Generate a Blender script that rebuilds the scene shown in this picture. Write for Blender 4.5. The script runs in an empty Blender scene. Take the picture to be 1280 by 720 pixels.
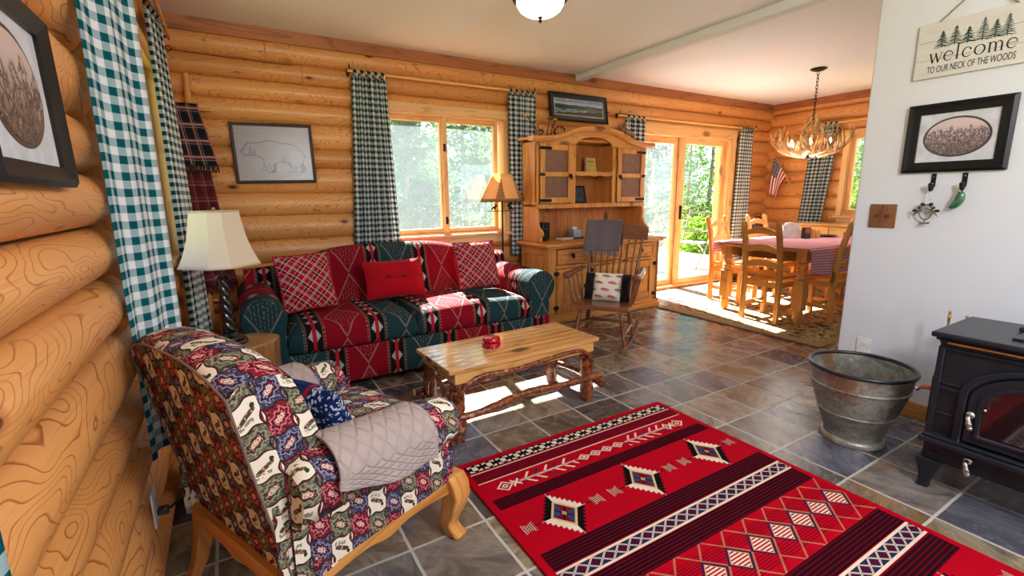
import bpy, bmesh, math, random
from mathutils import Vector, Matrix, Quaternion, noise
R = math.radians
PI = math.pi
SC = bpy.context.scene
COL = SC.collection

# ------------------------------------------------------------------ shader mini language
class V:
    def __init__(s, T, k): s.T, s.k = T, k
    def __add__(s, o): return s.T.m('ADD', s, o)
    __radd__ = __add__
    def __sub__(s, o): return s.T.m('SUBTRACT', s, o)
    def __rsub__(s, o): return s.T.m('SUBTRACT', o, s)
    def __mul__(s, o): return s.T.m('MULTIPLY', s, o)
    __rmul__ = __mul__
    def __truediv__(s, o): return s.T.m('DIVIDE', s, o)
    def lt(s, o): return s.T.m('LESS_THAN', s, o)
    def gt(s, o): return s.T.m('GREATER_THAN', s, o)
    def fr(s): return s.T.m('FRACT', s)
    def fl(s): return s.T.m('FLOOR', s)
    def ab(s): return s.T.m('ABSOLUTE', s)
    def mod(s, o): return s.T.m('FLOORED_MODULO', s, o)
    def mn(s, o): return s.T.m('MINIMUM', s, o)
    def mx(s, o): return s.T.m('MAXIMUM', s, o)
    def sin(s): return s.T.m('SINE', s)
    def sq(s): return s.T.m('SQRT', s)
    def ss(s, a, b):
        n = s.T.n('ShaderNodeMapRange'); n.interpolation_type = 'SMOOTHSTEP'
        n.inputs['From Min'].default_value = a; n.inputs['From Max'].default_value = b
        s.T.put(n.inputs['Value'], s); return V(s.T, n.outputs['Result'])
    def inr(s, a, b): return s.gt(a) * s.lt(b)

class T:
    """one material under construction"""
    def __init__(s, name):
        s.mat = bpy.data.materials.new(name); s.mat.use_nodes = True
        s.nt = s.mat.node_tree; s.nt.nodes.clear()
        s.out = s.n('ShaderNodeOutputMaterial')
    def n(s, t): return s.nt.nodes.new(t)
    def put(s, inp, v):
        if isinstance(v, V): s.nt.links.new(v.k, inp)
        elif isinstance(v, (tuple, list)):
            inp.default_value = (tuple(v) + (1,))[:len(inp.default_value)]
        else: inp.default_value = v
    def m(s, op, a, b=None):
        n = s.n('ShaderNodeMath'); n.operation = op
        s.put(n.inputs[0], a)
        if b is not None: s.put(n.inputs[1], b)
        return V(s, n.outputs[0])
    def mix(s, f, a, b):
        n = s.n('ShaderNodeMix'); n.data_type = 'RGBA'
        s.put(n.inputs[0], f); s.put(n.inputs[6], a); s.put(n.inputs[7], b)
        return V(s, n.outputs[2])
    def mul(s, f, a, b):
        n = s.n('ShaderNodeMix'); n.data_type = 'RGBA'; n.blend_type = 'MULTIPLY'
        s.put(n.inputs[0], f); s.put(n.inputs[6], a); s.put(n.inputs[7], b)
        return V(s, n.outputs[2])
    def obj(s): return V(s, s.n('ShaderNodeTexCoord').outputs['Object'])
    def uv(s): return V(s, s.n('ShaderNodeTexCoord').outputs['UV'])
    def geo(s): return V(s, s.n('ShaderNodeNewGeometry').outputs['Position'])
    def rnd(s): return V(s, s.n('ShaderNodeObjectInfo').outputs['Random'])
    def sep(s, v):
        n = s.n('ShaderNodeSeparateXYZ'); s.put(n.inputs[0], v)
        return [V(s, n.outputs[i]) for i in range(3)]
    def com(s, x, y, z=0.0):
        n = s.n('ShaderNodeCombineXYZ')
        for i, a in enumerate((x, y, z)): s.put(n.inputs[i], a)
        return V(s, n.outputs[0])
    def mapv(s, v, sc=(1, 1, 1), rot=(0, 0, 0), loc=(0, 0, 0)):
        n = s.n('ShaderNodeMapping'); s.put(n.inputs[0], v)
        n.inputs['Scale'].default_value = sc; n.inputs['Rotation'].default_value = rot; n.inputs['Location'].default_value = loc
        return V(s, n.outputs[0])
    def noise(s, v, scale=5, detail=3, dist=0.0, rough=.5):
        n = s.n('ShaderNodeTexNoise'); s.put(n.inputs['Vector'], v)
        n.inputs['Scale'].default_value = scale; n.inputs['Detail'].default_value = detail
        n.inputs['Distortion'].default_value = dist; n.inputs['Roughness'].default_value = rough
        return V(s, n.outputs['Fac'])
    def vor(s, v, scale=5, out='Distance', rand=1.0):
        n = s.n('ShaderNodeTexVoronoi'); s.put(n.inputs['Vector'], v)
        n.inputs['Scale'].default_value = scale; n.inputs['Randomness'].default_value = rand
        return V(s, n.outputs[out])
    def white(s, v):
        n = s.n('ShaderNodeTexWhiteNoise'); s.put(n.inputs['Vector'], v)
        return V(s, n.outputs['Value'])
    def ramp(s, f, stops, const=False):
        n = s.n('ShaderNodeValToRGB'); s.put(n.inputs[0], f)
        cr = n.color_ramp
        if const: cr.interpolation = 'CONSTANT'
        while len(cr.elements) < len(stops): cr.elements.new(.5)
        for e, (p, c) in zip(cr.elements, stops): e.position = p; e.color = (*c, 1)
        return V(s, n.outputs['Color'])
    def bump(s, h, strength=.3, dist=.01):
        n = s.n('ShaderNodeBump'); n.inputs['Strength'].default_value = strength; n.inputs['Distance'].default_value = dist
        s.put(n.inputs['Height'], h); return V(s, n.outputs['Normal'])
    def bsdf(s, color=(.8, .8, .8), rough=.5, metal=0.0, normal=None, spec=.5, emit=None, es=0.0, alpha=None, sheen=0.0, coat=0.0):
        b = s.n('ShaderNodeBsdfPrincipled')
        s.put(b.inputs['Base Color'], color); s.put(b.inputs['Roughness'], rough); s.put(b.inputs['Metallic'], metal)
        s.put(b.inputs['Specular IOR Level'], spec)
        if normal is not None: s.put(b.inputs['Normal'], normal)
        if emit is not None: s.put(b.inputs['Emission Color'], emit); s.put(b.inputs['Emission Strength'], es)
        if sheen: b.inputs['Sheen Weight'].default_value = sheen
        if coat: b.inputs['Coat Weight'].default_value = coat
        s.nt.links.new(b.outputs[0], s.out.inputs['Surface'])
        return s.mat

def srgb(r, g, b):
    f = lambda c: (c / 255 / 12.92) if c / 255 <= .04045 else ((c / 255 + .055) / 1.055) ** 2.4
    return (f(r), f(g), f(b))

def plain(name, c, rough=.5, metal=0.0, bump=0.0, bscale=200, spec=.5, vary=.12, coat=0.0):
    t = T(name); o = t.obj(); nz = t.noise(o, 18, 4)
    col = t.mix(nz.ss(.3, .75), tuple(x * (1 - vary) for x in c), tuple(min(1, x * (1 + vary)) for x in c))
    nm = t.bump(t.noise(o, bscale, 2), bump, .002) if bump else None
    return t.bsdf(col, rough, metal, nm, spec, coat=coat)

# ------------------------------------------------------------------ mesh builder
class MB:
    def __init__(s, M=None): s.v, s.f, s.uv, s.mi, s.M = [], [], {}, {}, M or Matrix()
    def add(s, vs, fs, uvs=None, M=None, mi=0):
        b = len(s.v); MM = s.M @ M if M is not None else s.M
        s.v += [MM @ Vector(p) for p in vs]
        for i, f in enumerate(fs):
            k = len(s.f); s.f.append([b + j for j in f])
            if mi: s.mi[k] = mi
            if uvs: s.uv[k] = [uvs[j] for j in f] if len(uvs) == len(vs) else uvs[i]
        return s
    def box(s, x0, x1, y0, y1, z0, z1, M=None, mi=0):
        vs = [(x, y, z) for z in (z0, z1) for y in (y0, y1) for x in (x0, x1)]
        return s.add(vs, [(0, 2, 3, 1), (4, 5, 7, 6), (0, 1, 5, 4), (2, 6, 7, 3), (0, 4, 6, 2), (1, 3, 7, 5)], None, M, mi)
    def bar(s, a, b, w, h, up=(0, 0, 1)):
        """box beam from a to b; w across, h along up"""
        a, b = Vector(a), Vector(b); d = (b - a); L = d.length; d.normalize()
        u = Vector(up); r = d.cross(u).normalized(); u = r.cross(d)
        M = Matrix((r, d, u)).transposed().to_4x4(); M.translation = a
        return s.box(-w / 2, w / 2, 0, L, -h / 2, h / 2, M)
    def tube(s, pts, rad, seg=10, caps=True, closed=False, sx=1.0):
        pts = [Vector(p) for p in pts]; n = len(pts)
        rad = rad if isinstance(rad, (list, tuple)) else [rad] * n
        vs, fs = [], []
        t0 = (pts[1] - pts[0]).normalized()
        ref = Vector((0, 0, 1)) if abs(t0.z) < .9 else Vector((1, 0, 0))
        nrm = t0.cross(ref).normalized()
        for i in range(n):
            if closed: t = (pts[(i + 1) % n] - pts[i - 1]).normalized()
            else: t = (pts[min(i + 1, n - 1)] - pts[max(i - 1, 0)]).normalized()
            nrm = (nrm - t * nrm.dot(t)).normalized(); bn = t.cross(nrm)
            for k in range(seg):
                a = 2 * PI * k / seg
                vs.append(pts[i] + (nrm * math.cos(a) * sx + bn * math.sin(a)) * rad[i])
        m = n if closed else n - 1
        uvs = []
        for i in range(n):
            for k in range(seg): uvs.append((k / seg, i / max(1, n - 1)))
        for i in range(m):
            j = (i + 1) % n
            for k in range(seg):
                k2 = (k + 1) % seg
                fs.append((i * seg + k, i * seg + k2, j * seg + k2, j * seg + k))
        if caps and not closed:
            fs.append(tuple(range(seg))[::-1]); fs.append(tuple((n - 1) * seg + k for k in range(seg)))
        return s.add(vs, fs, uvs)
    def lathe(s, prof, seg=24, M=None, caps=True):
        vs, fs = [], []
        for r, z in prof:
            for k in range(seg):
                a = 2 * PI * k / seg; vs.append((r * math.cos(a), r * math.sin(a), z))
        for i in range(len(prof) - 1):
            for k in range(seg):
                k2 = (k + 1) % seg
                fs.append((i * seg + k, i * seg + k2, (i + 1) * seg + k2, (i + 1) * seg + k))
        if caps:
            fs.append(tuple(range(seg))[::-1]); fs.append(tuple((len(prof) - 1) * seg + k for k in range(seg)))
        return s.add(vs, fs, None, M)
    def prism(s, poly, h0, h1, M=None):
        """poly in local xy, extruded along z"""
        n = len(poly)
        vs = [(x, y, h0) for x, y in poly] + [(x, y, h1) for x, y in poly]
        fs = [tuple(range(n))[::-1], tuple(range(n, 2 * n))] + [(i, (i + 1) % n, n + (i + 1) % n, n + i) for i in range(n)]
        return s.add(vs, fs, None, M)
    def grid(s, fn, nu, nv, uvfn=None, closeu=False):
        """surface fn(u,v), u,v in 0..1"""
        vs, uvs, fs = [], [], []
        for j in range(nv + 1):
            for i in range(nu + 1):
                u, v = i / nu, j / nv
                vs.append(fn(u, v)); uvs.append(uvfn(u, v) if uvfn else (u, v))
        w = nu + 1
        for j in range(nv):
            for i in range(nu): fs.append((j * w + i, j * w + i + 1, (j + 1) * w + i + 1, (j + 1) * w + i))
        return s.add(vs, fs, uvs)
    def ball(s, c, r, seg=12, rings=8, sc=(1, 1, 1)):
        prof = [(max(1e-4, r * math.sin(PI * i / rings)), -r * math.cos(PI * i / rings)) for i in range(rings + 1)]
        return s.lathe(prof, seg, Matrix.Translation(c) @ Matrix.Diagonal((*sc, 1)), False)
    def build(s, name, mat, parent=None, ang=40, bev=0, bseg=2, sub=0, solid=0, label=None, soloff=-1, uvbox=False):
        me = bpy.data.meshes.new(name); me.from_pydata([tuple(p) for p in s.v], [], s.f)
        mats = mat if isinstance(mat, (list, tuple)) else [mat]
        for m in mats: me.materials.append(m)
        if s.mi:
            for k, i in s.mi.items(): me.polygons[k].material_index = i
        if s.uv:
            ul = me.uv_layers.new(name='UVMap')
            for p in me.polygons:
                u = s.uv.get(p.index)
                if u:
                    for li, uv in zip(p.loop_indices, u): ul.data[li].uv = uv
        bm = bmesh.new(); bm.from_mesh(me)
        if not s.uv or True:
            bmesh.ops.remove_doubles(bm, verts=bm.verts, dist=1e-6)
        bmesh.ops.recalc_face_normals(bm, faces=bm.faces) if not s.uv or solid == 0 and not s.uv else None
        if uvbox:
            ul = bm.loops.layers.uv.verify()
            bm.normal_update()
            for f in bm.faces:
                n = f.normal; ax = max(range(3), key=lambda i: abs(n[i]))
                for l in f.loops:
                    c = l.vert.co
                    l[ul].uv = (c.y, c.z) if ax == 0 else (c.x, c.z) if ax == 1 else (c.x, c.y)
        for f in bm.faces: f.smooth = ang > 0
        for e in bm.edges:
            if len(e.link_faces) == 2: e.smooth = e.calc_face_angle(0) < R(ang)
        bm.to_mesh(me); bm.free()
        o = bpy.data.objects.new(name, me); COL.objects.link(o)
        if parent is not None: o.parent = parent
        if solid:
            m = o.modifiers.new('thick', 'SOLIDIFY'); m.thickness = solid; m.offset = soloff
        if bev:
            m = o.modifiers.new('edge', 'BEVEL'); m.width = bev; m.segments = bseg; m.limit_method = 'ANGLE'; m.angle_limit = R(35)
            m.harden_normals = False
        if sub:
            m = o.modifiers.new('soft', 'SUBSURF'); m.levels = sub; m.render_levels = sub
        if label: o['label'] = label
        return o

def thing(name, label, cat, loc=(0, 0, 0), rz=0.0, group=None):
    o = bpy.data.objects.new(name, None); COL.objects.link(o)
    o.location = loc; o.rotation_euler = (0, 0, rz); o.empty_display_size = .1
    return tag(o, label, cat, group)
def tag(o, label, cat, group=None):
    o['label'] = label; o['category'] = cat
    if group: o['group'] = group
    return o
def struct(o): o['kind'] = 'structure'; return o
def stuff(o, label, cat): o['kind'] = 'stuff'; return tag(o, label, cat)
def dup(root, loc=None, rz=None, label=None, group=None):
    def cp(o, par):
        c = o.copy(); COL.objects.link(c)
        if par is not None: c.parent = par
        for ch in o.children: cp(ch, c)
        return c
    r = cp(root, None)
    if loc is not None: r.location = loc
    if rz is not None: r.rotation_euler = (0, 0, rz)
    if label: r['label'] = label
    if group: r['group'] = group
    return r
def lerp(a, b, t): return a + (b - a) * t
def arc(cx, cy, r, a0, a1, n): return [(cx + r * math.cos(lerp(a0, a1, i / n)), cy + r * math.sin(lerp(a0, a1, i / n))) for i in range(n + 1)]
def smooth_pts(P, n):
    """Catmull-Rom through P"""
    P = [Vector(p) for p in P]; Q = [P[0] * 2 - P[1]] + P + [P[-1] * 2 - P[-2]]; out = []
    for i in range(1, len(Q) - 2):
        for k in range(n):
            t = k / n; a, b, c, d = Q[i - 1:i + 3]
            out.append(.5 * ((2 * b) + (c - a) * t + (2 * a - 5 * b + 4 * c - d) * t * t + (3 * b - a - 3 * c + d) * t ** 3))
    return out + [P[-1]]
# ------------------------------------------------------------------ shared materials
def log_mat(name, c1, c2, line, knot):
    t = T(name); u, v, _ = t.sep(t.uv()); idn = v.fl()
    rid = t.white(t.com(idn, 3.7)); f = v.fr()
    q = t.com(u * .55 + rid * 37, f * .42 + rid * 11, 0)
    kp = t.com(u * 1.8 + rid * 51, f * .75 + rid * 9, 0)
    kd = t.vor(kp, 1.0)
    n = t.noise(q, 2.6, 2.2, .35)
    rings = ((n + (kd.ss(0, .4)) * .16) * 27).fr()
    ln = rings.ss(.80, .97) * (1 - rings.ss(.97, 1.0)) * t.noise(q, 1.7, 2).ss(.28, .44)
    fine = t.noise(t.com(u * 1.2 + rid * 9, f * 17), 2.2, 5)
    base = t.mix(t.noise(q, 1.3, 2), c1, c2)
    base = t.mul(.55, base, t.ramp(rid, [(0, (.72, .62, .52)), (.5, (.95, .93, .9)), (1, (1.12, 1.12, 1.1))]))
    base = t.mix(ln * .85, base, line)
    base = t.mix(fine.ss(.52, .78) * .4, base, line)
    kw = t.com(u * 1.8 + rid * 51, f * .75 + rid * 9 + t.noise(q, 30, 2) * .02, 0)
    kdist = t.vor(kw, 1.0) + (t.noise(kp, 9, 2) - .5) * .03
    has = t.white(t.vor(kp, 1.0, 'Position')).gt(.12)
    base = t.mix((1 - kdist.ss(.05, .11)) * has * .55, base, line)
    base = t.mix((1 - kdist.ss(.036, .056)) * has * .93, base, knot)
    nm = t.bump(fine * .4 + kdist.ss(.02, .06), .12, .004)
    return t.bsdf(base, .38, 0, nm, .4)

def wood(name, c1, c2, line, axis=0, scale=1.0, rough=.45, knots=.25, coat=0.0, rings=11, linef=.5):
    """grain runs along the object's own axis"""
    t = T(name); o = t.obj(); s = [.6, .6, .6]
    st = [5.5 * scale] * 3; st[axis] = .55 * scale
    rn = t.rnd() * 13.0
    p = t.mapv(o, st); p = t.m('ADD', 0, 0) and p
    vv = t.n('ShaderNodeVectorMath'); vv.operation = 'ADD'; t.put(vv.inputs[0], p); t.put(vv.inputs[1], t.com(rn, rn, rn)); p = V(t, vv.outputs[0])
    n = t.noise(p, 1.0, 2.5, .3)
    r = (n * rings).fr(); ln = r.ss(.66, .96) * (1 - r.ss(.96, 1.0))
    st2 = [60 * scale] * 3; st2[axis] = 1.6 * scale
    fine = t.noise(t.mapv(o, st2), 1.0, 4)
    base = t.mix(n.ss(.3, .7), c1, c2)
    base = t.mix(ln * linef, base, line)
    base = t.mix(fine.ss(.5, .8) * .4, base, line)
    if knots:
        st3 = [4.2 * scale] * 3; st3[axis] = 2.0 * scale
        kd = t.vor(t.mapv(o, st3, loc=(.37, .11, .73)), 1.0)
        base = t.mix((1 - kd.ss(.07, .17)) * .85, base, tuple(x * knots for x in line))
    return t.bsdf(base, rough, 0, t.bump(fine, .12, .002), .45, coat=coat)

LOG = log_mat('log wood', srgb(236, 176, 108), srgb(214, 142, 74), srgb(150, 72, 24), srgb(66, 28, 12))
CROWN = wood('crown board wood', srgb(190, 124, 74), srgb(162, 96, 52), srgb(104, 56, 26), 0, .8, .55)
CROWNY = wood('crown board wood across', srgb(178, 110, 66), srgb(150, 84, 46), srgb(98, 50, 24), 1, .8, .55)
TRIM = [wood('window pine ' + 'xyz'[a], srgb(236, 194, 136), srgb(224, 172, 110), srgb(184, 124, 66), a, .8, .42, .45) for a in range(3)]
PINE = [wood('rustic pine ' + 'xyz'[a], srgb(222, 160, 86), srgb(205, 136, 64), srgb(150, 84, 32), a, .9, .42, .3) for a in range(3)]
PINEL = [wood('pale pine ' + 'xyz'[a], srgb(232, 184, 112), srgb(220, 164, 92), srgb(176, 112, 52), a, 1.0, .38, .5) for a in range(3)]
DARKW = [wood('rocker walnut ' + 'xyz'[a], srgb(132, 78, 42), srgb(106, 56, 27), srgb(62, 30, 13), a, 1.2, .3, 0, .3) for a in range(3)]
IRON = plain('black iron', srgb(26, 25, 25), .45, .6, .15, 150)
BRONZE = plain('dark bronze', srgb(62, 50, 42), .4, .7)
BRASS = plain('aged brass', srgb(190, 158, 96), .25, 1.0)
STEEL = plain('bright steel', srgb(205, 205, 205), .25, 1.0)
WHITEP = plain('white plastic', srgb(232, 232, 228), .35)

def wall_mat(name, c):
    t = T(name); o = t.obj()
    b = t.noise(o, 55, 4) * .6 + t.noise(o, 160, 2) * .4
    return t.bsdf(t.mix(t.noise(o, 1.2, 2), c, tuple(x * .96 for x in c)), .8, 0, t.bump(b, .25, .004), .3)
DRY = wall_mat('textured white drywall', srgb(220, 222, 226))
CEILM = wall_mat('ceiling plaster', srgb(236, 235, 240))

def slate():
    t = T('slate tile floor'); x, y, _ = t.sep(t.geo())
    P = .30; w = .011
    gx = ((x - .135) / P); gy = ((y - .26) / P)
    wob = (t.noise(t.geo(), 9, 2) - .5) * .02
    fx, fy = (gx + wob).fr(), (gy + wob).fr()
    dx = (fx - .5).ab(); dy = (fy - .5).ab()
    grout = (.5 - dx.mx(dy)).lt(w / P / 2 * 1.0)
    cid = t.com(gx.fl(), gy.fl(), 0)
    r1 = t.white(cid); r2 = t.white(t.com(gx.fl() + 31.3, gy.fl() * 1.7, 2.0))
    vv = t.n('ShaderNodeVectorMath'); vv.operation = 'ADD'; t.put(vv.inputs[0], t.com(x, y, 0)); t.put(vv.inputs[1], t.com(r1 * 17, r2 * 23, r1 * 5)); pv = V(t, vv.outputs[0])
    rot = t.n('ShaderNodeVectorRotate'); rot.rotation_type = 'Z_AXIS'; t.put(rot.inputs['Vector'], pv); t.put(rot.inputs['Angle'], r2 * 6.28); pr = V(t, rot.outputs[0])
    st = t.noise(t.mapv(pr, (5, 10, 1)), 1.0, 9, .7, .68)
    cl = t.noise(pr, 3.0, 5, .8, .6)
    base = t.ramp(r1, [(0, srgb(84, 78, 76)), (.18, srgb(130, 122, 116)), (.34, srgb(112, 96, 82)), (.5, srgb(148, 134, 110)), (.64, srgb(92, 96, 112)), (.8, srgb(76, 68, 64)), (.9, srgb(124, 116, 110)), (1, srgb(156, 138, 106))])
    base = t.mix((1 - st.ss(.36, .52)) * .62, base, srgb(50, 44, 41))
    base = t.mix(st.ss(.54, .74) * .5, base, srgb(166, 156, 140))
    base = t.mix(cl.ss(.48, .70) * r2.ss(.3, .9) * .75, base, srgb(150, 108, 60))
    base = t.mix((1 - cl.ss(.3, .45)) * (1 - r2) * .5, base, srgb(72, 78, 92))
    base = t.mix(grout, base, srgb(188, 185, 178))
    h = st * .7 + t.noise(t.geo(), 40, 4) * .2 + (1 - grout) * .9
    return t.bsdf(base, t.mix(grout, t.com(.30, .30, .30), t.com(.7, .7, .7)) if False else (grout * .4 + .20 + st * .14), 0, t.bump(h, .32, .012), .5)
SLATE = slate()

def glass(name, tint=(.93, .96, .96), refl=.06, gr=.02):
    t = T(name)
    tr = t.n('ShaderNodeBsdfTransparent'); tr.inputs[0].default_value = (*tint, 1)
    gl = t.n('ShaderNodeBsdfGlossy'); gl.inputs['Roughness'].default_value = gr
    mx = t.n('ShaderNodeMixShader'); mx.inputs[0].default_value = refl
    t.nt.links.new(tr.outputs[0], mx.inputs[1]); t.nt.links.new(gl.outputs[0], mx.inputs[2]); t.nt.links.new(mx.outputs[0], t.out.inputs[0])
    return t.mat
GLASS = glass('window glass')
PGLASS = glass('picture glass', (.98, .98, .98), .03, .28)
def screen():
    t = T('insect screen')
    tr = t.n('ShaderNodeBsdfTransparent'); tr.inputs[0].default_value = (1, 1, 1, 1)
    df = t.n('ShaderNodeBsdfDiffuse'); df.inputs[0].default_value = (.16, .18, .2, 1)
    tl = t.n('ShaderNodeBsdfTranslucent'); tl.inputs[0].default_value = (.17, .195, .215, 1)
    ad = t.n('ShaderNodeMixShader'); ad.inputs[0].default_value = .5
    mx = t.n('ShaderNodeMixShader'); mx.inputs[0].default_value = .16
    t.nt.links.new(df.outputs[0], ad.inputs[1]); t.nt.links.new(tl.outputs[0], ad.inputs[2])
    t.nt.links.new(tr.outputs[0], mx.inputs[1]); t.nt.links.new(ad.outputs[0], mx.inputs[2]); t.nt.links.new(mx.outputs[0], t.out.inputs[0])
    return t.mat
SCREEN = screen()

def gingham(name, dark, mid, light, p=.048, rot=0.0, trans=.25):
    t = T(name); u = t.uv()
    if rot: u = t.mapv(u, rot=(0, 0, rot))
    x, y, _ = t.sep(u)
    tx, ty = (x * 420).fr(), (y * 420).fr()
    a, b = (x / p).fr().lt(.5), (y / p).fr().lt(.5)
    c = t.mix(a * b, t.mix(a.mx(b), light, t.mix((tx + ty).gt(1) * .25, mid, light)), dark)
    c = t.mul(.35, c, t.mix(t.noise(t.com(x * 40, y * 400), 1, 2), (.7, .7, .7), (1.1, 1.1, 1.1)))
    b1 = t.n('ShaderNodeBsdfDiffuse'); t.put(b1.inputs[0], c)
    b2 = t.n('ShaderNodeBsdfTranslucent'); t.put(b2.inputs[0], c)
    mx = t.n('ShaderNodeMixShader'); mx.inputs[0].default_value = trans
    t.nt.links.new(b1.outputs[0], mx.inputs[1]); t.nt.links.new(b2.outputs[0], mx.inputs[2]); t.nt.links.new(mx.outputs[0], t.out.inputs[0])
    return t.mat
GINGLIT = gingham('window-lit teal gingham', srgb(20, 92, 100), srgb(150, 180, 186), srgb(240, 242, 244))  # lit copy of the green gingham, window light put into its colour
GINGD = gingham('dark green and white gingham', srgb(26, 58, 62), srgb(128, 146, 146), srgb(236, 236, 232))
GINGR = gingham('red and white gingham', srgb(196, 52, 76), srgb(226, 142, 156), srgb(244, 232, 234), .026, 0, .1)
# ------------------------------------------------------------------ room shell
D, XL, XR, XP, ZC, YF = 4.262, -.305, 7.03, 3.20, 2.512, -2.8
def log_wall(name, axis, plane, outward, zg, spans, seed=0, amp=.055, seams=(), taper=()):
    """horizontal logs; zg groove heights; spans(k) -> list of (u0,u1) for log k; outward: direction into the room (+-1)"""
    mb = MB(); rnd = random.Random(seed); NT = 16
    for k in range(len(zg) - 1):
        z0, z1 = zg[k], zg[k + 1]; off = rnd.uniform(-.006, .006); ph = rnd.uniform(0, 9)
        for (u0, u1) in spans(k, z0, z1):
            us = [u0 + (u1 - u0) * i / max(2, int((u1 - u0) / .25)) for i in range(max(2, int((u1 - u0) / .25)) + 1)]
            if k % 1 == 0:
                for e, sgn in taper:
                    if abs(u0 - e) < .01 and sgn < 0: us = [u0, u0 + .025, u0 + .06, u0 + .12] + [u for u in us if u > u0 + .14]
                    if abs(u1 - e) < .01 and sgn > 0: us = [u for u in us if u < u1 - .14] + [u1 - .12, u1 - .06, u1 - .025, u1]
            def fn(i, j):
                u = us[i]; t = j / NT
                b = abs(math.sin(PI * t)) ** (.55 if axis == 'x' else .5)
                sh = 1.0
                for e, sgn in taper:
                    d = (u - e) * -sgn
                    if 0 <= d < .13 and (abs(u0 - e) < .01 or abs(u1 - e) < .01): sh = min(sh, .25 + .75 * math.sqrt(max(0, 1 - (1 - d / .13) ** 2)))
                r = (amp * b * sh + off * b + .004 * math.sin(u * 1.7 + ph) * b) * outward
                z = (z0 + z1) / 2 + (t - .5) * (z1 - z0) * (1 - .12 * (1 - sh))
                p = plane + r
                return (u, p, z) if axis == 'x' else (p, u, z)
            n = len(us); vs = [fn(i, j) for j in range(NT + 1) for i in range(n)]
            uv = [(us[i], k + .02 + .96 * j / NT) for j in range(NT + 1) for i in range(n)]
            # back side and ends close the log
            fs = [(j * n + i, j * n + i + 1, (j + 1) * n + i + 1, (j + 1) * n + i) for j in range(NT) for i in range(n - 1)]
            b = len(vs); bp = plane - .16 * outward
            for (uu, zz) in ((u0, z0), (u1, z0), (u1, z1), (u0, z1)):
                vs.append((uu, bp, zz) if axis == 'x' else (bp, uu, zz)); uv.append((uu, k + .5))
            fs.append((b, b + 1, b + 2, b + 3))
            fs.append(tuple([b] + [j * n for j in range(NT + 1)] + [b + 3]))
            fs.append(tuple([b + 1] + [j * n + n - 1 for j in range(NT + 1)] + [b + 2]))
            fs.append(tuple([i for i in range(n)] + [b + 1, b])); fs.append(tuple([NT * n + i for i in range(n)] + [b + 2, b + 3]))
            mb.add(vs, fs, uv)
    o = mb.build(name, LOG, ang=50)
    return struct(o)

ZB = [-.02, .17, .36, .55, .73, .915, 1.112, 1.288, 1.492, 1.643, 1.836, 1.997, 2.142, 2.292, 2.46]
ZLW = [-.02, .16, .335, .49, .65, .843, 1.012, 1.167, 1.326, 1.487, 1.683, 1.86, 2.03, 2.2, 2.37, 2.47]
W1 = (1.20, 2.46, .86, 2.035)      # x0 x1 z0 z1 of the rough opening in the back wall
D1 = (4.36, 6.17, -.02, 2.04)
W2 = (2.05, 3.80, .86, 2.06)       # left wall, y range
W4 = (-1.35, .56, .70, 2.06)       # left wall beside the camera
W3 = (2.05, 3.22, .93, 2.0)        # right wall
def cut(lo, hi, holes):
    def f(k, z0, z1):
        segs = [(lo, hi)]
        zm = (z0 + z1) / 2
        for (a, b, c, d) in holes:
            if c < zm < d:
                ns = []
                for (p, q) in segs:
                    if b <= p or a >= q: ns.append((p, q)); continue
                    if a > p: ns.append((p, a))
                    if b < q: ns.append((b, q))
                segs = ns
        out = []
        for (p, q) in segs:      # butt seams here and there
            if k in SEAM and p < SEAM[k] < q and lo < -.3 and hi > 6: out += [(p, SEAM[k] - .0015), (SEAM[k] + .0015, q)]
            else: out.append((p, q))
        return out
    return f
SEAM = {12: .62, 13: .37, 10: 3.1}
log_wall('wall_back', 'x', D + .055, -1, ZB, cut(-.40, 7.12, [W1, D1]), 3)
log_wall('wall_left', 'y', XL - .078, 1, ZLW, cut(YF, 4.31, [W2, W4]), 5, .082, taper=((W2[0], 1), (W4[1], -1)))
ZR = [z - .09 for z in ZB] + [2.47]; ZR[0] = -.02
log_wall('wall_right', 'y', XR + .05, -1, ZR, cut(YF, 4.31, [W3]), 8, .055)

# crown boards
mb = MB(); mb.box(-.36, 7.08, D - .012, D + .03, 2.418, 2.516); struct(mb.build('trim_1', CROWN, bev=.003))
mb = MB(); mb.box(XL - .03, XL + .012, YF, 4.25, 2.418, 2.516); struct(mb.build('trim_2', CROWNY, bev=.003))
mb = MB(); mb.box(XR - .012, XR + .03, YF, 4.25, 2.418, 2.516); struct(mb.build('trim_3', CROWNY, bev=.003))
mb = MB(); mb.box(-.47, 7.2, YF - .1, 4.5, ZC, ZC + .12); struct(mb.build('ceiling', CEILM))
mb = MB(); mb.box(3.34, 3.43, YF, D - .014, 2.447, ZC + .001); struct(mb.build('trim_4', DRY, bev=.006))   # white beam across the ceiling
mb = MB(); mb.box(-.47, 7.2, YF - .1, 4.5, -.1, 0); struct(mb.build('floor', SLATE))
# painted partition and the wall behind the camera with two unseen windows added to let in fill daylight
mb = MB(); mb.box(XP, XP + .14, YF, 1.385, 0, ZC); struct(mb.build('wall_partition', DRY, bev=.008, bseg=3))
mb = MB(); mb.box(XP - .014, XP - .0005, YF, 1.385, 0, .085); struct(mb.build('baseboard_partition', PINE[1], bev=.004))
mb = MB()
fw = [(.25, 2.75), (4.1, 6.4)]
xs = [-.45] + [v for w in fw for v in w] + [7.2]
for i in range(0, len(xs), 2): mb.box(xs[i], xs[i + 1], YF - .12, YF, 0, ZC)
for a, b in fw: mb.box(a, b, YF - .12, YF, 0, .55); mb.box(a, b, YF - .12, YF, 2.15, ZC)
struct(mb.build('wall_front', DRY))

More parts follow.
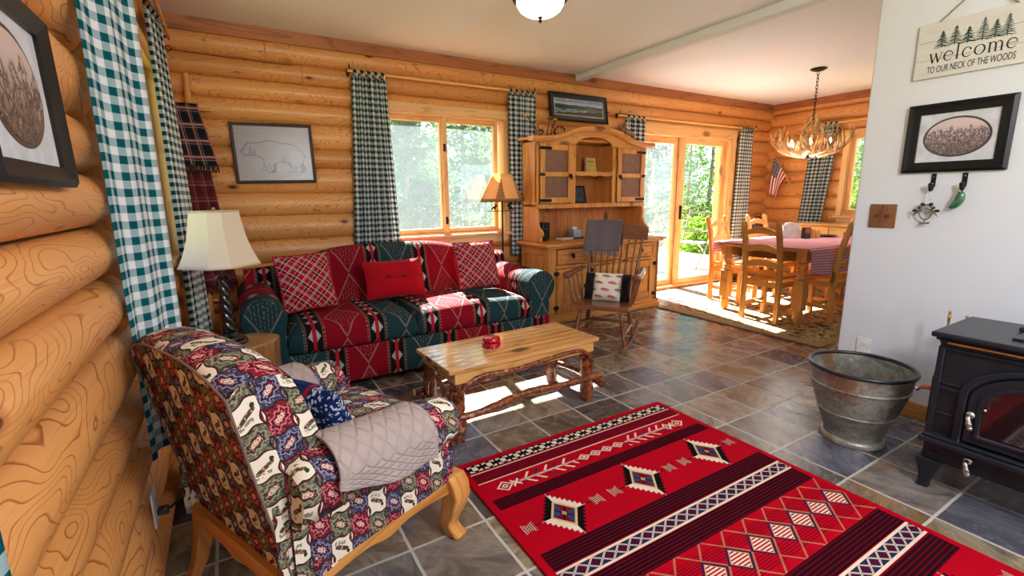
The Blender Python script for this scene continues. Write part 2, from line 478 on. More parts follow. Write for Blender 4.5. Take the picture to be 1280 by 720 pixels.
def casement(name, P, u0, u1, z0, z1, panes, axis, din, dout, cas=.075, sill=True, screenp=True, near=True):
    """trim, frame and panes of a window. P(u,d,z) -> world, d = depth towards outside from the wall face. panes: list of (u0,u1)."""
    e = bpy.data.objects.new(name, None); COL.objects.link(e); struct(e)
    ax = 0 if axis == 'x' else 1
    def bx(mb, ua, ub, da, db, za, zb):
        a, b = P(ua, da, za), P(ub, db, zb)
        mb.box(min(a[0], b[0]), max(a[0], b[0]), min(a[1], b[1]), max(a[1], b[1]), za, zb)
    # jamb box + casing boards
    m = MB()
    bx(m, u0, u0 + .03, -.005, .2, z0, z1); bx(m, u1 - .03, u1, -.005, .2, z0, z1)
    if near: bx(m, u0 - cas + .03, u0 + .024, -.018, .02, z0 - .0, z1 + .02)
    bx(m, u1 - .024, u1 + cas - .03, -.018, .02, z0, z1 + .02)
    m.build('window_casing', TRIM[2], e, bev=.003)
    m = MB(); bx(m, u0, u1, -.005, .2, z1 - .03, z1); bx(m, u0, u1, -.005, .2, z0, z0 + .03)
    bx(m, u0 - cas + .03, u1 + cas - .03, -.02, .02, z1 - .012, z1 + cas - .03)
    m.build('window_head', TRIM[ax], e, bev=.003)
    if sill:
        m = MB(); bx(m, u0 - .06, u1 + .06, -.055, .03, z0 - .012, z0 + .016); bx(m, u0 - .03, u1 + .03, -.012, .02, z0 - .085, z0 - .012)
        m.build('window_sill', TRIM[ax], e, bev=.004)
    for (a, b) in panes:
        m = MB(); w = .045; c0, c1 = z0 + .03, z1 - .03
        bx(m, a, a + w, .04, .09, c0, c1); bx(m, b - w, b, .04, .09, c0, c1); s = m.build('window_sash', TRIM[2], e, bev=.004)
        m = MB(); bx(m, a + w, b - w, .04, .09, c0, c0 + w); bx(m, a + w, b - w, .04, .09, c1 - w, c1); m.build('sash_rail', TRIM[ax], s, bev=.004)
        m = MB(); bx(m, a + w - .004, b - w + .004, .062, .066, c0 + w - .004, c1 - w + .004); m.build('window_pane', GLASS, s)
        if screenp:
            m = MB(); bx(m, a + w - .004, b - w + .004, .098, .0985, c0 + w - .004, c1 - w + .004); m.build('insect_screen', SCREEN, s)
    return e
w1 = casement('window_1', lambda u, d, z: (u, D + d, z), *W1[:2], W1[2] + .01, 2.005, [(1.235, 1.825), (1.812, 2.405)], 'x', 0, .2, cas=.095)
# the mullion post with its two hinge latches
m = MB(); m.box(1.798, 1.842, D + .015, D + .1, .89, 1.985); m.build('window_mullion', TRIM[2], w1, bev=.003)
for z in (1.02, 1.70):
    m = MB(); m.box(1.803, 1.823, D - .004, D + .016, z - .035, z + .035); m.box(1.806, 1.82, D - .018, D + .0, z - .012, z + .012); m.build('window_latch', IRON, w1, bev=.003)
casement('window_2', lambda u, d, z: (XL - d, u, z), *W2[:2], W2[2], W2[3], [(W2[0] + .03, 2.87), (2.86, W2[1] - .03)], 'y', 0, .2, screenp=False, near=False, sill=False)
casement('window_3', lambda u, d, z: (XR + d, u, z), *W3[:2], W3[2], W3[3], [(W3[0] + .03, 2.645), (2.635, W3[1] - .03)], 'y', 0, .2, screenp=False)
casement('window_4', lambda u, d, z: (XL - d, u, z), *W4[:2], W4[2], W4[3], [(W4[0] + .03, -.39), (-.40, W4[1] - .03)], 'y', 0, .2, screenp=False)
for i, (a, b) in enumerate(fw):  # unseen windows, added so daylight fills the room from behind
    casement('window_%d' % (5 + i), lambda u, d, z: (u, YF - d, z), a, b, .55, 2.15, [(a + .03, (a + b) / 2), ((a + b) / 2, b - .03)], 'x', 0, .2, screenp=False)
# broad upper board over the back window, as on the photo
# sliding glass door
e = bpy.data.objects.new('door_1', None); COL.objects.link(e); struct(e)
m = MB(); m.box(D1[0], D1[0] + .05, D - .01, D + .2, 0, 2.0); m.box(D1[1] - .11, D1[1] - .06, D - .01, D + .2, 0, 2.0)
m.box(D1[0] - .06, D1[0] + .03, D - .022, D + .02, 0, 2.06); m.box(D1[1] - .065, D1[1] + .02, D - .022, D + .02, 0, 2.06); m.build('door_frame', TRIM[2], e, bev=.004)
m = MB(); m.box(D1[0], D1[1], D - .01, D + .2, 1.97, 2.04); m.box(D1[0] - .06, D1[1] + .02, D - .024, D + .02, 1.99, 2.10); m.build('door_head', TRIM[0], e, bev=.004)
m = MB(); m.box(D1[0] + .04, D1[1] - .09, D - .005, D + .2, 0.001, .035); m.build('door_track', TRIM[0], e, bev=.004)
for (a, b, d) in ((4.41, 5.18, .10), (5.14, 6.08, .045)):
    w = .09
    m = MB(); m.box(a, a + w, D + d, D + d + .045, .035, 1.975); m.box(b - w, b, D + d, D + d + .045, .035, 1.975); p = m.build('door_panel', TRIM[2], e, bev=.005)
    m = MB(); m.box(a + w, b - w, D + d, D + d + .045, .035, .11); m.box(a + w, b - w, D + d, D + d + .045, 1.89, 1.975); m.build('panel_rail', TRIM[0], p, bev=.004)
    m = MB(); m.box(a + w - .005, b - w + .005, D + d + .02, D + d + .026, .105, 1.895); m.build('door_pane', GLASS, p)
    if a < 5:
        m = MB(); m.box(b - .03, b - .006, D + d - .03, D + d, .05, 1.96); m.build('panel_gasket', plain('grey gasket', srgb(90, 100, 108), .5), p)
        m = MB(); m.box(a + w - .005, b - w + .005, D + d + .05, D + d + .0505, .1, 1.9); m.build('insect_screen', SCREEN, p)
m = MB(); m.box(5.16, 5.19, D + .02, D + .045, .92, 1.1); m.build('door_handle', IRON, e, bev=.005)
SKY, SUN, FILL_REAR, FILL_DINING, EXPO = .30, 56.0, 84, 11, 0.84
# ------------------------------------------------------------------ fabrics
def sofa_mat():
    t = T('southwestern sofa weave'); u, v, _ = t.sep(t.uv())
    P = .78; q = (u / P).fr() * P            # 0..P : red centre at .14, band .28-.39, teal .39-.67, band .67-.78
    red = q.lt(.28); teal = q.inr(.39, .67)
    pc = (q - .14) * red + (q - .53) * teal          # offset from the panel's centre
    a = pc.ab(); nz = (t.noise(t.com(u * 30, v * 30), 2, 2) - .5)
    vv = ((v + .12) / .40).fr() - .5; b = (vv * .40).ab()
    dd = a / .118 + b / .20
    outl = dd.inr(.90, 1.0)
    inner = dd.lt(.82) * ((a * 1.0 + nz * .02 + (b * 9.0).sin() * .006) / .022).fr().lt(.30) * (b / .03 + a * 20).fr().gt(.35)
    X = (a / .118 + (.20 - b) / .20)
    half = X.inr(.36, .43) * b.gt(.05)
    tick = a.inr(.128, .137) * (v / .022).fr().lt(.5)
    grey = (outl + half * .0 + inner * .7).mn(1.0) * (red + teal)
    base = t.mix(red, t.mix(teal, srgb(20, 18, 20), srgb(28, 56, 60)), srgb(128, 10, 28))
    c = t.mix(grey * .5, base, srgb(150, 128, 116))
    c = t.mix(tick * (red + teal) * .7, c, srgb(150, 110, 86))
    # the dark bands and their stepped crosses
    bq = (q - .335).ab() * (q.lt(.39)) + (q - .725).ab() * (q.gt(.67)) + (red + teal) * 1.0
    mv = (v / .13).fr() - .5; mz = (mv * .13).ab()
    st = ((bq / .009).fl() * .009)
    cross = (st + mz * .75).lt(.034) * (st + mz * .75).gt(.012) + (bq.lt(.012)) * mz.gt(.045)
    white = (st + mz * .75).lt(.034) * bq.gt(.012)
    c = t.mix(white * bq.lt(.06) * .8, c, srgb(190, 182, 176)); c = t.mix(bq.lt(.011) * .9, c, srgb(170, 26, 44))
    c = t.mix(bq.inr(.048, .054), c, srgb(110, 84, 64))
    f = t.noise(t.com(u * 300, v * 300), 1, 2)
    c = t.mul(.5, c, t.mix(f, (.6, .6, .6), (1.15, 1.15, 1.15)))
    return t.bsdf(c, .9, 0, t.bump(f, .25, .003), .1)
SOFA = sofa_mat()

def plaid(name, rot=0.0, s=1.0, cols=None):
    t = T(name); u = t.uv()
    if rot: u = t.mapv(u, rot=(0, 0, rot))
    x, y, _ = t.sep(u); R_, B_, W_, G_ = cols or (srgb(184, 12, 32), srgb(18, 28, 28), srgb(206, 196, 190), srgb(80, 12, 24))
    P = .105 * s
    def line(k):
        f = (k / P).fr(); return f.inr(.04, .18), f.inr(.07, .12), f.inr(.205, .235).mx(f.inr(.985, 1.0)).mx(f.inr(.58, .615)).mx(f.inr(.68, .705)), f.inr(.48, .80)
    bx, gx, wx, hx = line(x); by, gy, wy, hy = line(y)
    c = t.mix(hx * .45, R_, G_); c = t.mix(hy * .45, c, G_)
    c = t.mix(bx * .75, c, B_); c = t.mix(by * .75, c, B_)
    c = t.mix(wx * .85, c, W_); c = t.mix(wy * .85, c, W_)
    f = t.noise(t.com(x * 350, y * 350), 1, 2)
    return t.bsdf(t.mul(.4, c, t.mix(f, (.6, .6, .6), (1.1, 1.1, 1.1))), .9, 0, t.bump(f, .2, .002), .15)
PLAID = plaid('red tartan cushion cloth', R(45))

def tapestry(name, k=1.0, dull=0.0):
    """patchwork of ogee cells: cream with a bird, maroon, sage and blue medallions"""
    t = T(name); u, v, _ = t.sep(t.uv()); A, B = .082 * k, .100 * k
    x = u / A; col = x.fl(); y = v / B + col.mod(2.0) * .5
    xx = x + (y * 6.2832).sin() * .10; col2 = xx.fl(); y2 = v / B + col2.mod(2.0) * .5 + (xx * 6.2832).sin() * .07
    fx, fy = xx.fr() - .5, y2.fr() - .5; row = y2.fl()
    e = (.5 - fx.ab()).mn(.5 - fy.ab()); border = e.lt(.035)
    ty = (col2 + row * 2.0 + col2.mod(2.0) * 0).mod(4.0)
    cream, mar, sag = ty.lt(.5), ty.inr(.5, 1.5), ty.inr(1.5, 2.5)
    r = t.m('SQRT', fx * fx + fy * fy); ang = t.m('ARCTAN2', fy, fx)
    pet = r * (1.0 + (ang * 8.0).sin() * .14)
    sp = t.vor(t.com(u / k, v / k), 170, 'Color'); s1, s2, _ = t.sep(sp)
    base = t.mix(mar, t.mix(sag, srgb(62, 62, 92), srgb(110, 112, 88)), srgb(128, 22, 40))
    lite = t.mix(mar, t.mix(sag, srgb(150, 140, 160), srgb(160, 152, 126)), srgb(210, 120, 124))
    dark = t.mix(mar, t.mix(sag, srgb(26, 28, 44), srgb(40, 52, 44)), srgb(60, 14, 24))
    c = t.mix(s1.gt(.68) * .7, base, lite); c = t.mix(s2.gt(.66) * .75, c, dark)
    c = t.mix(pet.inr(.30, .35), c, lite); c = t.mix(pet.inr(.20, .26), c, dark)
    c = t.mix(pet.lt(.20), c, t.mix(s1.gt(.5), srgb(150, 24, 44), lite)); c = t.mix(pet.inr(.09, .13), c, srgb(232, 214, 190)); c = t.mix(pet.lt(.05), c, srgb(232, 214, 190))
    # the bird on its cream ground
    wob = (t.noise(t.com(u * 60, v * 60), 1.0, 3) - .5) * .12
    bx_, by_ = fx + wob * .7, fy + wob * .5 - fx * .28 + .03
    body = ((bx_ * bx_) / .066 + (by_ * by_) / .020).lt(1.0)
    hx_, hy_ = bx_ - .18, fy - .19; head = (hx_ * hx_ + hy_ * hy_).lt(.0065)
    grass = (fy.inr(-.34, -.20)) * s1.gt(.45) * fx.ab().lt(.28)
    cr = t.mix(body, srgb(238, 228, 206), t.mix(s1.gt(.45), srgb(64, 62, 52), t.mix(s2.gt(.5), srgb(128, 52, 44), srgb(170, 160, 130))))
    cr = t.mix(head, cr, srgb(40, 62, 50)); cr = t.mix(grass * .8, cr, srgb(96, 100, 80))
    c = t.mix(cream, c, cr)
    c = t.mix(border, c, t.mix(s1.gt(.5), srgb(40, 34, 36), srgb(90, 30, 40)))
    f = t.noise(t.com(u * 400, v * 400), 1, 2)
    c = t.mul(.45, c, t.mix(f, (.6, .6, .6), (1.15, 1.15, 1.15)))
    return t.bsdf(c, .9, 0, t.bump(f + s1 * .3, .2, .002), .15)
TAPE = tapestry('patchwork tapestry', .76)

def quilt(name, c, step=.055):
    t = T(name); u, v, _ = t.sep(t.uv())
    a, b = ((u + v) / step).fr(), ((u - v) / step).fr()
    h = (a - .5).ab().mx((b - .5).ab())
    puff = 1 - h.ss(.30, .5)
    f = t.noise(t.uv(), 90, 3)
    return t.bsdf(t.mul(.6, t.mix(f, tuple(x * .9 for x in c), c), t.mix(h.gt(.485), (1, 1, 1), (.72, .7, .7))), .95, 0, t.bump(puff + f * .12, .55, .008), .1)
QUILT = quilt('quilted taupe cotton', srgb(176, 160, 154))

def fabric(name, c, c2=None, sc=250, rough=.92):
    t = T(name); f = t.noise(t.obj(), sc, 3); g = t.noise(t.obj(), 6, 2)
    return t.bsdf(t.mul(.5, t.mix(g, c, c2 or tuple(x * .8 for x in c)), t.mix(f, (.65, .65, .65), (1.1, 1.1, 1.1))), rough, 0, t.bump(f, .25, .002), .15, sheen=.1)
REDF = fabric('red faux suede', srgb(182, 6, 24), srgb(150, 4, 20))

def pillow(mb, w, h, t, M, n=14, pinch=.06, uvs=1.0, uvo=(0, 0)):
    for s in (1, -1):
        def fn(u, v):
            x, y = u * 2 - 1, v * 2 - 1
            e = max(0, (1 - abs(x) ** 2.4) * (1 - abs(y) ** 2.4)) ** .5
            k = 1 - pinch * (1 - x * x) * abs(y) ** 3 * 1.0; k2 = 1 - pinch * (1 - y * y) * abs(x) ** 3
            wr = .03 * t * math.sin(9 * x + 4 * y) * math.sin(7 * y - 3 * x) * e
            return M @ Vector((x * w / 2 * k2, y * h / 2 * k, s * (t / 2 * e + wr + .001)))
        mb.grid(fn, n, n, lambda u, v: (u * w * uvs + uvo[0], v * h * uvs + uvo[1]))
    return mb
def frame(o, x, y):
    """matrix from origin and two direction vectors"""
    x = Vector(x).normalized(); z = x.cross(Vector(y)).normalized(); y = z.cross(x)
    M = Matrix((x, y, z)).transposed().to_4x4(); M.translation = o; return M
def at(loc): return MB(Matrix.Translation([-c for c in loc]))

# ------------------------------------------------------------------ sofa
SL = (1.115, 3.6, 0); sx0, sx1 = -.015, 2.245
sofa = thing('sofa', 'long red and dark teal patterned sofa with diamond weave under the back window', 'sofa', SL)
def ext_x(mb, prof, x0, x1, nu, uoff=0.0, crown=None, v0=0.0):
    """profile of (y,z) swept along x with u = x, v = arc length; crown(x)->dz scale"""
    L = [v0]
    for a, b in zip(prof, prof[1:]): L.append(L[-1] + math.dist(a, b))
    n = len(prof)
    def fn(u, v):
        i = min(n - 1, round(v * (n - 1))); x = lerp(x0, x1, u); y, z = prof[i]
        if crown: y, z = crown(x, u, y, z)
        return (x, y, z)
    mb.grid(fn, nu, n - 1, lambda u, v: (lerp(x0, x1, u) + uoff, L[min(n - 1, round(v * (n - 1)))]))
    a = [fn(0, i / (n - 1)) for i in range(n)]; b = [fn(1, i / (n - 1)) for i in range(n)]
    mb.add(a, [tuple(range(n))], [(p[1], p[2]) for p in a]); mb.add(b, [tuple(range(n))[::-1]], [(p[1], p[2]) for p in b])
U0 = .14 - .575     # red panel centred at x = .545
m = at(SL); ext_x(m, [(4.05, .05), (3.075, .05), (3.066, .06), (3.066, .27), (3.075, .285), (4.05, .285)], sx0 + .07, sx1 - .07, 12, .14 - .70, v0=0)
m.build('base', SOFA, sofa, ang=30)
xm = 1.055
for (a, b) in ((sx0 + .245, xm - .004), (xm + .004, sx1 - .245)):
    prof = [(3.78, .29), (3.085, .29), (3.062, .305), (3.055, .34), (3.057, .40), (3.075, .435), (3.12, .452), (3.25, .462), (3.45, .462), (3.65, .455), (3.78, .45)]
    def cr(x, u, y, z):
        e = min(1, min(u, 1 - u) / .10); e = math.sqrt(max(0, 1 - (1 - e) ** 2))
        return (y, z - (z - .30) * .28 * (1 - e) + (.018 * math.sin(PI * u) if z > .42 else 0)) if z > .36 else (y + (1 - e) * .02, z)
    m = at(SL); ext_x(m, prof, a, b, 26, U0, cr, v0=-.10); m.build('seat_cushion', SOFA, sofa, ang=60)
def backtop(x):
    k = (x - 1.115) / 1.13
    return .745 + .135 * math.exp(-(k / .62) ** 4)
prof = [(3.70, .44), (3.72, .50), (3.76, .60), (3.795, .68)] + [(3.90 + .105 * math.cos(a), .735 + .11 * math.sin(a)) for a in [PI * (1 - i / 9) for i in range(10)]] + [(4.03, .66), (4.05, .44), (4.06, .06)]
def crb(x, u, y, z):
    top = backtop(x); k = (top - .44) / (.845 - .44)
    return (y, .44 + (z - .44) * k) if z > .44 else (y, z)
m = at(SL); ext_x(m, prof, sx0 + .06, sx1 - .06, 40, .14 - .76, crb, v0=.05); m.build('backrest', SOFA, sofa, ang=60)
for s, xc in ((1, sx1 - .130), (-1, sx0 + .130)):
    out = [(-s * .115 + xc, .06), (-s * .115 + xc, .46)] + [(xc - s * .128 * math.cos(a), .53 + .125 * math.sin(a)) for a in [lerp(-.35, PI * 1.2, i / 16) for i in range(17)]] + [(xc + s * .075, .42), (xc + s * .07, .06)]
    n = len(out); L = [0]
    for p, q in zip(out, out[1:]): L.append(L[-1] + math.dist(p, q))
    m = at(SL); y0, y1 = 3.08, 4.04
    ys = [y0, y0 + .006, y0 + .02, 3.4, 3.7, y1]; ins = [.012, .003, 0, 0, 0, 0]
    vs, uvs = [], []
    cx, cz = xc, .40
    for yy, dn in zip(ys, ins):
        for (px, pz), l in zip(out, L):
            d = Vector((px - cx, pz - cz)); d = d * (1 - dn / max(.05, d.length)); vs.append((cx + d.x, yy, cz + d.y)); uvs.append((yy - 3.08 + .39 + .1, l))
    fs = [(j * n + i, j * n + i + 1, (j + 1) * n + i + 1, (j + 1) * n + i) for j in range(len(ys) - 1) for i in range(n - 1)]
    m.add(vs, fs, uvs)
    fr = [(x, y0, z) for (x, y, z) in vs[:n]]
    m.add(fr, [tuple(range(n))], [(p[0] - xc + .53, p[2] - .12) for p in fr]); m.add(vs[-n:], [tuple(range(n))[::-1]], [(p[0], p[2]) for p in vs[-n:]])
    a = m.build('arm', SOFA, sofa, ang=50)
    for yy in (3.13, 3.97):
        f = at(SL); f.box(xc - .03, xc + .03, yy - .03, yy + .03, 0, .06); f.build('foot', DARKW[2], sofa, bev=.005)
# cushions on the sofa
def cushion(name, label, corners, th, mat, loc, group=None):
    """corners: lower-left, lower-right, upper-left (world)"""
    a, b, c = map(Vector, corners); w, h = (b - a).length, (c - a).length
    ctr = (b + c) / 2
    o = thing(name, label, 'cushion', loc, group=group)
    M = Matrix.Translation([-x for x in loc]) @ frame(ctr, b - a, c - a)
    m = pillow(MB(), w, h, th, M); m.build('cover', mat, o, ang=80)
    return o, M, w, h
tuple3 = lambda *a: a
o, M, w, h = cushion('throw_pillow', 'red, black and white tartan cushion tilted against the sofa arm by the stump', [(.305, 3.385, .499), (.66, 3.435, .508), (.165, 3.515, .852)], .13, PLAID, (.36, 3.5, .47))
m = MB(); m.tube([M @ Vector((x * w / 2 * .985, y * h / 2 * .985, 0)) for x, y in [(-1, -1), (0, -.95), (1, -1), (.95, 0), (1, 1), (0, .95), (-1, 1), (-.95, 0)]], .006, 6, closed=True); m.build('piping', REDF, o)
o, M, w, h = cushion('throw_pillow', 'plain red lumbar cushion with two dark buttons in the middle of the sofa', [(.81, 3.49, .490), (1.275, 3.49, .490), (.825, 3.60, .77)], .12, REDF, (1.04, 3.54, .47))
m = MB(); m.tube([M @ Vector((lerp(-.46, .46, i / 12) * w, .02 * h - .01 * math.sin(PI * i / 12), .060 * math.sqrt(max(.02, 1 - abs(lerp(-.97, .97, i / 12)) ** 2.4)) + .0015)) for i in range(13)], .0022, 5); m.build('flap_seam', fabric('dark red seam', srgb(120, 6, 20)), o)
for x in (-.10, .10):
    m = MB(); m.ball((0, 0, 0), .011, 10, 6, (1, 1, .6)); m.M = Matrix(); b = m.build('button', plain('dark horn button', srgb(50, 20, 18), .3), o); b.matrix_local = M @ Matrix.Translation((x * w * 1.3, .035 * h, .066))
o, M, w, h = cushion('throw_pillow', 'red, black and white tartan cushion upright by the sunlit sofa arm', [(1.57, 3.50, .489), (1.955, 3.50, .492), (1.585, 3.625, .868)], .13, PLAID, (1.79, 3.57, .47))
m = MB(); m.tube([M @ Vector((x * w / 2 * .985, y * h / 2 * .985, 0)) for x, y in [(-1, -1), (0, -.95), (1, -1), (.95, 0), (1, 1), (0, .95), (-1, 1), (-.95, 0)]], .006, 6, closed=True); m.build('piping', REDF, o)

# ------------------------------------------------------------------ armchair (local: X towards the near side, Y forward)
AL = (.206, 1.597, 0); ARZ = R(-66.4)
ac = thing('armchair', 'high-backed armchair in duck patchwork tapestry on carved pine legs', 'armchair', AL, ARZ)
m = MB(); m.box(-.285, .285, -.30, .30, .255, .40); m.build('seat_base', TAPE, ac, bev=.015, uvbox=True)
def soft_box(mb, x0, x1, y0, y1, z0, z1, r=.04, crown=.02, n=14):
    def prof(t):   # rounded rect section helper
        return t
    cx, cy, cz = (x0 + x1) / 2, (y0 + y1) / 2, (z0 + z1) / 2; hx, hy, hz = (x1 - x0) / 2, (y1 - y0) / 2, (z1 - z0) / 2
    for ax in range(3):
        for sg in (1, -1):
            def fn(u, v):
                p = [0, 0, 0]; p[ax] = sg; p[(ax + 1) % 3] = (u * 2 - 1) * sg; p[(ax + 2) % 3] = v * 2 - 1
                q = Vector((p[0] * hx, p[1] * hy, p[2] * hz)); c = Vector((max(-hx + r, min(hx - r, q.x)), max(-hy + r, min(hy - r, q.y)), max(-hz + r, min(hz - r, q.z))))
                d = q - c
                if d.length > 1e-6: q = c + d.normalized() * r
                q.z += crown * max(0, p[2]) * (1 - p[0] ** 2) * (1 - p[1] ** 2)
                return (cx + q.x, cy + q.y, cz + q.z)
            mb.grid(fn, n, n)
    return mb
m = soft_box(MB(), -.262, .262, -.20, .325, .385, .475, .04, .03); m.uv = {}; m.build('seat_cushion', TAPE, ac, ang=80, uvbox=True)
# leaning back: slab whose section follows a lean, arched top with round shoulders
def back_pt(x, z, side):       # side 0 outer face .. 1 inner face
    lean = (z - .25) * .19
    yo = -.305 - lean; th = .13 + .05 * math.sin(PI * min(1, max(0, (z - .3) / .6)))
    return (x, yo + th * side, z)
NBX, NBZ = 22, 22
HWB = .303
def topz(x): return .868 - .06 * (abs(x) / HWB) ** 3
bm_ = MB()
def outer(u, v):
    x = (u * 2 - 1) * HWB * (1 - .03 * math.sin(PI * v)); z = lerp(.24, topz(x), v)
    return back_pt(x, z, 0)
bm_.grid(outer, NBX, NBZ, lambda u, v: (u * .62 + .02, v * .64))
bm_.build('outer_back', TAPE, ac, ang=80)
bm_ = MB()
def roll(u, v):       # over the top and down the inside; v 0..1
    x = (u * 2 - 1) * HWB
    k = 1 - .03
    if v < .3:
        a = PI * (1 - v / .3); s = .5 + .5 * math.cos(a)
        z = topz(x) + .030 * math.sin(a); p = back_pt(x, topz(x), s); return (x, p[1], z)
    w = (v - .3) / .7; z = lerp(topz(x), .44, w); bul = .03 * math.sin(PI * w) * (1 - (x / HWB) ** 2)
    p = back_pt(x, z, 1); return (p[0], p[1] + bul, z)
bm_.grid(roll, NBX, 30, lambda u, v: (u * .62, .64 + v * .62))
for sg in (0, 1):
    def side(u, v):
        x = -HWB if sg == 0 else HWB; z = lerp(.24, topz(x), v); wv = 1 - .03 * math.sin(PI * v)
        p = back_pt(x, z, u); return (x * (1 - (1 - wv) * (1 - u)) + (1 if sg else -1) * .012 * math.sin(PI * u) * (1 - v ** 3), p[1], z + .030 * math.sin(PI * (1 - math.acos(2 * u - 1) / PI)) * v ** 5)
    bm_.grid(side, 6, NBZ, lambda u, v: (u * .16 + .33 * sg + .05, v * .64))
bm_.build('backrest', TAPE, ac, ang=80)
# welt along the edge of the outer back
pts = [outer(0, i / 14) for i in range(15)] + [outer(i / 16, 1) for i in range(1, 16)] + [outer(1, 1 - i / 14) for i in range(15)]
m = MB(); m.tube(pts, .0036, 6); m.build('piping', fabric('cream and maroon welt', srgb(150, 128, 118), srgb(96, 60, 60)), ac, ang=80)
for sx in (-1, 1):
    xc = .320 * sx
    sec = [(-.045, .25), (-.055, .42), (-.078, .50)] + [(.078 * math.cos(a), .520 + .068 * math.sin(a)) for a in [PI - i * PI / 10 for i in range(11)]] + [(.074, .48), (.05, .45), (-.004, .44), (-.008, .25)]
    sec = [(-x * sx * -1 if False else x * sx, z) for x, z in sec]
    L = [0]
    for p, q in zip(sec, sec[1:]): L.append(L[-1] + math.dist(p, q))
    ys = [-.305, -.295, -.26, -.18, -.06, .06, .16, .215, .245, .262]; sc = [.80, .90, .98, 1, 1, 1, 1, 1, .96, .82]
    hz = [.03, .03, .028, .022, .012, .004, 0, 0, 0, 0]
    n = len(sec); vs, uvs = [], []
    for y, s, dz in zip(ys, sc, hz):
        for (x, z), l in zip(sec, L):
            zz = .42 + (z - .42) * (s if z > .42 else 1) + (dz if z > .45 else 0)
            vs.append((xc + x * s, y, zz)); uvs.append((y + .4 + .3 * sx, l))
    fs = [(j * n + i, j * n + i + 1, (j + 1) * n + i + 1, (j + 1) * n + i) for j in range(len(ys) - 1) for i in range(n - 1)]
    m = MB(); m.add(vs, fs, uvs)
    m.add(vs[-n:], [tuple(range(n))], [(p[0] - xc + .041, p[2]) for p in vs[-n:]]); m.add(vs[:n], [tuple(range(n))], [(p[0] - xc, p[2]) for p in vs[:n]])
    arm = m.build('arm', TAPE, ac, ang=60)
    # outer side panel below the roll
    m = MB(); m.grid(lambda u, v: (sx * (.300 + .008 * math.sin(PI * u)), lerp(-.340, .30, u), lerp(.25, .50, v)), 8, 6, lambda u, v: (u * .62, v * .25)); m.grid(lambda u, v: (sx * .286, lerp(-.325, .30, u), lerp(.25, .50, v)), 2, 2, lambda u, v: (u * .6, v * .2))
    m.grid(lambda u, v: (sx * lerp(.286, .300, u), .30, lerp(.25, .50, v)), 2, 2, lambda u, v: (u * .03, v * .25)); m.grid(lambda u, v: (sx * lerp(.286, .300, u), lerp(-.325, .30, v), .25), 2, 2, lambda u, v: (u * .03, v * .6))
    m.build('side_panel', TAPE, ac, ang=60)
# carved rail: scalloped lower edge
def scallop(n, w): return [(lerp(-w, w, i / n), .185 + .028 * math.cos(2 * PI * (i / n - .5) * 1.0) * (1 if .12 < i / n < .88 else .2) + (.02 if i in (0, n) else 0) * -1) for i in range(n + 1)]
def rail(mb, w, M):
    low = [(lerp(-w, w, i / 24), .178 + .035 * (math.sin(PI * i / 24) ** .6) * (1 - .55 * math.exp(-((i / 24 - .5) / .09) ** 2))) for i in range(25)]
    mb.prism(low + [(w, .26), (-w, .26)], -.012, .012, M)
for nm, w, M in (('front_rail', .27, frame((0, .318, 0), (1, 0, 0), (0, 0, 1))), ('back_rail', .27, frame((0, -.315, 0), (1, 0, 0), (0, 0, 1))),
                 ('side_rail', .30, frame((.290, 0, 0), (0, 1, 0), (0, 0, 1))), ('side_rail', .30, frame((-.290, 0, 0), (0, 1, 0), (0, 0, 1)))):
    m = MB(); rail(m, w, M); m.build(nm, PINE[0 if 'side' not in nm else 1], ac, bev=.003)
for sx in (-1, 1):
    # cabriole front leg
    P = [(0, 0, .262), (.012, .012, .22), (.018, .018, .17), (.008, .008, .11), (-.006, -.004, .06), (.002, .006, .028), (.012, .018, .0)]
    W = [.040, .041, .039, .032, .026, .029, .034]
    vs = []
    for (x, y, z), w in zip(P, W):
        for a, b in ((-1, -1), (1, -1), (1, 1), (-1, 1)): vs.append((sx * (.280 + x) + a * w, .296 + y + b * w, z))
    fs = [(i * 4 + k, i * 4 + (k + 1) % 4, (i + 1) * 4 + (k + 1) % 4, (i + 1) * 4 + k) for i in range(len(P) - 1) for k in range(4)] + [(0, 1, 2, 3), tuple(len(P) * 4 - 4 + k for k in range(4))]
    m = MB(); m.add(vs, fs); m.build('leg', PINE[2], ac, bev=.008, bseg=3, ang=60)
    vs = []
    for z, dy, w in ((.262, 0, .026), (.16, -.004, .026), (.06, -.03, .021), (0, -.06, .018)):
        for a, b in ((-1, -1), (1, -1), (1, 1), (-1, 1)): vs.append((sx * .284 + a * w, -.296 + dy + b * w, z))
    m = MB(); m.add(vs, [(i * 4 + k, i * 4 + (k + 1) % 4, (i + 1) * 4 + (k + 1) % 4, (i + 1) * 4 + k) for i in range(3) for k in range(4)] + [(0, 1, 2, 3), (12, 13, 14, 15)]); m.build('leg', PINE[2], ac, bev=.005, ang=60)
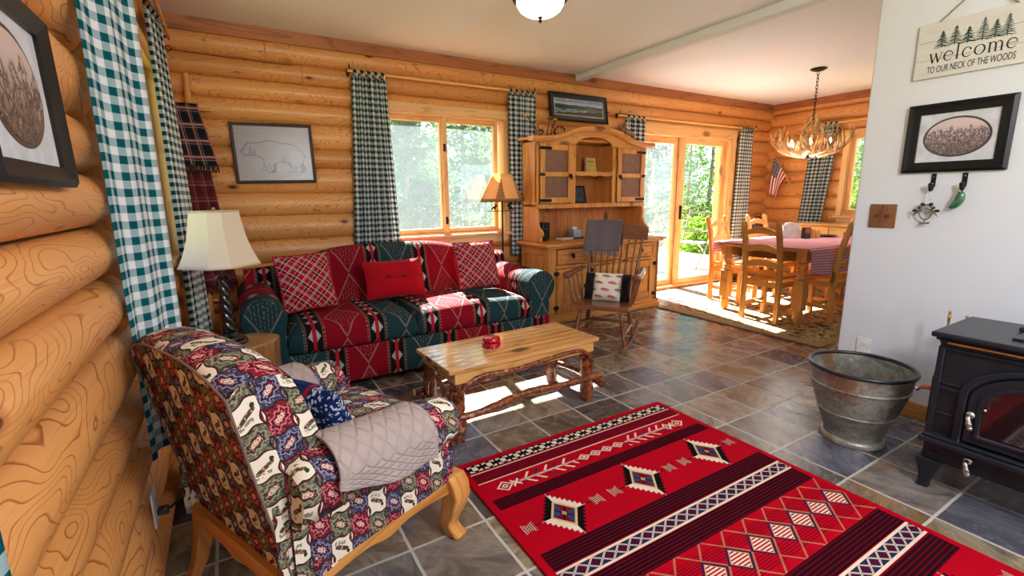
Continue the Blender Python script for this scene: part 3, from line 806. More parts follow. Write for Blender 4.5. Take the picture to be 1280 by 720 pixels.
# quilted covers draped over the arms
for sx, lab in ((1, 'quilted taupe arm cover draped over the armchair arm facing the rug'), (-1, 'quilted taupe arm cover draped over the armchair arm beside the stump')):
    xc = .320 * sx
    def drape(u, v):
        y = lerp(-.222, .118, u) + .008 * math.sin(5 * v)
        s = lerp(0, 1, v); r = .094
        if s < .22: x, z = -.094 + .004 * math.sin(9 * u), lerp(.515, .527, s / .22)
        elif s < .62:
            a = PI * (1 - (s - .22) / .40); x, z = r * math.cos(a), .527 + .084 * math.sin(a)
        else:
            k = (s - .62) / .38; x, z = .094 + .004 * k + .006 * math.sin(11 * u + 2) * k, lerp(.527, lerp(.500, .462, u) - .024 * math.sin(PI * u), k)
        dz = lerp(.030, .002, min(1, (u) * 1.3)) if z > .45 else 0
        e = max(0, (u - .9) / .1); z -= .02 * e * e if z > .51 else 0
        return (xc + x * sx, y, z + dz)
    o = MB().grid(drape, 26, 34, lambda u, v: (u * .38, v * .50)).build('arm_cover', QUILT, None, ang=80, solid=.008, soloff=0)
    o.location = AL; o.rotation_euler = (0, 0, ARZ); tag(o, lab, 'arm cover', 'quilted covers on the armchair arms')
def bluep():
    t = T('blue embroidered cloth'); u, v, _ = t.sep(t.uv())
    n = t.vor(t.uv(), 130, 'Color'); a, b, _ = t.sep(n)
    edge = u.gt(.18)
    c = t.mix(edge * a.gt(.74), srgb(24, 44, 96), srgb(196, 206, 220)); c = t.mix(u.inr(.165, .185), c, srgb(150, 30, 44))
    return t.bsdf(c, .9, 0, None, .1)
o = thing('throw_pillow', 'small dark blue patterned pillow sunk in the armchair seat', 'cushion', AL, ARZ)
m = pillow(MB(), .30, .21, .10, frame((.06, -.065, .585), (1, 0.1, 0), (0, -.35, 1))); m.build('cover', bluep(), o, ang=80)

# ------------------------------------------------------------------ coffee table
def bark(name, c1, c2):
    t = T(name); o = t.obj(); n = t.noise(o, 26, 5, 1.5); k = t.vor(o, 9)
    c = t.ramp(n, [(.32, c2), (.5, c1), (.64, tuple(min(1, x * 1.9) for x in c1)), (.75, c2)])
    c = t.mix((1 - k.ss(.1, .2)) * .7, c, srgb(214, 150, 90))
    return t.bsdf(c, .22, 0, t.bump(n, .5, .01), .5, coat=.5)
BARK = bark('varnished branch', srgb(122, 62, 32), srgb(46, 22, 14))
ENDW = plain('cut branch end', srgb(216, 166, 110), .4)
CL = (1.338, 2.275, 0); CRZ = R(2.4)
ct = thing('coffee_table', 'low slatted coffee table on bark-covered branch legs before the sofa', 'coffee table', CL, CRZ)
m = MB(); n = 7; W = .44; Lh = .50
for i in range(n):
    y0 = -W / 2 + i * W / n; m.box(-Lh, Lh, y0 + .003, y0 + W / n - .003, .378, .402)
top = m.build('tabletop', wood('varnished slat top', srgb(226, 178, 112), srgb(206, 148, 84), srgb(150, 92, 44), 0, .9, .16, .4, .6), ct, bev=.003)
m = MB()
for a, b, c, d in ((-.465, .465, -.205, -.183), (-.465, .465, .183, .205), (-.465, -.443, -.183, .183), (.443, .465, -.183, .183)): m.box(a, b, c, d, .318, .377)
m.build('apron', PINEL[0], ct, bev=.002)
def branch(pts, r0, r1, seed, n=5, seg=10):
    rnd = random.Random(seed); P = smooth_pts(pts, n); N = len(P)
    rad = [lerp(r0, r1, i / (N - 1)) * (1 + rnd.uniform(-.13, .15)) for i in range(N)]
    return MB().tube(P, rad, seg)
for sx in (-1, 1):
    for sy in (-1, 1):
        x, y = sx * .435, sy * .165
        branch([(x, y, .318), (x + sx * .006, y + sy * .004, .2), (x + sx * .004, y + sy * .012, .1), (x + sx * .014, y + sy * .016, 0)], .037, .040, sx * 3 + sy + 9, 4, 12).build('leg', BARK, ct, ang=60)
for sy in (-1, 1):
    y = sy * .218
    b = branch([(-.52, y, .145), (-.3, y + .012 * sy, .152), (-.05, y - .008 * sy, .175), (.2, y + .01 * sy, .168), (.52, y, .158)], .021, .019, 31 + sy, 7); b.build('stretcher', BARK, ct, ang=60)
    for x in (-.522, .522):
        e = MB(); e.lathe([(.0195, -.002), (.0195, .002)], 12, Matrix.Translation((x, y, .145 if x < 0 else .158)) @ Matrix.Rotation(PI / 2, 4, 'Y')); e.build('stretcher_end', ENDW, ct)
    branch([(-.46, sy * .205, .19), (-.43, sy * .214, .28), (-.33, sy * .219, .338), (-.12, sy * .222, .332), (.1, sy * .222, .345), (.34, sy * .219, .348), (.43, sy * .214, .29), (.46, sy * .205, .21)], .013, .012, 41 + sy, 6).build('bent_branch', BARK, ct, ang=60)
    branch([(-.38, sy * .17, .29), (-.1, sy * .178, .30), (.15, sy * .172, .305), (.36, sy * .17, .30)], .010, .009, 71 + sy, 5, 8).build('bent_branch', BARK, ct, ang=60)
for sx in (-1, 1):
    branch([(sx * .487, -.27, .12), (sx * .492, -.05, .135), (sx * .489, .12, .13), (sx * .487, .27, .125)], .02, .018, 51 + sx, 6).build('stretcher', BARK, ct, ang=60)
    branch([(sx * .47, -.155, .14), (sx * .478, -.11, .24), (sx * .48, 0, .30), (sx * .478, .11, .24), (sx * .47, .155, .14)], .011, .011, 61 + sx, 5).build('bent_branch', BARK, ct, ang=60)
RL = (1.212, 2.275, .4025)
tin = thing('stacked_tin', 'small shiny red two-tier round tin on the slatted coffee table', 'tin', RL, 0)
RT = T('red lacquer'); o_ = RT.obj(); x_, y_, z_ = RT.sep(o_)
REDL = RT.bsdf(RT.mix(RT.noise(o_, 45, 3, 1.5).gt(.60), srgb(196, 18, 40), srgb(40, 12, 18)), .12, 0, None, .6)
m = MB(); m.lathe([(.002, 0), (.045, 0), (.053, .006), (.055, .016), (.052, .026), (.044, .030), (.002, .030)], 28, None, False); m.build('lower_tier', REDL, tin)
m = MB(); m.lathe([(.002, .030), (.040, .030), (.050, .035), (.052, .044), (.048, .053), (.036, .057), (.002, .058)], 28, None, False); m.build('lid', REDL, tin)

# ------------------------------------------------------------------ stump and table lamp
STL = (0, 2.815, 0)
stump = thing('stump_table', 'rough tree stump side table between the armchair and the sofa', 'stump', STL)
def stump_mat():
    t = T('stump bark and end grain'); o = t.obj(); x, y, z = t.sep(o)
    r = t.m('SQRT', x * x + y * y) + (t.noise(o, 7, 3) - .5) * .03
    ring = (r * 95).fr(); a = t.m('ARCTAN2', y, x)
    topc = t.mix(ring.ss(.5, 1), srgb(172, 128, 76), srgb(126, 84, 44)); topc = t.mix(t.noise(o, 14, 4).ss(.5, .75) * .6, topc, srgb(110, 74, 40))
    side = t.ramp(t.noise(t.mapv(o, (16, 16, 2.2)), 1, 5, .8), [(.3, srgb(82, 56, 30)), (.5, srgb(134, 92, 48)), (.68, srgb(168, 122, 66)), (.8, srgb(110, 74, 38))])
    return t.bsdf(t.mix(z.gt(.494), side, topc), .5, 0, t.bump(t.noise(t.mapv(o, (20, 20, 3)), 1, 4), .5, .012), .4)
rnd = random.Random(4)
wob = [1 + .05 * math.sin(3 * a + 1) + .025 * math.sin(7 * a) for a in [2 * PI * k / 40 for k in range(40)]]
m = MB(); prof = [(.02, 0), (.160, 0), (.165, .01), (.158, .15), (.155, .3), (.160, .42), (.165, .48), (.160, .496), (.152, .50), (.1, .50), (.002, .50)]
vs = []
for r, z in prof:
    for k in range(40): a = 2 * PI * k / 40; vs.append((r * wob[k] * math.cos(a), r * wob[k] * math.sin(a), z))
m.add(vs, [(i * 40 + k, i * 40 + (k + 1) % 40, (i + 1) * 40 + (k + 1) % 40, (i + 1) * 40 + k) for i in range(len(prof) - 1) for k in range(40)]); m.build('trunk', stump_mat(), stump, ang=50)
LL = (-.062, 2.80, .5012)
tl = thing('table_lamp', 'black rope-twist table lamp with cream bell shade on the stump', 'table lamp', LL)
BLK = plain('black lacquer', srgb(18, 17, 19), .25, 0, coat=.4)
m = MB(); m.lathe([(.003, 0), (.082, 0), (.085, .008), (.080, .018), (.066, .024), (.070, .030), (.066, .038), (.045, .046), (.034, .06), (.038, .07), (.03, .078), (.003, .08)], 28, None, False); m.build('base', BLK, tl)
# rope twisted column
def twist(u, v):
    a = u * 2 * PI; z = lerp(.08, .34, v); r = (.036 - .014 * v) * (.8 + .2 * abs(math.cos(2.5 * (a + v * 7))))
    return (r * math.cos(a), r * math.sin(a), z)
m = MB(); m.grid(twist, 40, 50); m.build('column', BLK, tl, ang=60)
m = MB(); m.lathe([(.003, .34), (.028, .34), (.032, .35), (.022, .362), (.012, .37), (.010, .46), (.003, .46)], 20, None, False); m.build('lamp_neck', BLK, tl)
def shade_mat(name, c, tr=.5):
    t = T(name); f = t.noise(t.obj(), 160, 3); col = t.mix(f, tuple(x * .92 for x in c), c)
    a = t.n('ShaderNodeBsdfDiffuse'); b = t.n('ShaderNodeBsdfTranslucent'); t.put(a.inputs[0], col); t.put(b.inputs[0], col)
    x = t.n('ShaderNodeMixShader'); x.inputs[0].default_value = tr
    t.nt.links.new(a.outputs[0], x.inputs[1]); t.nt.links.new(b.outputs[0], x.inputs[2]); t.nt.links.new(x.outputs[0], t.out.inputs[0])
    return t.mat
SHADE = shade_mat('cream linen shade', srgb(244, 230, 206), .25)
UA = math.atan(.27) / (2 * PI)      # corner angle of the shade plan
def bell(u, v):       # rectangular bell with cut corners
    a = u * 2 * PI; z = lerp(.415, .685, v)
    f = lerp(1, .60, v) - .085 * math.sin(PI * v) * (1 - v * .3)
    k = max(abs(math.cos(a)), abs(math.sin(a)), (abs(math.cos(a)) + abs(math.sin(a))) / 1.27)
    r = .178 * f / k
    return (r * math.cos(a), r * math.sin(a), z)
UC = [0]
for q in range(4):
    UC += [lerp(q * .25, q * .25 + UA, i / 5) for i in range(1, 6)] + [lerp(q * .25 + UA, q * .25 + .25 - UA, i / 4) for i in range(1, 5)] + [lerp(q * .25 + .25 - UA, q * .25 + .25, i / 5) for i in range(1, 6)]
m = MB(); NU_ = len(UC) - 1; m.grid(lambda u, v: bell(UC[round(u * NU_)], v), NU_, 14); m.build('lamp_shade', SHADE, tl, ang=20, solid=.002)
m = MB(); m.tube([bell(i / 64, 0) for i in range(64)], .004, 6, closed=True); m.build('shade_trim', fabric('cream braid', srgb(206, 190, 156)), tl)
m = MB(); m.tube([bell(i / 64, 1) for i in range(64)], .0035, 6, closed=True); m.build('shade_trim', bpy.data.materials['cream braid'], tl)
m = MB(); m.tube([(-.095, 0, .68), (0, 0, .672), (.095, 0, .68)], .002, 6); m.tube([(0, 0, .45), (0, 0, .695)], .0022, 6); m.ball((0, 0, .697), .008); m.build('finial', BRASS, tl)

# ------------------------------------------------------------------ big rug
def rug_mat():
    t = T('southwestern rug pile'); x, y, z = t.sep(t.obj())      # object origin = rug centre
    ax = x.ab(); s = y.ab(); W = .642
    RED, MAR, DK, CR, NAVY = srgb(176, 4, 28), srgb(84, 6, 24), srgb(28, 9, 16), srgb(228, 214, 194), srgb(36, 44, 78)
    c = RED
    inn = ax.lt(W)
    def band(a, b): return s.inr(a, b) * inn
    lines = lambda p, k: (s / p).fr().lt(k)
    # dark ribbed bands
    dk = (band(.12, .211) + band(.284, .374) + band(.651, .722)).mn(1)
    c = t.mix(dk, c, t.mix(lines(.0145, .5), MAR, DK))
    mid = band(.856, .921); c = t.mix(mid, c, t.mix(lines(.013, .4), srgb(120, 10, 32), MAR))
    c = t.mix((band(.846, .852) + band(.924, .930)).mn(1), c, CR)
    # outer black band with white triangles
    mo = band(.936, 1.002); k = (x / .075).fr(); kk = (k - .5).ab(); yy = (s - .969).ab() / .030
    tri = (kk * 2).lt(yy) * yy.lt(.86) * yy.gt(.38) + ((1 - kk * 2)).lt(1 - yy) * kk.gt(.33) * yy.lt(.5)
    c = t.mix(mo, c, srgb(28, 14, 20)); c = t.mix(mo * tri.mn(1) * kk.gt(.07), c, CR)
    # white bands with navy hourglasses
    wb = band(.214, .281); c = t.mix(wb, c, CR)
    wi = band(.224, .271); k2 = (x / .062).fr(); a2 = (k2 - .5).ab(); y2 = (s - .2475) / .0235
    diag = ((a2 * 2 - y2.ab()).ab()).lt(.17); c = t.mix(wi * (1 - diag), c, t.mix(a2.lt(.25), srgb(70, 16, 48), NAVY)); 
    c = t.mix(wi * ((a2 * 2 - y2.ab()).ab()).lt(.045), c, srgb(120, 20, 46))
    # middle lozenge field
    lf = s.lt(.119) * inn
    m1 = (x / .128).fr() - .5; m1a = m1.ab()
    dl = m1a * 2.0 + s / .062          # diamonds along the centre line
    g1 = ((x / .128 + y / .124) * 1.0).fr(); g2 = ((x / .128 - y / .124) * 1.0).fr()
    hatch = (s / .010).fr().lt(.35) * s.inr(.03, .09)
    c = t.mix(lf * hatch * .8, c, srgb(70, 6, 24))
    c = t.mix(lf * (g1.lt(.08).mx(g2.lt(.08))) * ((x / .006 + y / .006).fr().lt(.6)), c, srgb(178, 140, 104))
    c = t.mix(lf * dl.lt(1.0), c, srgb(66, 26, 62)); c = t.mix(lf * dl.lt(.78), c, RED)
    c = t.mix(lf * dl.lt(.70), c, t.mix((y / .012 + (x * 0)).fr().lt(.5), RED, CR)); c = t.mix(lf * dl.inr(.70, .78), c, srgb(200, 160, 120))
    # big serrated diamonds in the red field
    f3 = band(.374, .651); yc = s - .508
    px = (x + .434 * 1.5).mod(.434) - .217; pa = px.ab()
    inrange = ax.lt(.62)
    saw = (((px + yc) / .030).fr() - .5).ab() * .34; saw2 = (((px - yc) / .030).fr() - .5).ab() * .34
    sgn = (px * yc).gt(0)
    d3 = pa / .098 + yc.ab() / .128
    edge = d3 + (saw * (1 - sgn) + saw2 * sgn)
    body = edge.lt(1.12) * f3 * inrange
    c = t.mix(body, c, t.mix(sgn, srgb(20, 14, 16), CR))
    c = t.mix(body * d3.lt(.66), c, srgb(216, 180, 130)); c = t.mix(body * d3.lt(.54), c, t.mix(sgn, srgb(40, 70, 110), srgb(120, 14, 34)))
    c = t.mix(body * d3.lt(.5) * (pa / .098 - yc.ab() / .128).ab().lt(.06), c, srgb(60, 12, 28)); c = t.mix(body * d3.lt(.17), c, srgb(60, 12, 28)); c = t.mix(body * d3.lt(.12), c, srgb(190, 150, 110))
    # arrows between them
    qx = (x + .434).mod(.434) - .217; qa = qx.ab()
    stem = yc.ab().lt(.003) * qa.inr(.04, .125)
    fl = (qa - .05).ab().lt(.026) * (yc.ab() - (.05 - qa).ab() * .5).ab().lt(.016) * ((yc / .006 + qa / .006)).fr().lt(.55)
    c = t.mix(f3 * stem * (1 - body), c, srgb(60, 10, 24)); c = t.mix(f3 * fl * (1 - body), c, t.mix((qa / .01).fr().lt(.5), CR, srgb(40, 20, 24)))
    # symbol strip: crooks, eyes, fish
    f4 = band(.722, .845); sy = s - .784; sa = sy.ab()
    u = x; spine = sa.lt(.006) * (x / .008).fr().lt(.6)
    seg = ax.inr(.16, .47)
    crook = ((((u - sa * .9) / .052).fr() - .5).ab()).lt(.13) * sa.inr(.008, .042) * seg
    hue = t.white(t.com(((u - sa * .9) / .052).fl(), sy.gt(0), 0))
    c = t.mix(f4 * crook, c, t.mix(hue.gt(.65), CR, NAVY)); c = t.mix(f4 * spine * seg, c, CR)
    ex = (x / .072).fr() - .5; ed = ex.ab() * 2 + sa / .026
    eye = ax.lt(.15); c = t.mix(f4 * eye * (ed.inr(.72, 1.0).mx(ed.lt(.3)).mx(ed.inr(.45, .55))), c, CR)
    fx = ax - .545; fd = fx.ab() / .042 + sa / .036; fish = (fd.inr(.74, 1.0)).mx(fd.lt(.42) * fd.gt(.18)) + ((fx + .055).ab().lt(.02) * (sa - (fx + .055).ab()).ab().lt(.008))
    c = t.mix(f4 * fish.mn(1), c, CR)
    p = t.noise(t.obj(), 700, 2)
    c = t.mul(.45, c, t.mix(p, (.55, .55, .55), (1.2, 1.2, 1.2)))
    return t.bsdf(c, .95, 0, t.bump(p, .3, .003), .05)
RUGL = (1.45, .814, 0)
rug = thing('area_rug', 'large red southwestern rug with banded diamonds and arrows on slate tiles', 'rug', RUGL)
m = MB(); m.box(-.674, .674, -1.036, 1.036, 0.001, .011); m.build('pile', rug_mat(), rug, bev=.004)
# ------------------------------------------------------------------ hutch
HL = (3.34, 3.95, 0)
hu = thing('hutch', 'tall rustic pine hutch with arched top, iron hinges and screened doors', 'hutch', HL)
hx0, hx1, hyf, hyb = 2.60, 4.08, 3.66, 4.155
m = at(HL); m.box(hx0, hx0 + .025, hyf + .02, hyb, .07, .755); m.box(hx1 - .025, hx1, hyf + .02, hyb, .07, .755); m.box(hx0 + .02, hx1 - .02, hyb - .02, hyb, .07, .755); m.box(hx0 + .02, hx1 - .02, hyf + .04, hyb - .02, .07, .10)
for x in (hx0, 3.06, 3.545, hx1 - .075):
    m.box(x, x + .075 if x in (hx0, hx1 - .075) else x + .05, hyf, hyf + .03, .07, .755)
m.box(hx0, hx1, hyf, hyf + .03, .735, .755); m.box(hx0 + .05, hx1 - .05, hyf, hyf + .03, .545, .575); m.box(hx0 + .05, hx1 - .05, hyf, hyf + .03, .07, .115)
for sx, x in ((-1, hx0), (1, hx1)):
    for a, b, c, d in ((hyf, hyf + .07, .07, .755), (hyb - .07, hyb, .07, .755), (hyf + .07, hyb - .07, .67, .755), (hyf + .07, hyb - .07, .07, .15)): m.box(x - .012 if sx < 0 else x, x if sx < 0 else x + .012, a, b, c, d)
m.build('cabinet', PINE[2], hu, bev=.004)
m = at(HL); m.box(hx0 - .035, hx1 + .035, hyf - .03, hyb, 0, .06); m.box(hx0 - .02, hx1 + .02, hyf - .016, hyb, .06, .085); m.build('plinth', PINE[0], hu, bev=.008)
m = at(HL); m.box(hx0 - .075, hx1 + .075, hyf - .055, hyb, .762, .792); m.box(hx0 - .045, hx1 + .045, hyf - .03, hyb, .742, .762); m.build('countertop', PINE[0], hu, bev=.008, bseg=3)
cols = [(hx0 + .08, 3.055), (3.115, 3.54), (3.60, hx1 - .08)]
def knob(parent, x, y, z, drop=True):
    k = at(HL); k.lathe([(.002, 0), (.02, 0), (.022, .003), (.012, .006)], 14, Matrix.Translation((x, y, z)) @ Matrix.Rotation(PI / 2, 4, 'X'), False)
    k.tube([(x - .014, y - .008, z), (x - .016, y - .016, z - .02), (x, y - .018, z - .034), (x + .016, y - .016, z - .02), (x + .014, y - .008, z)], .004, 6)
    k.ball((x, y - .018, z - .03), .009, 10, 6); k.ball((x, y - .010, z + .004), .008, 10, 6); k.build('knob', IRON, parent)
for i, (a, b) in enumerate(cols):
    m = at(HL); m.box(a, b, hyf - .012, hyf + .012, .585, .73)
    for (p, q, r, s) in ((a, b, .585, .602), (a, b, .713, .73), (a, a + .018, .602, .713), (b - .018, b, .602, .713)): m.box(p, q, hyf - .022, hyf - .011, r, s)
    m.box(a + .045, b - .045, hyf - .018, hyf - .010, .625, .692)
    d = m.build('drawer', PINE[0], hu, bev=.003); knob(d, (a + b) / 2, hyf - .018, .672)
    m = at(HL)
    for (p, q, r, s) in ((a, a + .06, .12, .54), (b - .06, b, .12, .54), (a + .06, b - .06, .475, .54), (a + .06, b - .06, .12, .185)): m.box(p, q, hyf - .018, hyf + .012, r, s)
    m.box(a + .055, b - .055, hyf - .004, hyf + .006, .18, .48); m.box(a + .085, b - .085, hyf - .012, hyf - .003, .21, .45)
    d = m.build('door', PINE[2], hu, bev=.003)
    for z in (.50, .16):
        k = at(HL); xx = a - .012 if i < 2 else b + .012
        k.box(xx - .03, xx + .03, hyf - .023, hyf - .0185, z - .018, z + .018); k.tube([(xx, hyf - .024, z - .022), (xx, hyf - .024, z + .022)], .006, 8); k.build('hinge', IRON, d, bev=.002)
    if i != 1: knob(d, b - .03 if i < 2 else a + .03, hyf - .02, .35)
# upper case
ux0, ux1, uyf, uyb = 2.605, 4.075, 3.90, 4.155
def topline(x):
    k = (x - 3.34); return 1.770 + .125 * math.exp(-(abs(k) / .43) ** 3.2)
m = at(HL); m.box(ux0, ux0 + .025, uyf, uyb, 1.14, 1.765); m.box(ux1 - .025, ux1, uyf, uyb, 1.14, 1.765); m.box(ux0, ux1, uyf + .01, uyb, 1.135, 1.16); m.box(3.035, 3.055, uyf, uyb, 1.16, 1.77); m.box(3.61, 3.63, uyf, uyb, 1.16, 1.77)
m.box(ux0, ux1, uyf - .002, uyf + .012, 1.12, 1.165)
for a, b in ((3.03, 3.085), (3.585, 3.64), (ux0, ux0 + .03), (ux1 - .03, ux1)): m.box(a, b, uyf - .004, uyf + .02, 1.165, 1.75)
m.box(ux0 + .02, ux1 - .02, uyf + .02, uyb, 1.455, 1.475)
m.build('upper_case', PINE[2], hu, bev=.003)
# arched fascia with arched opening below it
n = 40; top_ = [(lerp(ux0, ux1, i / n), topline(lerp(ux0, ux1, i / n))) for i in range(n + 1)]
low = [(ux0, 1.735), (3.085, 1.735)] + [(3.335 + .25 * math.cos(a), 1.735 + .095 * math.sin(a)) for a in [PI - i * PI / 16 for i in range(17)]] + [(3.585, 1.735), (ux1, 1.735)]
vs = []; m = at(HL)
def lowz(x):
    if 3.085 < x < 3.585: return 1.735 + .10 * math.sqrt(max(0, 1 - ((x - 3.335) / .25) ** 2))
    return 1.735
N = 60
for i in range(N):
    a, b = lerp(ux0, ux1, i / N), lerp(ux0, ux1, (i + 1) / N)
    m.add([(a, uyf - .004, lowz(a)), (b, uyf - .004, lowz(b)), (b, uyf - .004, topline(b)), (a, uyf - .004, topline(a)), (a, uyf + .02, lowz(a)), (b, uyf + .02, lowz(b)), (b, uyf + .02, topline(b)), (a, uyf + .02, topline(a))], [(0, 1, 2, 3), (7, 6, 5, 4), (0, 4, 5, 1), (3, 2, 6, 7)])
m.build('fascia', PINE[0], hu)
m = at(HL); prof = [(-.075, .012), (-.075, .034), (-.045, .034), (-.045, .0)]
xs = [lerp(ux0 - .075, ux1 + .075, i / 44) for i in range(45)]; vs = []
for x in xs:
    z = topline(x) - .004
    for dy, dz in ((-.062, .006), (-.068, .016), (-.062, .040), (.035, .040), (.035, .0), (-.0, .0), (-.03, -.012)): vs.append((x, uyf + dy, z + dz))
k = 7; m.add(vs, [(i * k + j, i * k + (j + 1) % k, (i + 1) * k + (j + 1) % k, (i + 1) * k + j) for i in range(44) for j in range(k)] + [tuple(range(k)), tuple(44 * k + j for j in range(k))])
m.build('cornice', PINE[0], hu, ang=45)
m = at(HL); m.box(ux0 - .055, ux1 + .055, uyf + .03, uyb, 1.786, 1.806); m.build('top_board', PINE[0], hu, bev=.003)
m = at(HL)
for i in range(12):
    a = lerp(ux0, ux1, i / 12); b = lerp(ux0, ux1, (i + 1) / 12); m.box(a + .001, b - .001, uyb - .012, uyb, .795, 1.785)
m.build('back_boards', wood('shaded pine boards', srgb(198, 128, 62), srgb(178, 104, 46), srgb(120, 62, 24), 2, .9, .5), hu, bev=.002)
for sx, x in ((1, ux0), (-1, ux1 - .03)):       # shaped brackets between counter and upper case
    P = [(uyb, .793), (3.835, .793), (3.835, .84), (3.80, .865), (3.82, .905), (3.87, .94), (3.89, 1.0), (3.885, 1.07), (3.905, 1.135), (uyb, 1.135)]
    P = [(3.70 + .02 if False else y, z) for y, z in P]
    m = MB(Matrix.Translation([-c for c in HL]) @ Matrix(((0, 0, 1, x), (1, 0, 0, 0), (0, 1, 0, 0), (0, 0, 0, 1)))); m.prism(P, 0, .03); m.build('bracket', PINE[2], hu, bev=.004)
# scalloped shelf edge in the open middle
P = [(3.085, 1.487), (3.585, 1.487)] + [(lerp(3.585, 3.085, i / 24), 1.452 - .012 * abs(math.sin(PI * 3 * i / 24))) for i in range(25)]
m = MB(Matrix.Translation([-c for c in HL]) @ Matrix(((1, 0, 0, 0), (0, 0, -1, uyf + .016), (0, 1, 0, 0), (0, 0, 0, 1)))); m.prism(P, 0, .02); m.build('shelf_edge', PINE[0], hu, bev=.003)
MESHM = plain('brown rusted tin screen', srgb(128, 92, 72), .6, .2, .3, 300)
for (a, b, sx) in ((2.64, 3.028, -1), (3.645, 4.04, 1)):
    m = at(HL); z0, z1 = 1.172, 1.738
    for (p, q, r, s) in ((a, a + .055, z0, z1), (b - .055, b, z0, z1), (a + .055, b - .055, z1 - .055, z1), (a + .055, b - .055, z0, z0 + .055), (a + .055, b - .055, 1.43, 1.475)): m.box(p, q, uyf - .026, uyf - .006, r, s)
    d = m.build('door', PINE[2], hu, bev=.004)
    m = at(HL); m.box(a + .05, b - .05, uyf - .014, uyf - .010, z0 + .05, z1 - .05); m.build('door_screen', MESHM, d)
    for z in (1.70, 1.45, 1.20):
        k = at(HL); x = a if sx < 0 else b; L = .13 if z != 1.45 else .05
        k.box(min(x - sx * -.01, x + -sx * L), max(x - sx * -.01, x - sx * L), uyf - .031, uyf - .0265, z - .014, z + .014); k.build('hinge', IRON, d, bev=.002)
    knob(d, (b - .028) if sx < 0 else a + .028, uyf - .032, 1.44)
# things in and on the hutch
def prop(nm, lab, cat, loc): return thing(nm, lab, cat, loc)
loc = (3.42, 4.05, 1.4785); b = prop('booklet', 'yellow booklet standing on the arched middle shelf of the hutch', 'booklet', loc)
m = MB(); m.box(-.075, .075, -.006, .006, 0, .165, Matrix.Rotation(R(-12), 4, 'X')); m.build('cover', plain('yellow paper cover', srgb(216, 186, 92), .6), b)
m = MB(); m.box(-.095, -.078, -.03, .0, 0.0, .165); m.build('back_board', plain('pale card', srgb(190, 170, 150), .6), b)
m = MB()
for i, wv in enumerate((.016, .012, .014, .010, .013, .012)): m.box(-.05 + i * .017, -.05 + i * .017 + wv * .75, -.0072, -.0064, .118, .134, Matrix.Rotation(R(-12), 4, 'X'))
m.build('title_print', plain('dark print', srgb(70, 56, 30), .6), b)
loc = (3.285, 4.06, 1.1645); b = prop('photo_frame', 'small black photo frame leaning in the lower open middle of the hutch', 'photo frame', loc)
Mx = Matrix.Rotation(R(-14), 4, 'X'); m = MB()
for (p, q, r, s) in ((-.085, -.07, 0, .185), (.07, .085, 0, .185), (-.07, .07, 0, .015), (-.07, .07, .17, .185)): m.box(p, q, -.008, .008, r, s, Mx)
m.build('frame', BLK, b, bev=.002); m = MB(); m.box(-.072, .072, 0, .004, .012, .172, Mx); m.build('picture', plain('dark photograph', srgb(70, 74, 88), .3, 0, 0, 200, .5, .5), b)
loc = (2.775, 4.03, .793); b = prop('speaker', 'upright black speaker box on the hutch counter', 'speaker', loc)
m = MB(); m.box(-.045, .045, -.06, .06, 0, .185); m.build('cabinet', BLK, b, bev=.008, bseg=3); m = MB(); m.box(-.038, .038, -.064, -.06, .03, .175); m.build('grille', plain('black cloth grille', srgb(12, 12, 13), .9, 0, .3, 500), b, bev=.001); m = MB(); m.box(-.015, .015, -.0655, -.064, .118, .123); m.build('badge', STEEL, b)
b = tag(MB().box(-.085, .085, -.05, .05, 0, .022).build('paper_bundle', plain('creased white paper', srgb(214, 206, 204), .8, 0, .5, 60), None, bev=.006), 'crumpled bundle of white papers on the hutch counter beside the black speaker', 'papers'); b.location = (2.98, 3.93, .793); b.rotation_euler = (0, 0, .2)
b = prop('remote_control', 'slim dark remote control lying on the hutch counter beside papers', 'remote control', (3.15, 3.95, .793))
m = MB(); m.box(-.09, .09, -.02, .02, 0, .014); m.build('case', BLK, b, bev=.005); m = MB()
for i in range(6): m.box(-.06 + i * .022, -.05 + i * .022, -.010, .010, .0145, .016)
m.build('button_pad', plain('grey rubber pad', srgb(140, 140, 140), .6), b)
b = prop('tissue_box', 'small pale blue tissue box on the hutch counter behind the rocker throw', 'box', (3.215, 4.06, .793))
m = MB(); m.box(-.05, .05, -.05, .05, 0, .095); m.build('carton', plain('pale blue carton', srgb(160, 176, 196), .6), b, bev=.003); m = MB(); m.grid(lambda u, v: (lerp(-.03, .03, u), .012 * math.sin(6 * u) * v, .093 + .028 * v * (1 - .6 * abs(u - .5))), 8, 4); m.build('tissue', plain('white tissue', srgb(236, 236, 236), .9), b, solid=.002)
# wire mushroom sculpture
b = prop('wire_sculpture', 'rusty wire sculpture with small mushroom caps on top of the hutch', 'sculpture', (2.82, 4.03, 1.808)); b.rotation_euler = (0, 0, 0)
RUST = plain('rusty wire', srgb(72, 42, 34), .5, .7)
stems = [((-.20, 0, .005), (-.12, 0, .06), (-.24, 0, .20), .030, (218, 176, 70)), ((-.12, .01, .005), (-.08, .02, .05), (-.10, .02, .14), .020, (190, 130, 110)), ((-.12, -.01, .005), (-.06, -.02, .05), (-.08, -.02, .07), .026, (80, 70, 130)), ((0, 0, .005), (.02, .02, .08), (.05, .02, .20), .030, (116, 108, 150)), ((.05, 0, .005), (.06, 0, .1), (.10, 0, .185), .028, (226, 176, 60)), ((.08, 0, .005), (.1, .02, .1), (.09, .03, .13), .018, (150, 130, 120))]
m = MB()
for a, c, e, r, col in stems: m.tube(smooth_pts([a, c, e], 6), .0045, 6)
for k in range(5): m.tube([(.16 + .055 * math.cos(a) * math.cos(k * .63), .055 * math.cos(a) * math.sin(k * .63), .075 + .055 * math.sin(a)) for a in [2 * PI * i / 18 for i in range(18)]], .003, 5, closed=True)
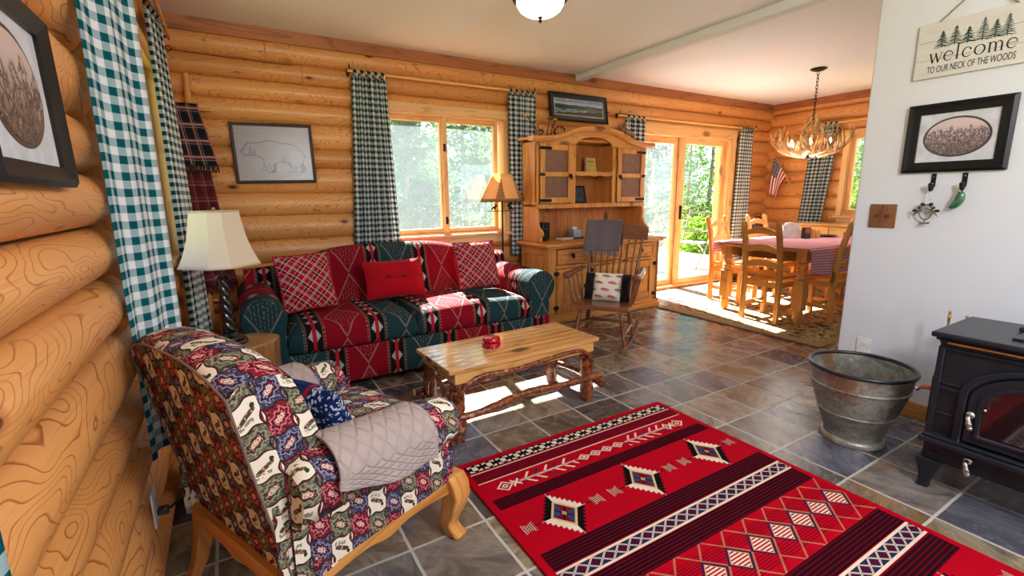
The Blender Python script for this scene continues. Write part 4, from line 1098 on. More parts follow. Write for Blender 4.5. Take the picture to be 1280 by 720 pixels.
m.tube(smooth_pts([(-.24, 0, .006), (-.1, .02, .008), (.05, -.02, .008), (.24, 0, .006)], 6), .006, 6); m.tube(smooth_pts([(-.05, -.01, .01), (.06, -.02, .06), (.12, 0, .03)], 6), .004, 6)
m.build('wire', RUST, b)
for a, c, e, r, col in stems:
    k = MB(); k.lathe([(.002, .016), (r * .6, .012), (r, 0), (r * .9, -.004), (.002, -.003)], 16, Matrix.Translation(e), False); k.build('mushroom_cap', plain('painted cap %d' % int(r * 1e4 + col[0]), srgb(*col), .4), b)
# moose figurine
b = tag(bpy.data.objects.new('moose_figurine', None), 'small carved moose figurine standing on the hutch top by the curtain', 'figurine'); COL.objects.link(b); b.location = (3.93, 4.02, 1.808)
def critter(name, parent, mat, edges, sub=2):
    """skin-grown body: list of chains [(point, radius), ...]; chains share points by position"""
    key, vs, rs, es = {}, [], [], []
    for ch in edges:
        last = None
        for p, r in ch:
            k = tuple(round(c, 4) for c in p)
            if k not in key: key[k] = len(vs); vs.append(p); rs.append(r)
            if last is not None and last != key[k]: es.append((last, key[k]))
            last = key[k]
    me = bpy.data.meshes.new(name); me.from_pydata(vs, es, []); o = bpy.data.objects.new(name, me); COL.objects.link(o); o.parent = parent
    md = o.modifiers.new('skin', 'SKIN'); md.use_smooth_shade = True
    for v, r in zip(me.skin_vertices[0].data, rs): v.radius = (r, r)
    me.skin_vertices[0].data[0].use_root = True
    s = o.modifiers.new('sub', 'SUBSURF'); s.levels = s.render_levels = sub
    me.materials.append(mat); return o
MOOSE = plain('moose brown', srgb(150, 100, 70), .6)
ch = [[((0, 0, .105), .026), ((-.045, 0, .118), .030), ((-.075, 0, .138), .018), ((-.105, 0, .142), .015), ((-.128, 0, .120), .010)], [((0, 0, .105), .026), ((.055, 0, .108), .026), ((.072, 0, .10), .008)]]
for x, s in ((-.04, 1), (-.04, -1), (.05, 1), (.05, -1)):
    root = (-.045, 0, .118) if x < 0 else (.055, 0, .108)
    ch.append([(root, .03 if x < 0 else .026), ((x + .004, s * .016, .085), .012), ((x + (-.006 if x < 0 else .012), s * .017, .05), .007), ((x, s * .018, .004), .006)])
critter('body', b, MOOSE, ch, 2)
ANT = plain('pale carved antler', srgb(200, 164, 140), .6)
for s in (-1, 1):
    m = MB(); m.tube(smooth_pts([(-.098, s * .008, .152), (-.096, s * .03, .17), (-.10, s * .055, .185)], 4), .005, 6)
    m.prism([(0, 0), (.03, -.005), (.045, .02), (.036, .022), (.034, .042), (.024, .028), (.014, .046), (.008, .028), (-.006, .034)], -.003, .003, Matrix.Translation((-.10, s * .04, .176)) @ Matrix.Rotation(s * R(60), 4, 'Z') @ Matrix.Rotation(R(60), 4, 'X')); m.build('antler', ANT, b)

# ------------------------------------------------------------------ rocking chair (local: forward +Y)
RL_, RRZ = (2.595, 2.87, 0), R(125.6)
rc = thing('rocking_chair', 'dark wooden spindle-back rocking chair facing the coffee table', 'rocking chair', RL_, RRZ)
def seat(u, v):
    x = (u * 2 - 1); y = lerp(-.22, .225, v); w = lerp(.205, .235, v)
    return (x * w, y, .345 + .012 * v - .014 * (1 - x * x) * math.sin(PI * v) )
m = MB(); m.grid(seat, 14, 14); m.build('seat', DARKW[0], rc, solid=.036, ang=60, bev=.006, soloff=1)
def turned(mb, a, b, prof, seg=12):
    a, b = Vector(a), Vector(b); d = b - a; q = d.to_track_quat('Z', 'Y').to_matrix().to_4x4(); q.translation = a
    mb.lathe([(r, t * d.length) for t, r in prof], seg, q)
LEG = [(0, .014), (.12, .017), (.2, .012), (.24, .019), (.28, .013), (.55, .021), (.75, .016), (.8, .021), (.84, .013), (.95, .016), (1, .015)]
ROCK = .035
for sx in (-1, 1):
    pts = [(sx * .205, lerp(-.48, .33, i / 20), .022 + .085 * ((lerp(-.48, .33, i / 20) + .03) / .45) ** 2) for i in range(21)]
    m = MB()
    for p, q in zip(pts, pts[1:]): m.bar(Vector(p) - (Vector(q) - Vector(p)) * .04, q, .026, .04)
    m.build('rocker', DARKW[1], rc, bev=.004, ang=60)
    for y0, y1 in ((.15, .175), (-.16, -.21)):
        m = MB(); zz = .044 + .085 * ((y1 + .03) / .45) ** 2; turned(m, (sx * .205, y1, zz), (sx * .165, y0, .328), LEG); m.build('leg', DARKW[2], rc, ang=60)
    m = MB(); turned(m, (sx * .195, .17, .155), (sx * .192, -.19, .155), [(0, .009), (.3, .012), (.5, .015), (.7, .012), (1, .009)]); m.build('stretcher', DARKW[1], rc)
    # arm: rail with scrolled front, held by three spindles
    P = smooth_pts([(sx * .255, -.29, .62), (sx * .272, -.15, .615), (sx * .278, 0, .612), (sx * .275, .13, .618), (sx * .272, .175, .612)], 5)
    m = MB(); m.tube(P, [.019] * 3 + [.021] * (len(P) - 8) + [.026, .030, .032, .028, .018], 12, sx=1.25); m.build('arm', DARKW[1], rc, ang=70)
    for y in (-.10, .02, .14):
        m = MB(); turned(m, (sx * (.213 + .02 * (y + .1)), y, .358), (sx * .275, y - .01, .60), [(0, .008), (.35, .012), (.6, .009), (1, .007)], 10); m.build('arm_spindle', DARKW[2], rc)
m = MB(); turned(m, (-.193, .165, .175), (.193, .165, .175), [(0, .009), (.2, .010), (.32, .014), (.4, .010), (.44, .017), (.5, .020), (.56, .017), (.6, .010), (.68, .014), (.8, .010), (1, .009)]); m.build('stretcher', DARKW[0], rc)
m = MB(); turned(m, (-.193, -.19, .175), (.193, -.19, .175), [(0, .009), (.5, .014), (1, .009)]); m.build('stretcher', DARKW[0], rc)
def crest(u, v):
    x = (u * 2 - 1) * .275; y = -.375 - .05 * v - .045 * (1 - (u * 2 - 1) ** 2) * -1 * -1; z = lerp(.865, 1.0 - .035 * abs(u * 2 - 1) ** 4, v)
    return (x, y, z)
m = MB(); m.grid(crest, 20, 5); m.build('crest_rail', DARKW[0], rc, solid=.022, ang=60, bev=.006, soloff=0)
for i in range(9):
    f = i / 8 * 2 - 1; r = .011 if abs(f) < 1 else .017
    a = (f * .185, -.195 - .01 * (1 - f * f), .35); b_ = (f * .235, -.372 - .045 * (1 - f * f), .885 if abs(f) < .95 else .90)
    m = MB(); turned(m, a, b_, [(0, r * .7), (.2, r * .95), (.4, r), (.7, r * .7), (1, r * .6)], 10); m.build('back_spindle' if abs(f) < 1 else 'back_post', DARKW[2], rc)
# throw over the crest rail
GREY = fabric('grey woven throw', srgb(116, 104, 106), srgb(86, 76, 80), 110)
t_ = thing('throw_blanket', 'grey fringed throw folded over the crest of the rocking chair', 'blanket', RL_, RRZ)
def thr(u, v):
    x = lerp(.265, -.045, u); 
    yc = -.375 - .045 * (1 - (x / .275) ** 2)
    if v < .42: k = v / .42; z = lerp(.80, 1.0, k); y = yc - .05 * ((z - .865) / .135 if z > .865 else 0) - .032 - .016 * math.sin(11 * u) * (1 - k) - .05 * max(0, (.865 - z))
    elif v < .55: a = PI * (v - .42) / .13; y = yc - .05 - .030 * math.cos(a); z = 1.0 + .026 * math.sin(a)
    else: k = (v - .55) / .45; z = lerp(1.0, .765, k); y = yc - .05 * ((z - .865) / .135) + .038 + .012 * math.sin(13 * u + 1) * (.35 + .65 * k) + .012 * k
    return (x, y, z)
m = MB(); m.grid(thr, 18, 40); m.build('cloth', GREY, t_, ang=80, solid=.010, soloff=0)
m = MB(); rnd = random.Random(2)
for i in range(34):
    p = Vector(thr((i + .5) / 34, 1)); m.tube([p, p + Vector((rnd.uniform(-.006, .006), rnd.uniform(-.002, .01), -.02)), p + Vector((rnd.uniform(-.012, .012), rnd.uniform(0, .015), -.045))], .0028, 5)
m.build('fringe', fabric('pale throw fringe', srgb(150, 140, 142), srgb(70, 64, 68)), t_)
# fish cushion
def fish_mat():
    t = T('trout print cotton'); u, v, _ = t.sep(t.uv())
    k = t.com(u / .105, v / .062, 0); cx, cy = (u / .115 + (v / .058).fl() * .5).fr() - .5, (v / .058).fr() - .5
    cid = t.white(t.com((u / .115 + (v / .058).fl() * .5).fl(), (v / .058).fl(), 0)); yy = cy + (cx * 4).sin() * .06
    body = (cx * cx / .10 + yy * yy / .055).lt(1.0); tail = cx.inr(.28, .40) * yy.ab().lt(cx - .26) 
    back = yy.gt(.05); spots = t.vor(t.com(u, v), 130).lt(.3)
    fc = t.ramp(cid, [(0, srgb(70, 76, 66)), (.34, srgb(70, 76, 66)), (.35, srgb(176, 84, 56)), (.68, srgb(176, 84, 56)), (.69, srgb(96, 90, 78))], True)
    c = t.mix((body + tail).mn(1), srgb(232, 222, 206), t.mix(back, srgb(206, 170, 140), fc)); c = t.mix(body * spots * .7, c, srgb(40, 34, 30)); c = t.mix(body * yy.ab().lt(.025) * .8, c, srgb(170, 50, 40))
    return t.bsdf(c, .85, 0, None, .15)
c_ = thing('throw_pillow', 'white cushion with printed trout and black ends on the rocking chair seat', 'cushion', RL_, RRZ)
Mx = frame((0, -.098, .487), (-1, 0, 0), (0, -.32, 1))
m = pillow(MB(), .25, .235, .115, Mx, 12, .02); m.build('cover', fish_mat(), c_, ang=80)
for s in (-1, 1):
    m = pillow(MB(), .078, .235, .118, Mx @ Matrix.Translation((s * .152, 0, 0)), 10, .04); m.build('end_panel', fabric('black faux fur', srgb(26, 24, 26), srgb(14, 13, 14), 90), c_, ang=80)
# floor lamp behind the sofa
b = thing('floor_lamp', 'thin dark floor lamp with pine-tree parchment shade behind the sofa arm', 'floor lamp', (2.36, 4.145, 0))
m = MB(); m.lathe([(.002, 0), (.075, 0), (.078, .008), (.05, .02), (.012, .03), (.002, .03)], 24, None, False); m.build('base', IRON, b)
m = MB(); m.tube([(0, 0, .02), (0, 0, 1.40)], .009, 10); m.build('pole', IRON, b)
def par_mat():
    t = T('parchment shade with pine print'); u, v, _ = t.sep(t.uv()); p = (u * 5).fr() - .5
    w = (1 - v) * .26 * (.65 + .35 * (v * 9).fr()); tree = p.ab().lt(w) * v.lt(.82)
    ground = v.lt(.10); c = t.mix((tree + ground).mn(1) * .75, srgb(244, 212, 158), srgb(160, 112, 62))
    a = t.n('ShaderNodeBsdfDiffuse'); q = t.n('ShaderNodeBsdfTranslucent'); t.put(a.inputs[0], c); t.put(q.inputs[0], c); x = t.n('ShaderNodeMixShader'); x.inputs[0].default_value = .45
    t.nt.links.new(a.outputs[0], x.inputs[1]); t.nt.links.new(q.outputs[0], x.inputs[2]); t.nt.links.new(x.outputs[0], t.out.inputs[0]); return t.mat
m = MB(); RB, RT_ = .245, .105
m.grid(lambda u, v: (lerp(RB, RT_, v) * math.cos(2 * PI * u) * (.9 if False else 1), lerp(RB, RT_, v) * .42 * math.sin(2 * PI * u), lerp(1.195, 1.462, v)), 40, 6); m.build('lamp_shade', par_mat(), b, ang=50, solid=.002)
m = MB(); m.tube([(RB * math.cos(a) * 1.005, RB * .425 * math.sin(a), 1.195 + .004 * math.sin(20 * a)) for a in [2 * PI * i / 60 for i in range(60)]], .0045, 6, closed=True); m.build('shade_lacing', DARKW[0], b)
m = MB(); m.tube([(-.17, 0, 1.10), (.17, 0, 1.10)], .004, 6); m.build('cross_bar', IRON, b)
ch2 = [[((0, 0, .03), .010), ((.03, 0, .032), .012), ((.045, 0, .048), .007), ((.062, 0, .044), .006)], [((0, 0, .03), .010), ((-.005, 0, 0), .004)], [((.03, 0, .032), .012), ((.034, 0, 0), .004)], [((.045, 0, .048), .007), ((.03, 0, .066), .006), ((.055, 0, .072), .004)]]
for s in (-1, 1):
    o = critter('moose_cutout', b, IRON, [[((-s * p[0] if True else 0, p[1], p[2]), r) for p, r in c] for c in ch2], 1); o.location = (s * .115, 0, 1.105)
# ------------------------------------------------------------------ dining corner
def drug():
    t = T('tan dining rug pile'); x, y, z = t.sep(t.obj()); b = t.vor(t.obj(), 11); n = t.noise(t.obj(), 9, 4, 1.5)
    c = t.ramp(n, [(.36, srgb(70, 56, 42)), (.46, srgb(150, 128, 92)), (.56, srgb(196, 178, 138)), (.66, srgb(96, 78, 54))])
    c = t.mix((1 - b.ss(.2, .3)) * .6, c, srgb(58, 48, 36))
    ed = (x.ab() - 1.16 + .0).mx(y.ab() - .98 + .0)
    brd = ed.inr(-.13, -.02); c = t.mix(brd, c, t.mix(((x + y) / .035).fr().lt(.5), srgb(204, 184, 142), srgb(96, 76, 52)))
    c = t.mix(ed.gt(-.02), c, srgb(120, 86, 56))
    return t.bsdf(c, .95, 0, t.bump(t.noise(t.obj(), 500, 2), .3, .003), .05)
o = thing('dining_rug', 'tan and brown bordered rug under the dining table', 'rug', (5.17, 2.80, 0)); m = MB(); m.box(-1.16, 1.16, -.93, .78, .001, .010); m.build('pile', drug(), o, bev=.003)
TLc = (5.30, 2.735, .0105)
dt = thing('dining_table', 'pine dining table with chunky turned legs under a red gingham cloth', 'dining table', TLc)
m = MB(); m.box(-.82, .82, -.465, .465, .698, .732); m.build('tabletop', PINE[0], dt, bev=.006)
m = MB()
for a, b, c, d in ((-.74, .74, -.41, -.385), (-.74, .74, .385, .41), (-.74, -.715, -.385, .385), (.715, .74, -.385, .385)): m.box(a, b, c, d, .60, .697)
m.build('apron', PINE[0], dt, bev=.002)
for sx in (-1, 1):
    for sy in (-1, 1):
        x, y = sx * .735, sy * .39; m = MB(Matrix.Translation((x, y, 0)))
        m.lathe([(.030, .0), (.040, .03), (.046, .06), (.040, .09), (.046, .105), (.036, .125), (.03, .14)], 20)
        m.box(-.046, .046, -.046, .046, .14, .43)
        m.lathe([(.03, .43), (.044, .44), (.050, .455), (.040, .475), (.047, .49), (.034, .51), (.040, .54), (.048, .56), (.036, .575), (.046, .59), (.03, .60)], 20)
        m.box(-.048, .048, -.048, .048, .60, .697); m.build('leg', PINE[2], dt, bev=.004, ang=50)
# gingham cloth with hanging corner folds
def cloth(u, v):
    x = lerp(-.845, .865, u); y = lerp(-.745, .60, v); z = .738; X, Y = x, y
    ex, ey = .835, .480
    dx = max(0, abs(x) - ex); dy = max(0, abs(y) - ey)
    if dy > 0:
        k = 1 + .03 * math.sin(x * 17) ; side = -1 if y < 0 else 1
        z = .736 - dy * .98; Y = side * (ey + min(dy, .02) * .3 + .014 * math.sin(x * 14 + 1) * min(1, dy / .15) + .012)
        if side < 0: z += .10 * max(0, (abs(x) - .55) / .3) * dy / .32 * .3
    if dx > 0: z -= dx * .9; X = math.copysign(ex + dx * .3, x)
    return (X, Y, z + .002 * math.sin(9 * x + 5 * y))
o = MB(); o.grid(cloth, 70, 60, lambda u, v: (u * 1.71, v * 1.345)); o = o.build('tablecloth', GINGR, None, ang=80, solid=.003, soloff=1); o.location = TLc; tag(o, 'red and white gingham cloth draped over the dining table', 'tablecloth')
# ladder-back chair; local forward +Y, origin under the seat
def make_chair(label):
    c = thing('dining_chair', label, 'chair', group='dining chairs')
    W = .175
    m = MB(); m.grid(lambda u, v: ((u * 2 - 1) * lerp(.175, .195, v), lerp(-.17, .20, v), .425 - .010 * math.sin(PI * v) * (1 - (u * 2 - 1) ** 2)), 10, 10); m.build('seat', PINE[1], c, solid=.028, bev=.006, ang=50, soloff=1)
    for s in (-1, 1):
        P = [(s * W, -.185, 0), (s * W, -.185, .40), (s * (W - .002), -.20, .60), (s * (W - .004), -.235, .80), (s * (W - .006), -.275, .955)]
        m = MB(); vs = []
        for i, (x, y, z) in enumerate(P):
            w = .021
            for a, b in ((-1, -1), (1, -1), (1, 1), (-1, 1)): vs.append((x + a * w, y + b * w * 1.05, z))
        vs += [(P[-1][0] + a * .012, P[-1][1] + b * .012 - .006, .978) for a, b in ((-1, -1), (1, -1), (1, 1), (-1, 1))]
        n = 6; m.add(vs, [(i * 4 + k, i * 4 + (k + 1) % 4, (i + 1) * 4 + (k + 1) % 4, (i + 1) * 4 + k) for i in range(n - 1) for k in range(4)] + [(0, 1, 2, 3), (20, 21, 22, 23)]); m.build('back_post', PINE[2], c, bev=.005)
        m = MB(); m.box(s * .168 - .021, s * .168 + .021, .15, .192, 0, .396); m.build('front_leg', PINE[2], c, bev=.004)
        m = MB(); m.box(s * .171 - .010, s * .171 + .010, -.164, .15, .13, .168); m.build('stretcher', PINE[1], c, bev=.003); m = MB(); m.box(s * .171 - .010, s * .171 + .010, -.164, .15, .345, .396); m.build('side_rail', PINE[1], c, bev=.003)
    m = MB(); m.box(-.147, .147, .16, .182, .345, .396); m.build('seat_rail', PINE[0], c, bev=.003); m = MB(); m.box(-.154, .154, -.195, -.175, .345, .396); m.build('seat_rail', PINE[0], c, bev=.003); m = MB(); m.box(-.16, .16, -.01, .01, .138, .160); m.build('stretcher', PINE[0], c, bev=.003)
    for zc, yy in ((.55, -.198), (.70, -.217), (.865, -.252)):
        top_ = zc > .8; P = []
        N = 16
        up = [(lerp(-.158, .158, i / N), .028 + (.045 if top_ else .032) * math.cos(PI * (i / N - .5)) * 1.0 - (.012 if top_ else 0)) for i in range(N + 1)]
        lo = [(lerp(.158, -.158, i / N), -.028 + .026 * math.cos(PI * (i / N - .5))) for i in range(N + 1)]
        m = MB(frame((0, yy, zc), (1, 0, 0), (0, -.22, 1))); m.prism(up + lo, -.011, .011); m.build('slat', PINE[0], c, bev=.003)
    return c
ch = make_chair('ladder-back pine chair at the table end nearest the coffee table')
ch.location = (4.585, 2.635, .0105); ch.rotation_euler = (0, 0, R(-90))
dup(ch, (5.035, 2.388, .0105), R(0), 'ladder-back pine chair pushed under the hanging side of the gingham cloth')
dup(ch, (5.05, 3.36, .0105), R(183), 'ladder-back pine chair on the glass door side, nearest the curtain')
dup(ch, (5.80, 3.35, .0105), R(178), 'ladder-back pine chair on the glass door side, below the flag')
dup(ch, (6.19, 2.62, .0105), R(92), 'ladder-back pine chair at the table end by the pine cabinet')
# things on the dining table
b = thing('napkin_holder', 'white scalloped napkin holder on the gingham tablecloth', 'napkin holder', (5.36, 2.93, .7555), R(-35))
def scal(w, h): return [(-w, 0), (w, 0), (w * .98, h * .4), (w * .7, h * .62), (w * .55, h * .96), (0, h), (-w * .55, h * .96), (-w * .7, h * .62), (-w * .98, h * .4)]
for y in (-.03, .03):
    m = MB(frame((0, y, .008), (1, 0, 0), (0, 0, 1))); m.prism(scal(.10, .165), -.004, .004); m.build('side_panel', WHITEP, b, bev=.002)
m = MB(); m.box(-.10, .10, -.034, .034, 0, .008); m.build('base', WHITEP, b, bev=.002); m = MB(); m.box(-.085, .085, -.02, .02, .01, .14); m.build('napkin', plain('paper napkins', srgb(240, 238, 234), .9), b)
b = thing('candle_jar', 'small dark-labelled square jar beside the napkin holder on the table', 'jar', (5.42, 2.79, .7555), R(-30))
m = MB(); m.box(-.034, .034, -.034, .034, 0, .12); m.build('jar_body', plain('dark label', srgb(36, 30, 34), .3), b, bev=.006); m = MB(); m.box(-.034, .034, -.0352, -.0345, .06, .112); m.build('label', plain('orange label', srgb(200, 90, 60), .4), b)
for i, (x, y, hh, lab) in enumerate(((5.53, 2.775, .115, 'plain pale wooden shaker block beside the dark jar on the table'), (5.60, 2.76, .095, 'shorter pale wooden shaker block beside the dark plate on the table'))):
    b = thing('shaker', lab, 'shaker', (x, y, .7555), .3); m = MB(); m.box(-.024, .024, -.024, .024, 0, hh - .018); m.build('body', PINEL[2], b, bev=.004); m = MB(); m.lathe([(.002, 0), (.02, 0), (.02, .010), (.012, .018), (.002, .018)], 16, Matrix.Translation((0, 0, hh - .018)), False); m.build('cap', PINEL[0], b)
b = MB(); b.lathe([(.002, .003), (.05, .001), (.07, .006), (.10, .016), (.098, .02), (.066, .011), (.002, .008)], 28, None, False); b = b.build('plate', plain('dark stoneware', srgb(46, 44, 58), .3)); b.location = (5.86, 2.79, .7545); tag(b, 'dark shallow plate on the far end of the gingham cloth', 'plate')
# small pine cabinet under the window
b = thing('side_cabinet', 'small pale pine cabinet with knobs under the dining window', 'cabinet', (6.71, 3.10, 0))
m = MB(); m.box(-.18, .19, -.40, .36, .05, .83); m.build('carcass', PINEL[2], b, bev=.004); m = MB(); m.box(-.205, .195, -.43, .39, .83, .855); m.build('top_board', PINEL[1], b, bev=.006); m = MB(); m.box(-.16, .19, -.38, .34, 0, .05); m.build('plinth', PINEL[1], b)
for y0, y1 in ((-.385, -.03), (-.01, .345)):
    m = MB(); m.box(-.197, -.181, y0, y1, .68, .815); d = m.build('drawer', PINEL[1], b, bev=.004); k = MB(); k.ball((-.207, (y0 + y1) / 2, .75), .014, 12, 8); k.build('knob', IRON, d)
    m = MB(); m.box(-.197, -.181, y0, y1, .07, .665); d = m.build('door', PINEL[2], b, bev=.004); m = MB(); m.box(-.204, -.197, y0 + .06, y1 - .06, .13, .60); m.build('door_panel', PINEL[2], d, bev=.004); k = MB(); k.ball((-.207, y1 - .03 if y0 < -.2 else y0 + .03, .45), .014, 12, 8); k.build('knob', IRON, d)
# red lantern in the corner on a low stand
b = thing('plant_stand', 'low dark stand in the dining corner carrying the red lantern', 'stand', (6.42, 3.97, 0)); m = MB(); m.box(-.14, .14, -.14, .14, .66, .69); m.build('top_board', DARKW[0], b, bev=.004)
for sx in (-1, 1):
    for sy in (-1, 1): m = MB(); m.box(sx * .115 - .014, sx * .115 + .014, sy * .115 - .014, sy * .115 + .014, 0, .66); m.build('leg', DARKW[2], b, bev=.003)
b = thing('lantern', 'red metal lantern with black cap and bail in the dining corner', 'lantern', (6.42, 3.97, .691))
m = MB(); m.lathe([(.002, 0), (.085, 0), (.09, .01), (.085, .05), (.06, .06), (.002, .06)], 24, None, False); m.build('base', plain('red enamel', srgb(176, 26, 34), .25, 0, coat=.5), b)
m = MB(); m.lathe([(.05, .06), (.065, .09), (.065, .14), (.048, .18)], 24, None, False); m.build('globe', plain('smoky globe', srgb(60, 30, 30), .1, 0), b); m = MB(); m.lathe([(.002, .24), (.03, .235), (.06, .20), (.065, .18), (.002, .178)], 24, None, False); m.build('cap', BLK, b)
m = MB(); m.tube([(-.09, 0, .03), (-.1, 0, .15), (-.07, 0, .26), (0, 0, .285), (.07, 0, .26), (.1, 0, .15), (.09, 0, .03)], .004, 6); m.build('bail_handle', BLK, b)
# antler chandelier
AC = (5.415, 2.84, 0)
cl = thing('antler_chandelier', 'deer antler chandelier with lit candle bulbs hanging over the dining table', 'chandelier', (AC[0], AC[1], ZC))
m = MB(); m.lathe([(.002, 0), (.075, 0), (.078, -.008), (.05, -.022), (.012, -.03), (.002, -.03)], 24, None, False); m.build('canopy', IRON, cl)
zt = -.03; nl = 0
while zt > -.46:
    a = nl % 2; pts = []
    for i in range(14):
        q = 2 * PI * i / 14; dx = .0105 * math.cos(q); pts.append(((dx if a else 0), (0 if a else dx), zt - .017 + .022 * math.sin(q)))
    m = MB(); m.tube(pts, .0034, 6, closed=True); m.build('chain_link', IRON, cl); zt -= .034; nl += 1
def ant_mat():
    t = T('antler'); n = t.noise(t.obj(), 14, 4, 1); return t.bsdf(t.ramp(n, [(.3, srgb(178, 122, 66)), (.5, srgb(222, 176, 116)), (.68, srgb(246, 222, 184))]), .45, 0, t.bump(t.noise(t.obj(), 60, 3), .3, .004), .4)
AM = ant_mat()
def antler(M, seed, L=.40, rad=.026, nt=5):
    rnd = random.Random(seed); mb = MB(M)
    beam = smooth_pts([(0, 0, 0), (L * .25, .02, .012), (L * .55, .05, .035), (L * .82, .055, .12), (L, .03, .25)], 5); N = len(beam)
    mb.tube(beam, [max(.004, lerp(rad, .004, (i / (N - 1)) ** 1.5)) for i in range(N)], 9)
    for k in range(nt):
        i = int(N * (.18 + .62 * k / nt)); p = beam[i]; h = rnd.uniform(.14, .23) * (1 - .2 * k / nt)
        d = Vector((rnd.uniform(-.02, .06), rnd.uniform(-.09, .03), h)); tine = smooth_pts([p, p + d * .45 + Vector((.02, -.02, -.012)), p + d], 5)
        mb.tube(tine, [lerp(rad * .78, .004, j / (len(tine) - 1)) for j in range(len(tine))], 8)
    return mb
C0 = Vector((0, 0, -.87))
for k in range(9):
    a = 2 * PI * k / 9 + .2
    M = Matrix.Translation(C0 + Vector((.10 * math.cos(a), .10 * math.sin(a), 0))) @ Matrix.Rotation(a + .55, 4, 'Z') @ Matrix.Rotation(R(-4), 4, 'Y'); antler(M, k, .33).build('antler', AM, cl, ang=70)
for k in range(5):
    a = 2 * PI * k / 5 + .6; M = Matrix.Translation(C0 + Vector((.03 * math.cos(a), .03 * math.sin(a), .02))) @ Matrix.Rotation(a, 4, 'Z') @ Matrix.Rotation(R(-62), 4, 'Y'); antler(M, 20 + k, .32, .024, 4).build('antler', AM, cl, ang=70)
m = MB(); m.tube([(0, 0, -.46), (0, 0, -.88)], .010, 8); m.ball((0, 0, -.885), .03, 12, 8); m.build('center_stem', IRON, cl)
bt = T('lit candle bulb'); bt.bsdf((1, .9, .7), .3, emit=(1, .86, .62), es=9); BULB = bt.mat
for k in range(6):
    a = 2 * PI * k / 6 + .45; x, y = .20 * math.cos(a), .20 * math.sin(a)
    m = MB(); m.lathe([(.002, -.845), (.018, -.845), (.016, -.835), (.010, -.83), (.010, -.775), (.002, -.775)], 12, Matrix.Translation((x, y, 0)), False); m.build('candle_sleeve', plain('ivory sleeve', srgb(220, 200, 160), .5) if k == 0 else bpy.data.materials['ivory sleeve'], cl)
    m = MB(); m.lathe([(.002, -.775), (.010, -.773), (.017, -.755), (.013, -.735), (.004, -.712), (.001, -.706)], 12, Matrix.Translation((x, y, 0)), False); m.build('candle_bulb', BULB, cl)
# flush ceiling light of the sitting room
fl = thing('ceiling_light', 'flush ceiling light with glowing glass bowl and bronze finial', 'ceiling light', (1.81, 2.665, ZC))
m = MB(); m.lathe([(.002, 0), (.165, 0), (.178, -.016), (.180, -.045), (.172, -.070), (.150, -.080), (.148, -.04), (.002, -.02)], 36, None, False); m.build('rim', BRONZE, fl)
bt = T('glowing alabaster bowl'); n_ = bt.noise(bt.obj(), 9, 3, 1.2); bt.bsdf(bt.mix(n_, (.9, .8, .55), (1, .93, .78)), .3, emit=bt.mix(n_, (1, .78, .42), (1, .92, .72)), es=2.6)
m = MB(); m.lathe([(.150, -.074), (.147, -.098), (.130, -.126), (.096, -.150), (.05, -.163), (.010, -.166)], 36, None, False); m.build('glass_bowl', bt.mat, fl)
m = MB(); m.lathe([(.002, -.163), (.012, -.163), (.016, -.171), (.008, -.179), (.013, -.188), (.006, -.200), (.002, -.202)], 16, None, False); m.build('finial', BRONZE, fl)
# flag on its stick, held on the log wall of the dining corner
fp0, fp1 = Vector((6.955, 4.14, 1.79)), Vector((6.962, 3.745, 1.175))
fg = thing('hanging_flag', 'small striped american flag on a wooden stick on the corner log wall', 'flag', fp1)
m = MB(Matrix.Translation(-fp1)); m.tube([fp0, fp1], .006, 8); m.ball(fp0 + (fp0 - fp1).normalized() * .008, .010, 10, 6); m.build('flag_stick', PINEL[0], fg)
def flag_mat():
    t = T('stars and stripes'); u, v, _ = t.sep(t.uv()); st = (v * 6.5).fr().lt(.5)
    c = t.mix(st, srgb(236, 232, 230), srgb(178, 22, 40)); can = u.lt(.42) * v.gt(.46)
    sx_, sy_ = (u * 15).fr() - .5, (v * 11).fr() - .5; star = (sx_ * sx_ + sy_ * sy_).lt(.06)
    c = t.mix(can, c, t.mix(star, srgb(28, 36, 72), srgb(230, 230, 236))); return t.bsdf(c, .8)
d = (fp1 - fp0).normalized()
def flag(u, v):
    p = fp0 + d * lerp(.40, .02, v) ; s = u * .56
    drop = Vector((0, .16 * math.sin(min(1.0, u * 1.2) * 1.4), -.50 * u)) if True else None
    q = p + Vector((-.02 - .03 * math.sin(u * 7 + v * 4) * u, .30 * u * (1 - .35 * u) , -.42 * u - .02 * u * v)) * 1.0
    q += -d * (.30 * u * v * .55)
    q.y = min(q.y, 4.16 + .0 * u); q.x = min(q.x - .012 * math.sin(9 * u), 6.95); return q
# folded fall: cloth hangs from the stick's upper part
def flag2(u, v):
    p = fp0 + d * lerp(.385, .015, v)
    fall = u * .50
    y = p.y + (.035 + .06 * v) * math.sin(u * 2.2) * (1 - v * .8); z = p.z - fall * (.62 + .38 * v); x = p.x - .012 - .035 * math.sin(v * 9 + 1) * min(1, u * 2.5) - .02 * u
    y = lerp(y, lerp(4.02, 4.16, v), min(1, u * 1.1))
    return (min(x, 6.945), y, z)
m = MB(Matrix.Translation(-fp1)); m.grid(flag2, 24, 24, lambda u, v: (u, v)); m.build('cloth', flag_mat(), fg, ang=80, solid=.0015, soloff=0)
b = MB(); b.box(-.006, .006, -.14, .14, -.045, .045); b = b.build('wall_plaque', plain('pale ribbed plaque', srgb(206, 198, 186), .7, 0, .6, 90), None, bev=.003); b.location = (6.962, 3.92, 1.905); tag(b, 'small pale rectangular plaque on the log wall behind the antler chandelier', 'plaque')
